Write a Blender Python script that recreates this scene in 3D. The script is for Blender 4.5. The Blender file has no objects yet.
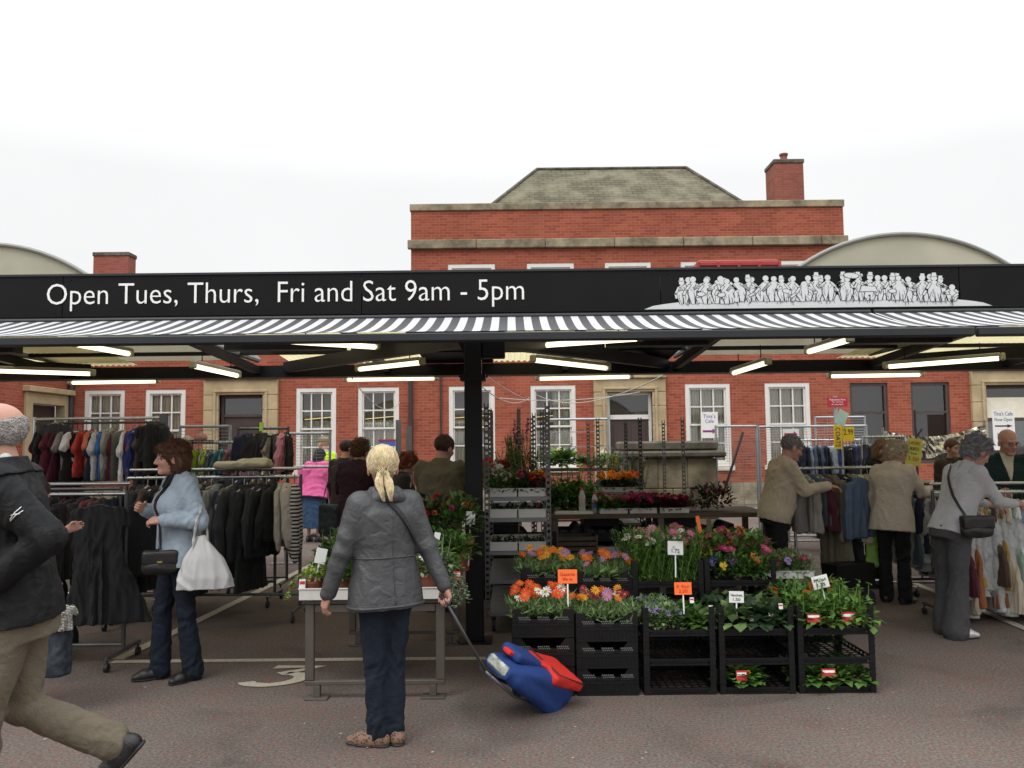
import bpy, bmesh, math, random
import numpy as np
from mathutils import Vector, Matrix, Euler, Quaternion

random.seed(7)
rng = np.random.default_rng(11)
R = math.radians
PI = math.pi
scn = bpy.context.scene
col = scn.collection

# ------------------------------------------------------------------ camera
FPX, CX, CY, CAMZ = 830.0, 512.0, 384.0, 1.60
cam_d = bpy.data.cameras.new('camera')
cam = bpy.data.objects.new('camera', cam_d)
col.objects.link(cam)
cam_d.sensor_width = 36.0
cam_d.lens = FPX * 36.0 / 1024.0
cam_d.clip_start, cam_d.clip_end = 0.05, 2000.0
CAMROT = Matrix.Rotation(R(90 + 4.2), 3, 'X') @ Matrix.Rotation(R(-0.62), 3, 'Z')
cam.matrix_world = Matrix.Translation((0, 0, CAMZ)) @ CAMROT.to_4x4()
scn.camera = cam

# ------------------------------------------------------------------ sky, sun, exposure
w = bpy.data.worlds.new('World'); scn.world = w
w.use_nodes = True
nt = w.node_tree; nt.nodes.clear()
wo = nt.nodes.new('ShaderNodeOutputWorld'); bg = nt.nodes.new('ShaderNodeBackground')
sky = nt.nodes.new('ShaderNodeTexSky'); sky.sky_type = 'NISHITA'; sky.sun_disc = False
sky.sun_elevation = R(52); sky.sun_rotation = R(215); sky.dust_density = 6.0; sky.air_density = 1.2
hs = nt.nodes.new('ShaderNodeHueSaturation'); hs.inputs['Saturation'].default_value = 0.10
tc = nt.nodes.new('ShaderNodeTexCoord'); sx = nt.nodes.new('ShaderNodeSeparateXYZ')
mp = nt.nodes.new('ShaderNodeMapRange')
mp.inputs['From Min'].default_value = 0.30; mp.inputs['From Max'].default_value = 1.0
mp.inputs['To Min'].default_value = 10.3; mp.inputs['To Max'].default_value = 30.0
nz = nt.nodes.new('ShaderNodeTexNoise'); nz.inputs['Scale'].default_value = 1.6; nz.inputs['Detail'].default_value = 4
nr = nt.nodes.new('ShaderNodeMapRange'); nr.inputs['To Min'].default_value = 0.88; nr.inputs['To Max'].default_value = 1.08
mul = nt.nodes.new('ShaderNodeMath'); mul.operation = 'MULTIPLY'
cm = nt.nodes.new('ShaderNodeMixRGB'); cm.blend_type = 'MULTIPLY'; cm.inputs['Fac'].default_value = 1.0
cm.inputs['Color1'].default_value = (0.985, 0.995, 1.0, 1)
mix = nt.nodes.new('ShaderNodeMixRGB'); mix.inputs['Fac'].default_value = 0.85
L = nt.links.new
L(tc.outputs['Generated'], sx.inputs[0]); L(sx.outputs['Z'], mp.inputs['Value'])
L(tc.outputs['Generated'], nz.inputs['Vector']); L(nz.outputs['Fac'], nr.inputs['Value'])
L(mp.outputs['Result'], mul.inputs[0]); L(nr.outputs['Result'], mul.inputs[1])
L(mul.outputs[0], cm.inputs['Color2'])
L(sky.outputs['Color'], hs.inputs['Color'])
L(hs.outputs['Color'], mix.inputs['Color1']); L(cm.outputs['Color'], mix.inputs['Color2'])
L(mix.outputs['Color'], bg.inputs['Color']); bg.inputs['Strength'].default_value = 0.10
L(bg.outputs[0], wo.inputs['Surface'])

sd = bpy.data.lights.new('sun', 'SUN'); sd.energy = 0.9; sd.angle = R(30); sd.color = (1.0, 0.96, 0.90)
sun = bpy.data.objects.new('sun', sd); col.objects.link(sun)
sun.rotation_euler = Euler((R(90 - 52), 0, R(-35)), 'XYZ')
scn.view_settings.view_transform = 'Standard'
scn.view_settings.look = 'None'
scn.view_settings.gamma = 1.0
scn.view_settings.use_curve_mapping = False
scn.view_settings.exposure = 0.05
scn.cycles.max_bounces = 6
scn.cycles.transparent_max_bounces = 12
scn.cycles.caustics_reflective = False
scn.cycles.caustics_refractive = False


# ------------------------------------------------------------------ helpers: picture reading to real places
def ray(px, py):
    return CAMROT @ Vector(((px - CX) / FPX, -(py - CY) / FPX, -1.0))


def at(px, py, Y):
    d = ray(px, py)
    return Vector((0, 0, CAMZ)) + d * (Y / d.y)


def ground(px, py):
    d = ray(px, py)
    return Vector((0, 0, CAMZ)) + d * (-CAMZ / d.z)


def X(px, Y):
    return at(px, 440, Y).x


def Z(py, Y, px=512):
    return at(px, py, Y).z


# ------------------------------------------------------------------ helpers: objects
def tag(o, label=None, cat=None, group=None, kind=None):
    if label: o['label'] = label
    if cat: o['category'] = cat
    if group: o['group'] = group
    if kind: o['kind'] = kind
    return o


def empty(name, loc=(0, 0, 0), rz=0.0, label=None, cat=None, group=None):
    o = bpy.data.objects.new(name, None)
    o.empty_display_size = 0.1
    o.location = loc; o.rotation_euler = (0, 0, rz)
    col.objects.link(o)
    return tag(o, label, cat, group)


def link(name, me, parent=None, loc=None, rot=None):
    o = bpy.data.objects.new(name, me)
    col.objects.link(o)
    if parent: o.parent = parent
    if loc is not None: o.location = loc
    if rot is not None: o.rotation_euler = rot
    return o


def copy_tree(o, parent=None):
    c = o.copy(); col.objects.link(c)
    if parent: c.parent = parent
    for ch in list(o.children):
        copy_tree(ch, c)
    return c


class MB:
    """Collects shapes and links them as one mesh object."""
    def __init__(s):
        s.v = []; s.f = []; s.m = []

    def add(s, vs, fs, m=0):
        n = len(s.v)
        s.v += [tuple(x) for x in vs]
        for f in fs:
            s.f.append(tuple(n + i for i in f)); s.m.append(m)
        return s

    def box(s, x0, y0, z0, x1, y1, z1, m=0):
        vs = [(x0, y0, z0), (x1, y0, z0), (x1, y1, z0), (x0, y1, z0), (x0, y0, z1), (x1, y0, z1), (x1, y1, z1), (x0, y1, z1)]
        return s.add(vs, [(0, 3, 2, 1), (4, 5, 6, 7), (0, 1, 5, 4), (1, 2, 6, 5), (2, 3, 7, 6), (3, 0, 4, 7)], m)

    def quad(s, a, b, c, d, m=0):
        return s.add([a, b, c, d], [(0, 1, 2, 3)], m)

    def bar(s, a, b, wx, wz, m=0, up=(0, 0, 1)):
        a, b = Vector(a), Vector(b)
        d = (b - a).normalized(); u = Vector(up)
        if abs(d.dot(u)) > 0.98: u = Vector((0, 1, 0))
        sd_ = d.cross(u).normalized(); u = sd_.cross(d)
        vs = []
        for p in (a, b):
            for i, j in ((-1, -1), (1, -1), (1, 1), (-1, 1)):
                vs.append(p + sd_ * (i * wx / 2) + u * (j * wz / 2))
        return s.add(vs, [(0, 1, 2, 3), (7, 6, 5, 4), (0, 4, 5, 1), (1, 5, 6, 2), (2, 6, 7, 3), (3, 7, 4, 0)], m)

    def tube(s, pts, r, n=8, m=0, caps=True):
        pts = [Vector(p) for p in pts]
        rs = r if isinstance(r, (list, tuple)) else [r] * len(pts)
        vs = []; prev = None
        for i, p in enumerate(pts):
            d = (pts[min(i + 1, len(pts) - 1)] - pts[max(i - 1, 0)])
            d = d.normalized() if d.length > 1e-9 else Vector((0, 0, 1))
            if prev is None:
                u = Vector((0, 0, 1)) if abs(d.z) < 0.9 else Vector((1, 0, 0))
                u = (u - d * u.dot(d)).normalized()
            else:
                u = (prev - d * prev.dot(d)).normalized()
            prev = u; v = d.cross(u)
            for k in range(n):
                t = 2 * PI * k / n
                vs.append(p + (u * math.cos(t) + v * math.sin(t)) * rs[i])
        fs = []
        for i in range(len(pts) - 1):
            for k in range(n):
                a = i * n + k; b = i * n + (k + 1) % n
                fs.append((a, b, b + n, a + n))
        if caps:
            fs.append(tuple(range(n - 1, -1, -1)))
            o = (len(pts) - 1) * n
            fs.append(tuple(range(o, o + n)))
        return s.add(vs, fs, m)

    def lathe(s, prof, c=(0, 0, 0), n=16, m=0):
        vs = []; fs = []
        for (r, z) in prof:
            for k in range(n):
                t = 2 * PI * k / n
                vs.append((c[0] + r * math.cos(t), c[1] + r * math.sin(t), c[2] + z))
        for i in range(len(prof) - 1):
            for k in range(n):
                a = i * n + k; b = i * n + (k + 1) % n
                fs.append((a, b, b + n, a + n))
        return s.add(vs, fs, m)

    def prism(s, poly, fn, m=0):
        """poly: 2D outline (counter-clockwise); fn(u, v, side) -> point, side 0 front, 1 back."""
        n = len(poly)
        vs = [fn(u, v, 0) for u, v in poly] + [fn(u, v, 1) for u, v in poly]
        fs = [tuple(range(n)), tuple(range(2 * n - 1, n - 1, -1))]
        fs += [((i + 1) % n, i, n + i, n + (i + 1) % n) for i in range(n)]
        return s.add(vs, fs, m)

    def data(s, name, mats, smooth=False, bevel=0.0):
        me = bpy.data.meshes.new(name)
        me.from_pydata(s.v, [], s.f)
        for m in (mats if isinstance(mats, (list, tuple)) else [mats]):
            me.materials.append(m)
        me.polygons.foreach_set('material_index', s.m)
        if bevel > 0:
            bm = bmesh.new(); bm.from_mesh(me)
            bmesh.ops.recalc_face_normals(bm, faces=bm.faces)
            bmesh.ops.bevel(bm, geom=[e for e in bm.edges if len(e.link_faces) == 2 and e.calc_face_angle(0) > 0.6],
                            offset=bevel, offset_type='OFFSET', segments=1, profile=0.5, affect='EDGES', clamp_overlap=True)
            bm.to_mesh(me); bm.free()
        if smooth:
            me.polygons.foreach_set('use_smooth', [True] * len(me.polygons))
            if smooth != 'all':
                try: me.set_sharp_from_angle(angle=R(40))
                except Exception: pass
        me.update()
        return me

    def build(s, name, mats, parent=None, smooth=False, bevel=0.0, loc=None, rot=None):
        return link(name, s.data(name, mats, smooth, bevel), parent, loc, rot)


# ------------------------------------------------------------------ materials
def newmat(name):
    m = bpy.data.materials.new(name); m.use_nodes = True
    n = m.node_tree; b = n.nodes['Principled BSDF']
    return m, n, b


def rgba(c): return (c[0], c[1], c[2], 1.0)


def mat(name, c, rough=0.6, metal=0.0, var=0.12, scale=6.0, bump=0.0, bscale=40.0, spec=0.5, objcol=False, stretch=None, sheen=0.0, detail=4):
    m, n, b = newmat(name)
    b.inputs['Roughness'].default_value = rough
    b.inputs['Metallic'].default_value = metal
    b.inputs['Specular IOR Level'].default_value = spec
    if sheen: b.inputs['Sheen Weight'].default_value = sheen
    tcn = n.nodes.new('ShaderNodeTexCoord')
    no = n.nodes.new('ShaderNodeTexNoise'); no.inputs['Scale'].default_value = scale; no.inputs['Detail'].default_value = detail
    n.links.new(tcn.outputs['Object'], no.inputs['Vector'])
    mr = n.nodes.new('ShaderNodeMapRange')
    mr.inputs['To Min'].default_value = 1 - var * 1.6; mr.inputs['To Max'].default_value = 1 + var * 1.6
    n.links.new(no.outputs['Fac'], mr.inputs['Value'])
    mx = n.nodes.new('ShaderNodeVectorMath'); mx.operation = 'SCALE'
    if objcol:
        oi = n.nodes.new('ShaderNodeObjectInfo'); n.links.new(oi.outputs['Color'], mx.inputs[0])
    else:
        mx.inputs[0].default_value = c[:3]
    n.links.new(mr.outputs['Result'], mx.inputs['Scale'])
    n.links.new(mx.outputs['Vector'], b.inputs['Base Color'])
    if bump:
        bn = n.nodes.new('ShaderNodeTexNoise'); bn.inputs['Scale'].default_value = bscale; bn.inputs['Detail'].default_value = 3
        src = tcn.outputs['Object']
        if stretch:
            mpp = n.nodes.new('ShaderNodeMapping'); mpp.inputs['Scale'].default_value = stretch
            n.links.new(src, mpp.inputs['Vector']); src = mpp.outputs['Vector']
        n.links.new(src, bn.inputs['Vector'])
        bp = n.nodes.new('ShaderNodeBump'); bp.inputs['Strength'].default_value = bump; bp.inputs['Distance'].default_value = 0.01
        n.links.new(bn.outputs['Fac'], bp.inputs['Height']); n.links.new(bp.outputs['Normal'], b.inputs['Normal'])
    return m


def emit_mat(name, c, s):
    m, n, b = newmat(name)
    b.inputs['Base Color'].default_value = rgba(c)
    b.inputs['Emission Color'].default_value = rgba(c); b.inputs['Emission Strength'].default_value = s
    return m


def brick_mat(name, c1, c2, mortar, dirt=0.25):
    m, n, b = newmat(name)
    geo = n.nodes.new('ShaderNodeNewGeometry'); sp = n.nodes.new('ShaderNodeSeparateXYZ'); sn = n.nodes.new('ShaderNodeSeparateXYZ')
    n.links.new(geo.outputs['Position'], sp.inputs[0]); n.links.new(geo.outputs['True Normal'], sn.inputs[0])
    ab = n.nodes.new('ShaderNodeMath'); ab.operation = 'ABSOLUTE'; n.links.new(sn.outputs['X'], ab.inputs[0])
    gt = n.nodes.new('ShaderNodeMath'); gt.operation = 'GREATER_THAN'; gt.inputs[1].default_value = 0.5; n.links.new(ab.outputs[0], gt.inputs[0])
    mxf = n.nodes.new('ShaderNodeMix'); mxf.data_type = 'FLOAT'
    n.links.new(gt.outputs[0], mxf.inputs['Factor']); n.links.new(sp.outputs['X'], mxf.inputs[2]); n.links.new(sp.outputs['Y'], mxf.inputs[3])
    cb = n.nodes.new('ShaderNodeCombineXYZ'); n.links.new(mxf.outputs[0], cb.inputs[0]); n.links.new(sp.outputs['Z'], cb.inputs[1])
    br = n.nodes.new('ShaderNodeTexBrick'); n.links.new(cb.outputs[0], br.inputs['Vector'])
    br.inputs['Scale'].default_value = 1.0; br.inputs['Brick Width'].default_value = 0.225; br.inputs['Row Height'].default_value = 0.075
    br.inputs['Mortar Size'].default_value = 0.006; br.inputs['Mortar Smooth'].default_value = 0.3; br.inputs['Bias'].default_value = 0.0
    br.inputs['Color1'].default_value = rgba(c1); br.inputs['Color2'].default_value = rgba(c2); br.inputs['Mortar'].default_value = rgba(mortar)
    no = n.nodes.new('ShaderNodeTexNoise'); no.inputs['Scale'].default_value = 0.9; no.inputs['Detail'].default_value = 7
    n.links.new(geo.outputs['Position'], no.inputs['Vector'])
    mr = n.nodes.new('ShaderNodeMapRange'); mr.inputs['To Min'].default_value = 1 - dirt; mr.inputs['To Max'].default_value = 1 + dirt
    n.links.new(no.outputs['Fac'], mr.inputs['Value'])
    vm = n.nodes.new('ShaderNodeVectorMath'); vm.operation = 'SCALE'
    n.links.new(br.outputs['Color'], vm.inputs[0]); n.links.new(mr.outputs['Result'], vm.inputs['Scale'])
    n.links.new(vm.outputs['Vector'], b.inputs['Base Color'])
    b.inputs['Roughness'].default_value = 0.9; b.inputs['Specular IOR Level'].default_value = 0.2
    bp = n.nodes.new('ShaderNodeBump'); bp.inputs['Strength'].default_value = 0.4; bp.inputs['Distance'].default_value = 0.01; bp.invert = True
    n.links.new(br.outputs['Fac'], bp.inputs['Height']); n.links.new(bp.outputs['Normal'], b.inputs['Normal'])
    return m


def ramp(n, src, stops):
    r = n.nodes.new('ShaderNodeValToRGB'); e = r.color_ramp.elements
    while len(e) < len(stops): e.new(0.5)
    for i, (p, c) in enumerate(stops):
        e[i].position = p; e[i].color = rgba(c)
    n.links.new(src, r.inputs['Fac'])
    return r


def asphalt_mat():
    m, n, b = newmat('red_chipped_asphalt')
    geo = n.nodes.new('ShaderNodeNewGeometry'); P = geo.outputs['Position']
    big = n.nodes.new('ShaderNodeTexNoise'); big.inputs['Scale'].default_value = 0.7; big.inputs['Detail'].default_value = 6; n.links.new(P, big.inputs['Vector'])
    base = ramp(n, big.outputs['Fac'], [(0.30, (0.108, 0.094, 0.084)), (0.45, (0.132, 0.115, 0.102)), (0.72, (0.160, 0.140, 0.125))])
    fine = n.nodes.new('ShaderNodeTexNoise'); fine.inputs['Scale'].default_value = 62; fine.inputs['Detail'].default_value = 5; n.links.new(P, fine.inputs['Vector'])
    fr = n.nodes.new('ShaderNodeMapRange'); fr.inputs['From Min'].default_value = 0.3; fr.inputs['From Max'].default_value = 0.7
    fr.inputs['To Min'].default_value = 0.58; fr.inputs['To Max'].default_value = 1.42; n.links.new(fine.outputs['Fac'], fr.inputs['Value'])
    mul_ = n.nodes.new('ShaderNodeVectorMath'); mul_.operation = 'SCALE'; n.links.new(base.outputs['Color'], mul_.inputs[0]); n.links.new(fr.outputs['Result'], mul_.inputs['Scale'])
    # red chips, gathered in patches
    ch = n.nodes.new('ShaderNodeTexNoise'); ch.inputs['Scale'].default_value = 26; ch.inputs['Detail'].default_value = 7; ch.inputs['Roughness'].default_value = 0.75; n.links.new(P, ch.inputs['Vector'])
    cr = ramp(n, ch.outputs['Fac'], [(0.52, (0, 0, 0)), (0.56, (1, 1, 1))])
    pa = n.nodes.new('ShaderNodeTexNoise'); pa.inputs['Scale'].default_value = 2.2; pa.inputs['Detail'].default_value = 4; n.links.new(P, pa.inputs['Vector'])
    pr = ramp(n, pa.outputs['Fac'], [(0.36, (0.12, 0.12, 0.12)), (0.62, (0.85, 0.85, 0.85))])
    mm = n.nodes.new('ShaderNodeMath'); mm.operation = 'MULTIPLY'; n.links.new(cr.outputs['Color'], mm.inputs[0]); n.links.new(pr.outputs['Color'], mm.inputs[1])
    mx = n.nodes.new('ShaderNodeMixRGB'); n.links.new(mm.outputs[0], mx.inputs['Fac']); n.links.new(mul_.outputs['Vector'], mx.inputs['Color1'])
    mx.inputs['Color2'].default_value = (0.20, 0.092, 0.076, 1)
    st = n.nodes.new('ShaderNodeTexNoise'); st.inputs['Scale'].default_value = 1.1; st.inputs['Detail'].default_value = 8; st.inputs['Distortion'].default_value = 0.8; n.links.new(P, st.inputs['Vector'])
    sr = ramp(n, st.outputs['Fac'], [(0.34, (0.74, 0.74, 0.74)), (0.46, (1, 1, 1))])
    sm = n.nodes.new('ShaderNodeMixRGB'); sm.blend_type = 'MULTIPLY'; sm.inputs['Fac'].default_value = 1.0; n.links.new(mx.outputs['Color'], sm.inputs['Color1']); n.links.new(sr.outputs['Color'], sm.inputs['Color2']); mx = sm
    # a few pale stones
    vo = n.nodes.new('ShaderNodeTexVoronoi'); vo.inputs['Scale'].default_value = 42; n.links.new(P, vo.inputs['Vector'])
    vr = ramp(n, vo.outputs['Distance'], [(0.10, (1, 1, 1)), (0.16, (0, 0, 0))])
    sc_ = n.nodes.new('ShaderNodeSeparateColor'); n.links.new(vo.outputs['Color'], sc_.inputs[0])
    g2 = n.nodes.new('ShaderNodeMath'); g2.operation = 'GREATER_THAN'; g2.inputs[1].default_value = 0.82; n.links.new(sc_.outputs[0], g2.inputs[0])
    m2 = n.nodes.new('ShaderNodeMath'); m2.operation = 'MULTIPLY'; n.links.new(vr.outputs['Color'], m2.inputs[0]); n.links.new(g2.outputs[0], m2.inputs[1])
    m3 = n.nodes.new('ShaderNodeMixRGB'); n.links.new(m2.outputs[0], m3.inputs['Fac']); n.links.new(mx.outputs['Color'], m3.inputs['Color1'])
    m3.inputs['Color2'].default_value = (0.34, 0.31, 0.27, 1)
    n.links.new(m3.outputs['Color'], b.inputs['Base Color'])
    b.inputs['Roughness'].default_value = 0.9; b.inputs['Specular IOR Level'].default_value = 0.06
    bp = n.nodes.new('ShaderNodeBump'); bp.inputs['Strength'].default_value = 0.35; bp.inputs['Distance'].default_value = 0.01
    n.links.new(fine.outputs['Fac'], bp.inputs['Height']); n.links.new(bp.outputs['Normal'], b.inputs['Normal'])
    return m


def worn_paint_mat():
    m, n, b = newmat('worn_line_paint')
    geo = n.nodes.new('ShaderNodeNewGeometry')
    no = n.nodes.new('ShaderNodeTexNoise'); no.inputs['Scale'].default_value = 38; no.inputs['Detail'].default_value = 6; no.inputs['Roughness'].default_value = 0.7
    n.links.new(geo.outputs['Position'], no.inputs['Vector'])
    r = ramp(n, no.outputs['Fac'], [(0.34, (0.15, 0.125, 0.11)), (0.43, (0.42, 0.38, 0.30)), (0.8, (0.52, 0.48, 0.39))])
    n.links.new(r.outputs['Color'], b.inputs['Base Color']); b.inputs['Roughness'].default_value = 0.8
    return m


def leaf_mat(name, c, trans=0.25, var=0.45):
    m, n, b = newmat(name)
    geo = n.nodes.new('ShaderNodeNewGeometry')
    r = ramp(n, geo.outputs['Random Per Island'], [(0.0, [x * (1 - var) for x in c]), (0.6, c), (1.0, [min(1, x * (1 + var) + 0.01) for x in c])])
    n.links.new(r.outputs['Color'], b.inputs['Base Color']); b.inputs['Roughness'].default_value = 0.5
    b.inputs['Specular IOR Level'].default_value = 0.35
    tr = n.nodes.new('ShaderNodeBsdfTranslucent'); n.links.new(r.outputs['Color'], tr.inputs['Color'])
    ms = n.nodes.new('ShaderNodeMixShader'); ms.inputs['Fac'].default_value = trans
    n.links.new(b.outputs[0], ms.inputs[1]); n.links.new(tr.outputs[0], ms.inputs[2])
    n.links.new(ms.outputs[0], n.nodes['Material Output'].inputs['Surface'])
    return m


def petal_mat():
    m, n, b = newmat('petal')
    oi = n.nodes.new('ShaderNodeObjectInfo')
    geo = n.nodes.new('ShaderNodeNewGeometry')
    mr = n.nodes.new('ShaderNodeMapRange'); mr.inputs['To Min'].default_value = 0.72; mr.inputs['To Max'].default_value = 1.15
    n.links.new(geo.outputs['Random Per Island'], mr.inputs['Value'])
    vm = n.nodes.new('ShaderNodeVectorMath'); vm.operation = 'SCALE'
    n.links.new(oi.outputs['Color'], vm.inputs[0]); n.links.new(mr.outputs['Result'], vm.inputs['Scale'])
    n.links.new(vm.outputs['Vector'], b.inputs['Base Color']); b.inputs['Roughness'].default_value = 0.55
    tr = n.nodes.new('ShaderNodeBsdfTranslucent'); n.links.new(vm.outputs['Vector'], tr.inputs['Color'])
    ms = n.nodes.new('ShaderNodeMixShader'); ms.inputs['Fac'].default_value = 0.3
    n.links.new(b.outputs[0], ms.inputs[1]); n.links.new(tr.outputs[0], ms.inputs[2])
    n.links.new(ms.outputs[0], n.nodes['Material Output'].inputs['Surface'])
    return m


def translucent_mat(name, c, amount=0.55, rough=0.5):
    m, n, b = newmat(name)
    b.inputs['Base Color'].default_value = rgba(c); b.inputs['Roughness'].default_value = rough
    tcn = n.nodes.new('ShaderNodeTexCoord'); no = n.nodes.new('ShaderNodeTexNoise'); no.inputs['Scale'].default_value = 1.7; no.inputs['Detail'].default_value = 6
    n.links.new(tcn.outputs['Object'], no.inputs['Vector'])
    r = ramp(n, no.outputs['Fac'], [(0.3, [x * 0.75 for x in c]), (0.7, c)])
    n.links.new(r.outputs['Color'], b.inputs['Base Color'])
    tr = n.nodes.new('ShaderNodeBsdfTranslucent'); n.links.new(r.outputs['Color'], tr.inputs['Color'])
    ms = n.nodes.new('ShaderNodeMixShader'); ms.inputs['Fac'].default_value = amount
    n.links.new(b.outputs[0], ms.inputs[1]); n.links.new(tr.outputs[0], ms.inputs[2])
    n.links.new(ms.outputs[0], n.nodes['Material Output'].inputs['Surface'])
    return m


def film_mat(name, tint, clear=0.6, rough=0.12, bump=0.8, bscale=18):
    """Thin clear sheet: window glass, polythene."""
    m, n, b = newmat(name)
    b.inputs['Base Color'].default_value = rgba(tint); b.inputs['Roughness'].default_value = rough; b.inputs['Specular IOR Level'].default_value = 0.8
    tr = n.nodes.new('ShaderNodeBsdfTransparent'); tr.inputs['Color'].default_value = (0.95, 0.97, 0.96, 1)
    fr = n.nodes.new('ShaderNodeFresnel'); fr.inputs['IOR'].default_value = 1.5
    mr = n.nodes.new('ShaderNodeMapRange'); mr.inputs['To Min'].default_value = 1 - clear; mr.inputs['To Max'].default_value = 1.0
    n.links.new(fr.outputs[0], mr.inputs['Value'])
    ms = n.nodes.new('ShaderNodeMixShader'); n.links.new(mr.outputs['Result'], ms.inputs['Fac'])
    n.links.new(tr.outputs[0], ms.inputs[1]); n.links.new(b.outputs[0], ms.inputs[2])
    n.links.new(ms.outputs[0], n.nodes['Material Output'].inputs['Surface'])
    if bump:
        tcn = n.nodes.new('ShaderNodeTexCoord'); no = n.nodes.new('ShaderNodeTexNoise'); no.inputs['Scale'].default_value = bscale; no.inputs['Detail'].default_value = 4
        n.links.new(tcn.outputs['Object'], no.inputs['Vector'])
        bp = n.nodes.new('ShaderNodeBump'); bp.inputs['Strength'].default_value = bump; bp.inputs['Distance'].default_value = 0.02
        n.links.new(no.outputs['Fac'], bp.inputs['Height']); n.links.new(bp.outputs['Normal'], b.inputs['Normal'])
    return m


def pane_mat():
    m, n, b = newmat('window_glass')
    gl = n.nodes.new('ShaderNodeBsdfGlossy'); gl.inputs['Roughness'].default_value = 0.03
    tr = n.nodes.new('ShaderNodeBsdfTransparent'); tr.inputs['Color'].default_value = (0.95, 0.97, 0.96, 1)
    fr = n.nodes.new('ShaderNodeFresnel'); fr.inputs['IOR'].default_value = 1.6
    ad = n.nodes.new('ShaderNodeMath'); ad.inputs[1].default_value = 0.07; n.links.new(fr.outputs[0], ad.inputs[0])
    ms = n.nodes.new('ShaderNodeMixShader'); n.links.new(ad.outputs[0], ms.inputs['Fac']); n.links.new(tr.outputs[0], ms.inputs[1]); n.links.new(gl.outputs[0], ms.inputs[2])
    n.links.new(ms.outputs[0], n.nodes['Material Output'].inputs['Surface'])
    return m


def stripe_mat(name, axis, period, c1, c2, duty=0.5, rough=0.7, wobble=0.0):
    m, n, b = newmat(name)
    tcn = n.nodes.new('ShaderNodeTexCoord'); sp = n.nodes.new('ShaderNodeSeparateXYZ'); n.links.new(tcn.outputs['Object'], sp.inputs[0])
    src = sp.outputs[axis]
    d = n.nodes.new('ShaderNodeMath'); d.operation = 'DIVIDE'; d.inputs[1].default_value = period; n.links.new(src, d.inputs[0])
    fr = n.nodes.new('ShaderNodeMath'); fr.operation = 'FLOORED_MODULO'; fr.inputs[1].default_value = 1.0; n.links.new(d.outputs[0], fr.inputs[0])
    gt = n.nodes.new('ShaderNodeMath'); gt.operation = 'GREATER_THAN'; gt.inputs[1].default_value = duty; n.links.new(fr.outputs[0], gt.inputs[0])
    no = n.nodes.new('ShaderNodeTexNoise'); no.inputs['Scale'].default_value = 2.5; no.inputs['Detail'].default_value = 5; n.links.new(tcn.outputs['Object'], no.inputs['Vector'])
    mr = n.nodes.new('ShaderNodeMapRange'); mr.inputs['To Min'].default_value = 0.82; mr.inputs['To Max'].default_value = 1.1; n.links.new(no.outputs['Fac'], mr.inputs['Value'])
    mx = n.nodes.new('ShaderNodeMixRGB'); n.links.new(gt.outputs[0], mx.inputs['Fac']); mx.inputs['Color1'].default_value = rgba(c1); mx.inputs['Color2'].default_value = rgba(c2)
    vm = n.nodes.new('ShaderNodeVectorMath'); vm.operation = 'SCALE'; n.links.new(mx.outputs['Color'], vm.inputs[0]); n.links.new(mr.outputs['Result'], vm.inputs['Scale'])
    n.links.new(vm.outputs['Vector'], b.inputs['Base Color']); b.inputs['Roughness'].default_value = rough
    return m


def slate_mat():
    m, n, b = newmat('mossy_slates')
    geo = n.nodes.new('ShaderNodeNewGeometry'); sp = n.nodes.new('ShaderNodeSeparateXYZ'); n.links.new(geo.outputs['Position'], sp.inputs[0])
    ad = n.nodes.new('ShaderNodeMath'); ad.operation = 'ADD'; n.links.new(sp.outputs['X'], ad.inputs[0]); n.links.new(sp.outputs['Y'], ad.inputs[1])
    cb = n.nodes.new('ShaderNodeCombineXYZ'); n.links.new(sp.outputs['X'], cb.inputs[0]); n.links.new(sp.outputs['Z'], cb.inputs[1])
    br = n.nodes.new('ShaderNodeTexBrick'); n.links.new(cb.outputs[0], br.inputs['Vector'])
    br.inputs['Scale'].default_value = 1.0; br.inputs['Brick Width'].default_value = 0.30; br.inputs['Row Height'].default_value = 0.115; br.inputs['Mortar Size'].default_value = 0.010
    br.inputs['Color1'].default_value = (0.085, 0.076, 0.045, 1); br.inputs['Color2'].default_value = (0.135, 0.12, 0.072, 1); br.inputs['Mortar'].default_value = (0.04, 0.037, 0.026, 1)
    no = n.nodes.new('ShaderNodeTexNoise'); no.inputs['Scale'].default_value = 1.4; no.inputs['Detail'].default_value = 7; n.links.new(geo.outputs['Position'], no.inputs['Vector'])
    r = ramp(n, no.outputs['Fac'], [(0.42, (0, 0, 0)), (0.66, (0.7, 0.7, 0.7))])
    mx = n.nodes.new('ShaderNodeMixRGB'); n.links.new(r.outputs['Color'], mx.inputs['Fac']); n.links.new(br.outputs['Color'], mx.inputs['Color1'])
    mx.inputs['Color2'].default_value = (0.22, 0.205, 0.135, 1)
    n.links.new(mx.outputs['Color'], b.inputs['Base Color']); b.inputs['Roughness'].default_value = 0.9
    bp = n.nodes.new('ShaderNodeBump'); bp.inputs['Strength'].default_value = 0.5; bp.inputs['Distance'].default_value = 0.02; bp.invert = True
    n.links.new(br.outputs['Fac'], bp.inputs['Height']); n.links.new(bp.outputs['Normal'], b.inputs['Normal'])
    return m


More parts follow.
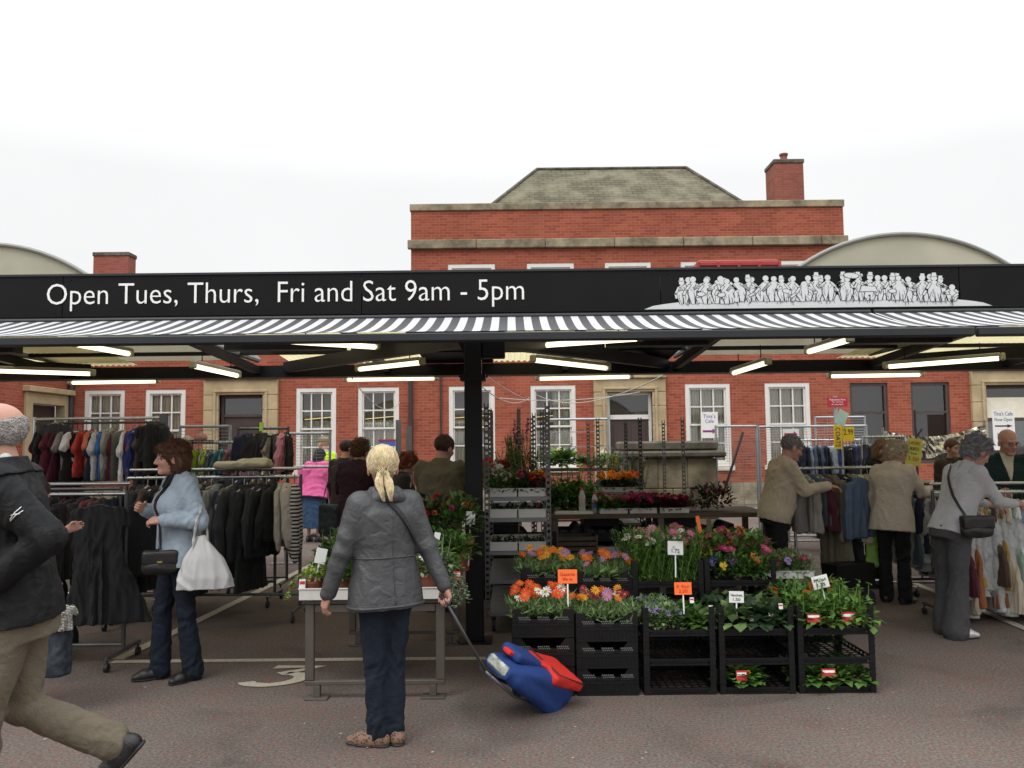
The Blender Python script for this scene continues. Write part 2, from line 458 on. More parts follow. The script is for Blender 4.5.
def stone_mat(name, c, dark, amount=0.5, scale=2.5):
    m, n, b = newmat(name)
    geo = n.nodes.new('ShaderNodeNewGeometry')
    no = n.nodes.new('ShaderNodeTexNoise'); no.inputs['Scale'].default_value = scale; no.inputs['Detail'].default_value = 9; no.inputs['Roughness'].default_value = 0.65
    n.links.new(geo.outputs['Position'], no.inputs['Vector'])
    r = ramp(n, no.outputs['Fac'], [(0.5 - amount * 0.25, dark), (0.5 + 0.12, c), (0.85, [min(1, x * 1.2) for x in c])])
    n.links.new(r.outputs['Color'], b.inputs['Base Color']); b.inputs['Roughness'].default_value = 0.9; b.inputs['Specular IOR Level'].default_value = 0.2
    bp = n.nodes.new('ShaderNodeBump'); bp.inputs['Strength'].default_value = 0.3; bp.inputs['Distance'].default_value = 0.02
    n.links.new(no.outputs['Fac'], bp.inputs['Height']); n.links.new(bp.outputs['Normal'], b.inputs['Normal'])
    return m


def leopard_mat():
    m, n, b = newmat('leopard_print')
    tcn = n.nodes.new('ShaderNodeTexCoord'); vo = n.nodes.new('ShaderNodeTexVoronoi'); vo.inputs['Scale'].default_value = 75; n.links.new(tcn.outputs['Object'], vo.inputs['Vector'])
    r = ramp(n, vo.outputs['Distance'], [(0.30, (0.05, 0.03, 0.022)), (0.5, (0.21, 0.125, 0.085))])
    n.links.new(r.outputs['Color'], b.inputs['Base Color']); b.inputs['Roughness'].default_value = 0.7
    return m


M = {}
M['asphalt'] = asphalt_mat()
M['line'] = worn_paint_mat()
M['brick'] = brick_mat('red_brick', (0.255, 0.062, 0.038), (0.355, 0.098, 0.057), (0.33, 0.165, 0.115), 0.32)
M['brick_dark'] = brick_mat('dark_red_brick', (0.24, 0.075, 0.055), (0.30, 0.10, 0.075), (0.24, 0.13, 0.10), 0.25)
M['stone'] = stone_mat('buff_sandstone', (0.50, 0.40, 0.25), (0.37, 0.29, 0.175), 0.5, 1.6)
M['stone_dirty'] = stone_mat('weathered_sandstone', (0.34, 0.29, 0.20), (0.15, 0.13, 0.09), 0.5, 2.4)
M['stone_dark'] = stone_mat('blackened_sandstone', (0.16, 0.145, 0.115), (0.07, 0.062, 0.05), 0.6, 3.5)
M['slate'] = slate_mat()
M['white'] = mat('white_gloss_paint', (0.72, 0.71, 0.67), 0.35, var=0.08, scale=3)
M['sill'] = mat('pale_painted_sill', (0.62, 0.58, 0.50), 0.6, var=0.15)
M['glass'] = pane_mat()
M['curtain'] = mat('net_curtain', (0.84, 0.80, 0.66), 0.9, var=0.1)
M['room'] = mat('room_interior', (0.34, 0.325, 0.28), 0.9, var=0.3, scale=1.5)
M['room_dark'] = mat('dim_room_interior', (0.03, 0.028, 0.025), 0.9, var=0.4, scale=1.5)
M['door'] = mat('dark_brown_door', (0.055, 0.035, 0.032), 0.45, var=0.15)
M['darkframe'] = mat('dark_brown_frame', (0.07, 0.05, 0.045), 0.5)
M['lead'] = mat('black_downpipe', (0.035, 0.033, 0.034), 0.5)
M['steel'] = mat('black_painted_steel', (0.008, 0.008, 0.009), 0.5, var=0.25, bump=0.1, bscale=25, spec=0.22)
M['sheet'] = translucent_mat('yellowed_corrugated_sheet', (0.84, 0.76, 0.47), 0.62)
M['vault'] = translucent_mat('frosted_vault_sheet', (0.70, 0.68, 0.55), 0.4)
M['rim'] = mat('grey_vault_rim', (0.27, 0.27, 0.25), 0.5)
M['sign'] = mat('black_sign_board', (0.006, 0.006, 0.0065), 0.42, var=0.3, scale=2, spec=0.16)
M['letter'] = mat('white_lettering', (0.82, 0.82, 0.80), 0.5, var=0.03)
M['print_line'] = mat('printed_black_line', (0.02, 0.02, 0.022), 0.6)
M['print_white'] = mat('printed_pale_grey', (0.62, 0.63, 0.64), 0.6, var=0.05)
M['awning'] = stripe_mat('striped_awning', 'X', 0.126, (0.060, 0.063, 0.072), (0.56, 0.56, 0.57), 0.52)
M['awnbar'] = mat('charcoal_front_bar', (0.024, 0.026, 0.030), 0.42, spec=0.35)
M['galv'] = mat('galvanised_steel', (0.40, 0.42, 0.43), 0.45, metal=0.7, var=0.2, scale=9)
M['chrome'] = mat('chromed_tube', (0.55, 0.56, 0.57), 0.25, metal=0.9, var=0.15, scale=12)
M['rail_dark'] = mat('dark_rail_tube', (0.10, 0.10, 0.105), 0.35, metal=0.5, var=0.2)
M['tube'] = emit_mat('fluorescent_tube', (1.0, 0.87, 0.58), 2.2)
M['housing'] = mat('fitting_housing', (0.34, 0.33, 0.28), 0.4, var=0.1)
M['endcap'] = mat('fitting_end_cap', (0.42, 0.40, 0.26), 0.4)
M['cable'] = mat('pale_cable', (0.50, 0.48, 0.44), 0.6)
M['crate'] = mat('black_crate_plastic', (0.0075, 0.0075, 0.008), 0.42, var=0.35, scale=14, spec=0.28)
M['crate_dot'] = mat('crate_vent_grey', (0.13, 0.13, 0.125), 0.6)
M['tray'] = mat('off_white_tray', (0.58, 0.57, 0.53), 0.6, var=0.12, scale=10)
M['tray_grey'] = mat('grey_cardboard_tray', (0.30, 0.28, 0.25), 0.8, var=0.2)
M['shelf'] = mat('galvanised_shelf', (0.20, 0.205, 0.21), 0.55, metal=0.4, var=0.2)
M['post'] = mat('slotted_post', (0.13, 0.13, 0.125), 0.5, metal=0.5, var=0.2)
M['wood'] = mat('weathered_board', (0.085, 0.062, 0.042), 0.8, var=0.25, scale=12)
M['table'] = mat('brown_painted_steel', (0.085, 0.072, 0.060), 0.55, var=0.2)
M['paper'] = mat('white_card', (0.74, 0.74, 0.72), 0.7, var=0.05)
M['orange_card'] = mat('orange_card', (0.95, 0.17, 0.03), 0.6, var=0.04)
M['yellow_card'] = mat('yellow_card', (0.85, 0.60, 0.02), 0.6, var=0.04)
M['lemon_card'] = mat('lemon_card', (0.68, 0.66, 0.12), 0.6, var=0.04)
M['green_paper'] = mat('mint_paper', (0.45, 0.62, 0.52), 0.7)
M['ink'] = mat('black_ink', (0.02, 0.02, 0.022), 0.7)
M['ink_blue'] = mat('blue_ink', (0.05, 0.06, 0.28), 0.7)
M['ink_red'] = mat('red_ink', (0.50, 0.03, 0.03), 0.7)
M['red_plate'] = mat('red_sign_plate', (0.42, 0.02, 0.035), 0.4)
M['soil'] = mat('potting_soil', (0.025, 0.018, 0.013), 0.95, bump=0.6, bscale=60)
M['pot'] = mat('terracotta_plastic', (0.24, 0.075, 0.04), 0.6)
M['pot_black'] = mat('black_pot', (0.015, 0.015, 0.015), 0.5)
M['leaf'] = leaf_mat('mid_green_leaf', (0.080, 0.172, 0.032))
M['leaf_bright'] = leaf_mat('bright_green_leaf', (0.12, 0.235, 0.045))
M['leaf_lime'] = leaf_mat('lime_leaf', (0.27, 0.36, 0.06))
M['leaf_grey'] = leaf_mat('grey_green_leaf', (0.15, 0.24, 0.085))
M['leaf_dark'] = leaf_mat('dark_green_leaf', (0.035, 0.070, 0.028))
M['leaf_pale'] = leaf_mat('pale_variegated_leaf', (0.20, 0.27, 0.15))
M['leaf_red'] = leaf_mat('bronze_leaf', (0.10, 0.022, 0.030))
M['petal'] = petal_mat()
M['eye'] = mat('flower_centre', (0.35, 0.20, 0.02), 0.8)
M['cloth'] = mat('hung_fabric', (1, 1, 1), 0.85, var=0.16, scale=7, bump=0.5, bscale=22, objcol=True, stretch=(1.6, 1.6, 0.35), sheen=0.05)
M['stripe_cloth'] = stripe_mat('striped_knit', 'Z', 0.03, (0.02, 0.02, 0.022), (0.55, 0.53, 0.48), 0.5, 0.85)
M['hanger'] = mat('dark_hanger', (0.04, 0.04, 0.045), 0.4)
M['poly'] = film_mat('polythene_cover', (0.80, 0.83, 0.82), 0.55, 0.12, 1.0, 26)
M['rubber'] = mat('black_rubber', (0.015, 0.015, 0.016), 0.6)
M['foil'] = mat('silver_foil', (0.70, 0.68, 0.62), 0.22, metal=0.95, var=0.35, scale=11, bump=1.0, bscale=9)

# ================================================================== THE SETTING
g = MB(); g.quad((-400, -150, 0), (400, -150, 0), (400, 700, 0), (-400, 700, 0))
tag(g.build('ground', M['asphalt']), kind='structure')


def flat_strip(mb, pts, width, z=0.004):
    pts = [Vector((p[0], p[1], z)) for p in pts]
    for a, b in zip(pts, pts[1:]):
        d = (b - a).normalized(); n_ = Vector((-d.y, d.x, 0)) * width / 2
        mb.quad(a - n_, b - n_, b + n_, a + n_)


mk = MB()
c0 = ground(112, 662)
flat_strip(mk, [c0, ground(430, 659), ground(640, 658)], 0.085)
flat_strip(mk, [c0 + Vector((0.02, 0.05, 0.0)), ground(262, 590), ground(345, 549)], 0.095, 0.008)
flat_strip(mk, [ground(612, 660), ground(520, 590)], 0.085, 0.008)
flat_strip(mk, [ground(440, 590), ground(700, 588)], 0.085, 0.012)
flat_strip(mk, [ground(905, 580), ground(1100, 660)], 0.085, 0.008)
tag(mk.build('road_markings', M['line']), kind='structure')

# the painted 3
nm = MB()
th = 0.112
o3 = ground(241, 686)
def p3(u, v): return (o3.x + u + v * 0.12, o3.y + v * .76, 0.006)
path = [(0.03, 0.60), (0.35, 0.60), (0.15, 0.37), (0.28, 0.34), (0.34, 0.22), (0.30, 0.08), (0.18, 0.0), (0.05, 0.03), (0.0, 0.10)]
def smooth_path(p, n=3):
    q = [Vector((a, b, 0)) for a, b in p]
    out = []
    for i in range(len(q) - 1):
        if i < 2: out.append(q[i]); continue
        a, b, c, d = q[max(i - 1, 2)], q[i], q[i + 1], q[min(i + 2, len(q) - 1)]
        for k in range(n):
            t = k / n
            out.append(0.5 * (2 * b + (c - a) * t + (2 * a - 5 * b + 4 * c - d) * t * t + (3 * b - 3 * c + d - a) * t ** 3))
    out.append(q[-1]); return out
sp3 = smooth_path(path)
Lp, Rp = [], []
for i, p in enumerate(sp3):
    d = (sp3[min(i + 1, len(sp3) - 1)] - sp3[max(i - 1, 0)]).normalized(); n_ = Vector((-d.y, d.x, 0)) * th / 2
    Lp.append(p3(*(p + n_).xy)); Rp.append(p3(*(p - n_).xy))
for i in range(len(sp3) - 1):
    nm.quad(Rp[i], Rp[i + 1], Lp[i + 1], Lp[i])
tag(nm.build('painted_road_number', M['line']), kind='structure')

# scraps and petals trodden into the asphalt
lt = MB()
for i in range(80):
    px, py = random.uniform(0, 1024), random.uniform(600, 768)
    p = ground(px, py); s_ = random.uniform(0.003, 0.010); a = random.uniform(0, 6.3)
    pts = [(p.x + s_ * math.cos(a + k * 1.57) * random.uniform(.5, 1.3), p.y + s_ * math.sin(a + k * 1.57) * random.uniform(.5, 1.3), 0.005 + random.uniform(0, .003)) for k in range(4)]
    lt.quad(*pts)
tag(lt.build('trodden_litter', mat('paper_scrap', (0.36, 0.34, 0.30), 0.8, var=0.4)), kind='stuff')

# ================================================================== THE BRICK BUILDING
YB = 22.0
broot = empty('brick_building', (X(628, YB), YB, 0), 0, 'red brick two storey building with stone cornice, white sash windows and hipped slate roof', 'building')
off = -broot.location


def bpart(mb, name, m, parent=None, smooth=False, bevel=0.0):
    if parent is None or parent is broot:
        return mb.build(name, m, broot, smooth, bevel, loc=off)
    return mb.build(name, m, parent, smooth, bevel)      # parent already sits at off


def wall_front(mb, x0, x1, z0, z1, Y, holes, depth=0.22):
    xs = sorted({x0, x1} | {h[0] for h in holes} | {h[1] for h in holes})
    zs = sorted({z0, z1} | {h[2] for h in holes} | {h[3] for h in holes})
    for i in range(len(xs) - 1):
        for j in range(len(zs) - 1):
            xm, zm = (xs[i] + xs[i + 1]) / 2, (zs[j] + zs[j + 1]) / 2
            if any(h[0] < xm < h[1] and h[2] < zm < h[3] for h in holes): continue
            mb.quad((xs[i], Y, zs[j]), (xs[i + 1], Y, zs[j]), (xs[i + 1], Y, zs[j + 1]), (xs[i], Y, zs[j + 1]))
    for (a, b, c, d) in holes:
        mb.quad((a, Y, c), (a, Y, d), (a, Y + depth, d), (a, Y + depth, c))
        mb.quad((b, Y, d), (b, Y, c), (b, Y + depth, c), (b, Y + depth, d))
        mb.quad((a, Y, d), (b, Y, d), (b, Y + depth, d), (a, Y + depth, d))
        mb.quad((b, Y, c), (a, Y, c), (a, Y + depth, c), (b, Y + depth, c))


def px_rect(pa, pb, ptop, pbot):
    m_ = (pa + pb) / 2
    return (at(pa, (ptop + pbot) / 2, YB).x, at(pb, (ptop + pbot) / 2, YB).x, at(m_, pbot, YB).z, at(m_, ptop, YB).z)


Z_TOP, Z_SILL = Z(388, YB, 316), Z(470, YB, 316)
win_px = [(84, 124), (145, 185), (296, 336), (358, 399), (449, 495), (531, 576), (686, 731), (766, 811)]
wins = []
for a, b in win_px:
    r_ = px_rect(a, b, 390, 470)
    wins.append((r_[0], r_[1], Z_SILL, Z_TOP))
dark_px = [(851, 889), (912, 951)]
darks = [(px_rect(a, b, 384, 460)[0], px_rect(a, b, 384, 460)[1], Z_SILL, Z_TOP - 0.02) for a, b in dark_px]
doors = []
for a, b, t in [(219, 263, 395), (608, 653, 392), (987, 1040, 385)]:
    r_ = px_rect(a, b, t, 500)
    doors.append((r_[0], r_[1], 0.0, r_[3]))
XL, XR = X(68, YB), X(1180, YB)
XBL, XBR = at(411, 260, YB).x, at(845, 260, YB).x
Z_WING = 5.2
wb = MB()
wall_front(wb, XL, XR, 0, Z_WING, YB, wins + darks + doors)
up_px = [(448, 495), (527, 574), (605, 651), (681, 727), (766, 811)]
ups = []
zt = at(620, 262.5, YB).z
for a, b in up_px:
    r_ = px_rect(a, b, 264, 290)
    ups.append((r_[0], r_[1], zt - 2.0, zt))
Z_PAR = at(628, 203.5, YB).z
wall_front(wb, XBL, XBR, Z_WING, Z_PAR, YB, ups)
wb.quad((XBL, YB + 9, Z_WING), (XBL, YB, Z_WING), (XBL, YB, Z_PAR), (XBL, YB + 9, Z_PAR))
wb.quad((XBR, YB, Z_WING), (XBR, YB + 9, Z_WING), (XBR, YB + 9, Z_PAR), (XBR, YB, Z_PAR))
wb.quad((XBR, YB + 9, 0), (XBL, YB + 9, 0), (XBL, YB + 9, Z_PAR), (XBR, YB + 9, Z_PAR))
wb.quad((XR, YB, 0), (XR, YB + 9, 0), (XR, YB + 9, Z_WING), (XR, YB, Z_WING))
bpart(wb, 'wall', M['brick'])
cp = MB()
zc = at(628, 209, YB).z
cp.box(XBL - 0.03, YB - 0.05, zc, XBR + 0.03, YB + 0.35, Z_PAR + 0.04)
bpart(cp, 'parapet_coping', M['stone_dirty'], bevel=0.015)
cn = MB()
z1, z2 = at(628, 247.5, YB).z, at(628, 238.5, YB).z
x_ = XBL - 0.08
while x_ < XBR + 0.05:
    x2 = min(x_ + 1.85, XBR + 0.08)
    cn.box(x_, YB - 0.13, z1, x2 - 0.012, YB - 0.002, z2); x_ = x2
bpart(cn, 'cornice', M['stone_dirty'], bevel=0.02)
wc = MB()
wc.box(XL, YB - 0.06, Z_WING, XBL - 0.003, YB + 0.3, Z_WING + 0.14); wc.box(XBR + 0.003, YB - 0.06, Z_WING, XR, YB + 0.3, Z_WING + 0.14)
bpart(wc, 'wing_coping', M['stone_dirty'])
rf = MB()
rf.quad((XL, YB + 0.3, Z_WING - 0.05), (XBL, YB + 0.3, Z_WING - 0.05), (XBL, YB + 9, Z_WING - 0.05), (XL, YB + 9, Z_WING - 0.05))
rf.quad((XBR, YB + 0.3, Z_WING - 0.05), (XR, YB + 0.3, Z_WING - 0.05), (XR, YB + 9, Z_WING - 0.05), (XBR, YB + 9, Z_WING - 0.05))
bpart(rf, 'flat_roof', M['lead'])
# hipped roof
YR0, YR1 = YB + 1.1, YB + 7.6
YM = (YR0 + YR1) / 2
e0, e1 = at(462, 206, YR0).x, at(778, 206, YR0).x
zE = Z_PAR - 0.35
r0, r1 = at(537, 170, YM), at(686, 168, YM)
zr = r0.z
hr = MB()
A_, B_, C_, D_ = (e0, YR0, zE), (e1, YR0, zE), (e1, YR1, zE), (e0, YR1, zE)
E_, F_ = (r0.x, YM, zr), (r1.x, YM, zr)
hr.quad(A_, B_, F_, E_); hr.quad(C_, D_, E_, F_); hr.add([B_, C_, F_], [(0, 1, 2)]); hr.add([D_, A_, E_], [(0, 1, 2)])
roof = bpart(hr, 'roof', M['slate'])
hp = MB()
for a, b in ((A_, E_), (B_, F_), (E_, F_), (C_, F_), (D_, E_)):
    a, b = Vector(a) + Vector((0, 0, .03)), Vector(b) + Vector((0, 0, .03))
    hp.tube([a, b], 0.05, 8)
bpart(hp, 'ridge_tiles', M['stone_dark'], roof)
# chimneys
def chimney(pa, pb, ptop, pbot, Y, depth, m, pots, name='chimney'):
    a, b = at(pa, (ptop + pbot) / 2, Y).x, at(pb, (ptop + pbot) / 2, Y).x
    t, u = at((pa + pb) / 2, ptop, Y).z, at((pa + pb) / 2, pbot, Y).z
    c = MB()
    c.box(a, Y, u, b, Y + depth, t - 0.16)
    o = bpart(c, name, m)
    k = MB(); k.box(a - 0.03, Y - 0.03, t - 0.157, b + 0.03, Y + depth + 0.03, t - .03)
    bpart(k, 'chimney_cap', M['stone_dark'], o, bevel=0.02)
    for q in range(pots):
        p = MB(); xx = a + (b - a) * (q + 0.5) / pots
        p.lathe([(0.11, 0), (0.13, 0.03), (0.11, 0.06), (0.10, 0.2), (0.13, 0.22), (0.13, 0.27), (0.09, 0.27), (0.08, 0.1)], (xx, Y + depth / 2, t), 12)
        bpart(p, 'chimney_pot', M['brick_dark'], o)
chimney(775, 804, 158, 215, YB + 2.0, 0.85, M['brick_dark'], 1)
chimney(93, 128, 251, 300, YB + 3.0, 0.5, M['brick_dark'], 0)


def sash(h, cols=3, rows=(2, 2), curtain=True, mesh_cache={}):
    """White sash window in the hole h = (x0, x1, z0, z1)."""
    x0, x1, z0, z1 = h
    Y = YB + 0.06
    f = MB(); fw = 0.105
    f.box(x0, Y - 0.05, z0, x0 + fw, Y + 0.1, z1); f.box(x1 - fw, Y - 0.05, z0, x1, Y + 0.1, z1)
    f.box(x0 + fw, Y - 0.05, z1 - fw, x1 - fw, Y + 0.1, z1); f.box(x0 + fw, Y - 0.05, z0, x1 - fw, Y + 0.1, z0 + 0.09)
    zm = z0 + (z1 - z0) * 0.5
    sw = 0.045
    a, b = x0 + fw, x1 - fw
    for (q0, q1, yo, nr) in ((zm - 0.025, z1 - fw, 0.0, rows[0]), (z0 + 0.09, zm + 0.02, 0.045, rows[1])):
        f.box(a, Y + yo, q0, a + sw, Y + yo + 0.04, q1); f.box(b - sw, Y + yo, q0, b, Y + yo + 0.04, q1)
        f.box(a + sw, Y + yo, q0, b - sw, Y + yo + 0.04, q0 + 0.05); f.box(a + sw, Y + yo, q1 - 0.045, b - sw, Y + yo + 0.04, q1)
        for k in range(1, cols):
            xx = a + (b - a) * k / cols; f.box(xx - 0.018, Y + yo + 0.002, q0 + 0.05, xx + 0.018, Y + yo + 0.035, q1 - 0.045)
        for k in range(1, nr):
            zz = q0 + (q1 - q0) * k / nr; f.box(a + sw, Y + yo + 0.004, zz - 0.018, b - sw, Y + yo + 0.033, zz + 0.018)
    win = bpart(f, 'window', M['white'])
    gl = MB(); gl.quad((a, Y + 0.07, z0 + 0.09), (b, Y + 0.07, z0 + 0.09), (b, Y + 0.07, z1 - fw), (a, Y + 0.07, z1 - fw))
    bpart(gl, 'pane', M['glass'], win)
    s_ = MB(); s_.box(x0 - 0.07, YB - 0.07, z0 - 0.13, x1 + 0.07, YB + 0.01, z0 - 0.002); bpart(s_, 'sill', M['sill'], win, bevel=0.008)
    if curtain:
        c = MB()
        n = 60
        for (u0, u1, ztop) in curtain:
            pts = []
            for i in range(n + 1):
                t = i / n; xx = a + (b - a) * (u0 + (u1 - u0) * t)
                pts.append((xx, YB + 0.19 + 0.025 * math.sin(t * (u1 - u0) * 85 + x0 * 3) + 0.01 * math.sin(t * 31)))
            zt_ = z0 + (z1 - z0) * ztop
            for (p, q) in zip(pts, pts[1:]):
                c.quad((p[0], p[1], z0 + 0.05), (q[0], q[1], z0 + 0.05), (q[0], q[1], zt_), (p[0], p[1], zt_))
        bpart(c, 'curtain', M['curtain'], win, smooth='all')
    return win


net = [(0, 1, 0.52)]
full = [(0, 0.38, 0.97), (0.62, 1, 0.97), (0.0, 1.0, 0.5)]
for i, h in enumerate(wins):
    sash(h, curtain=[(0, 1, 0.97)] if i in (0, 1, 6, 7) else [(0, 1, 0.60)] if i != 5 else [(0.5, 1, 0.97), (0, 0.5, 0.45)])
for h in ups:
    sash(h, curtain=net)
# inside the rooms
rm = MB()
for (a, b, c, d) in wins + ups:
    x0, x1, y0, y1, z0, z1 = a - 0.25, b + 0.25, YB + 0.23, YB + 0.95, c - 0.3, d + 0.3
    rm.quad((x0, y1, z0), (x1, y1, z0), (x1, y1, z1), (x0, y1, z1)); rm.quad((x0, y0, z0), (x0, y1, z0), (x0, y1, z1), (x0, y0, z1)); rm.quad((x1, y0, z0), (x1, y1, z0), (x1, y1, z1), (x1, y0, z1))
    rm.quad((x0, y0, z0), (x1, y0, z0), (x1, y1, z0), (x0, y1, z0)); rm.quad((x0, y0, z1), (x1, y0, z1), (x1, y1, z1), (x0, y1, z1))
bpart(rm, 'room_lining', M['room'])
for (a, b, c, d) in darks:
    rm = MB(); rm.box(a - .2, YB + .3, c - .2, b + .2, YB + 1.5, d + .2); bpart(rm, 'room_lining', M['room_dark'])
refl = MB()  # glowing bars added to imitate the canopy tubes reflected in the panes
for k in (2, 3, 4, 5):
    a, b, c, d = wins[k]
    for j in range(2):
        zz = c + (d - c) * (0.62 + 0.1 * j); refl.bar((a + 0.12, YB + 0.42, zz), (b - 0.12, YB + 0.44, zz + 0.07 - 0.04 * j), 0.02, 0.02)
bpart(refl, 'tube_reflection', emit_mat('tube_reflection_glow', (1.0, 0.72, 0.30), 0.9))
# two dark casements
for h in darks:
    x0, x1, z0, z1 = h; f = MB(); fw = 0.08; Y = YB + 0.05
    f.box(x0, Y, z0, x0 + fw, Y + 0.1, z1); f.box(x1 - fw, Y, z0, x1, Y + 0.1, z1)
    f.box(x0 + fw, Y, z1 - fw, x1 - fw, Y + 0.1, z1); f.box(x0 + fw, Y, z0, x1 - fw, Y + 0.1, z0 + fw)
    zz = z0 + (z1 - z0) * 0.62; f.box(x0 + fw, Y, zz, x1 - fw, Y + 0.1, zz + 0.05)
    wn = bpart(f, 'window', M['darkframe'])
    gl = MB(); gl.quad((x0 + fw, Y + 0.06, z0 + fw), (x1 - fw, Y + 0.06, z0 + fw), (x1 - fw, Y + 0.06, z1 - fw), (x0 + fw, Y + 0.06, z1 - fw))
    bpart(gl, 'pane', M['glass'], wn)
# stone doorways
for i, h in enumerate(doors):
    x0, x1, z0, z1 = h
    sw = [0.40, 0.36, 0.38][i]
    s_ = MB()
    for (xa, xb, sgn) in ((x0 - sw, x0, 1), (x1, x1 + sw, -1)):
        zz = 0.0; k = 0
        while zz < z1 - 0.02:
            z2_ = min(zz + 0.52, z1)
            s_.box(xa, YB - 0.10, zz, xb, YB + 0.2, z2_ - 0.008); zz = z2_; k += 1
    s_.box(x0 - sw, YB - 0.10, z1, x1 + sw, YB + 0.2, z1 + sw)
    s_.box(x0 - 0.13, YB - 0.145, 0.0, x0 - 0.06, YB - 0.102, z1 + 0.06); s_.box(x1 + 0.06, YB - 0.145, 0.0, x1 + 0.13, YB - 0.102, z1 + 0.06)
    s_.box(x0 - 0.13, YB - 0.145, z1 + 0.062, x1 + 0.13, YB - 0.102, z1 + 0.13)
    ex = sw + 0.0
    s_.box(x0 - ex, YB - 0.18, z1 + sw + 0.002, x1 + ex, YB + 0.1, z1 + sw + 0.10)
    sur = bpart(s_, 'door_surround', M['stone'], bevel=0.012)
    d_ = MB(); Y = YB + 0.12
    fl = z1 - [0.58, 0.72, 0.95][i]
    d_.box(x0, Y, 0, x0 + 0.08, Y + 0.1, z1); d_.box(x1 - 0.08, Y, 0, x1, Y + 0.1, z1); d_.box(x0 + 0.08, Y, z1 - 0.08, x1 - 0.08, Y + 0.1, z1)
    d_.box(x0 + 0.08, Y - 0.02, fl, x1 - 0.08, Y + 0.1, fl + (0.12 if i == 1 else 0.07))
    fr = bpart(d_, 'door_frame', M['white'] if i == 1 else M['darkframe'])
    if i == 1 or i == 0:
        l_ = MB(); l_.box(x0 + 0.082, Y + 0.03, 0.02, x1 - 0.082, Y + 0.08, fl - 0.002)
        wdt = x1 - x0
        for (u, v, p, q) in ((0.14, 0.46, 0.12, 0.42), (0.54, 0.86, 0.12, 0.42), (0.14, 0.46, 0.5, 0.93), (0.54, 0.86, 0.5, 0.93)):
            l_.box(x0 + wdt * u, Y + 0.018, fl * p, x0 + wdt * v, Y + 0.028, fl * q)
        bpart(l_, 'door', M['door'], bevel=0.006)
    else:
        l_ = MB(); l_.box(x0 + 0.082, Y + 0.05, 0.02, x1 - 0.082, Y + 0.06, fl - 0.002); bpart(l_, 'door', M['glass'])
        k = MB(); k.box(x0 + 0.1, Y + 0.02, fl + 0.09, x1 - 0.1, Y + 0.045, z1 - 0.32); bpart(k, 'fascia_panel', M['curtain'])
    gl = MB(); gl.quad((x0 + 0.08, Y + 0.05, fl + 0.07), (x1 - 0.08, Y + 0.05, fl + 0.07), (x1 - 0.08, Y + 0.05, z1 - 0.08), (x0 + 0.08, Y + 0.05, z1 - 0.08))
    bpart(gl, 'fanlight', M['glass'], fr)
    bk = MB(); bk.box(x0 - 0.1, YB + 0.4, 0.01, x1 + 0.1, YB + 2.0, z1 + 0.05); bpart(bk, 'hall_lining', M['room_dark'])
for (xx, yo, za_, zb_, r_) in ((at(411, 420, YB).x, .09, 0, 5.3, .055), (XL + .1, .09, 0, 5.1, .075), (at(441, 420, YB).x, .06, 1.9, 4.6, .025)):
    dp = MB(); dp.tube([(xx, YB - yo, za_), (xx, YB - yo, zb_)], r_, 10); bpart(dp, 'downpipe', M['lead'], smooth=True)
pl = MB()
segs = sorted([(d[0] - 0.41, d[1] + 0.41) for d in doors]); xa = XL
for s0, s1 in segs + [(XR, XR)]:
    if s0 > xa: pl.box(xa, YB - 0.05, 0, s0, YB - 0.002, 0.55)
    xa = s1
bpart(pl, 'plinth', M['stone_dirty'])

# the wing that comes forward at one end
wroot = empty('brick_wing', (XL, YB - 3.5, 0), 0, 'brick wing standing forward at one end of the building, stone doorway beside the dresses', 'building')
woff = -wroot.location
ww = MB()
dY0, dY1, dz = 20.25, 21.7, Z(405, 21, 45)
for (ya, yb, za, zb) in ((12.0, dY0, 0, 5.2), (dY0, dY1, dz, 5.2), (dY1, YB, 0, 5.2)):
    ww.quad((XL, yb, za), (XL, ya, za), (XL, ya, zb), (XL, yb, zb))
ww.quad((XL - 6, 12.0, 0), (XL, 12.0, 0), (XL, 12.0, 5.2), (XL - 6, 12.0, 5.2))
ww.quad((XL - 6, 12.0, 5.2), (XL, 12.0, 5.2), (XL, YB + 9, 5.2), (XL - 6, YB + 9, 5.2))
ww.build('wall', M['brick'], wroot, loc=woff)
ws = MB()
ws.box(XL - 0.2, dY0 - 0.28, 0, XL + 0.07, dY0, dz + 0.28); ws.box(XL - 0.2, dY1, 0, XL + 0.07, dY1 + 0.22, dz + 0.28); ws.box(XL - 0.2, dY0, dz, XL + 0.07, dY1, dz + 0.28)
ws.box(XL - 0.1, dY0 - 0.36, dz + 0.283, XL + 0.20, dY1 + 0.26, dz + 0.42)
ws.build('door_surround', M['stone'], wroot, bevel=0.015, loc=woff)
wd = MB(); wd.box(XL - 0.25, dY0, 0, XL - 0.2, dY1, dz); wd.build('door', M['door'], wroot, loc=woff)
wc = MB(); wc.box(XL - 6, 11.95, 5.203, XL + 0.06, YB - 0.05, 5.34); wc.build('coping', M['stone_dirty'], wroot, loc=woff)

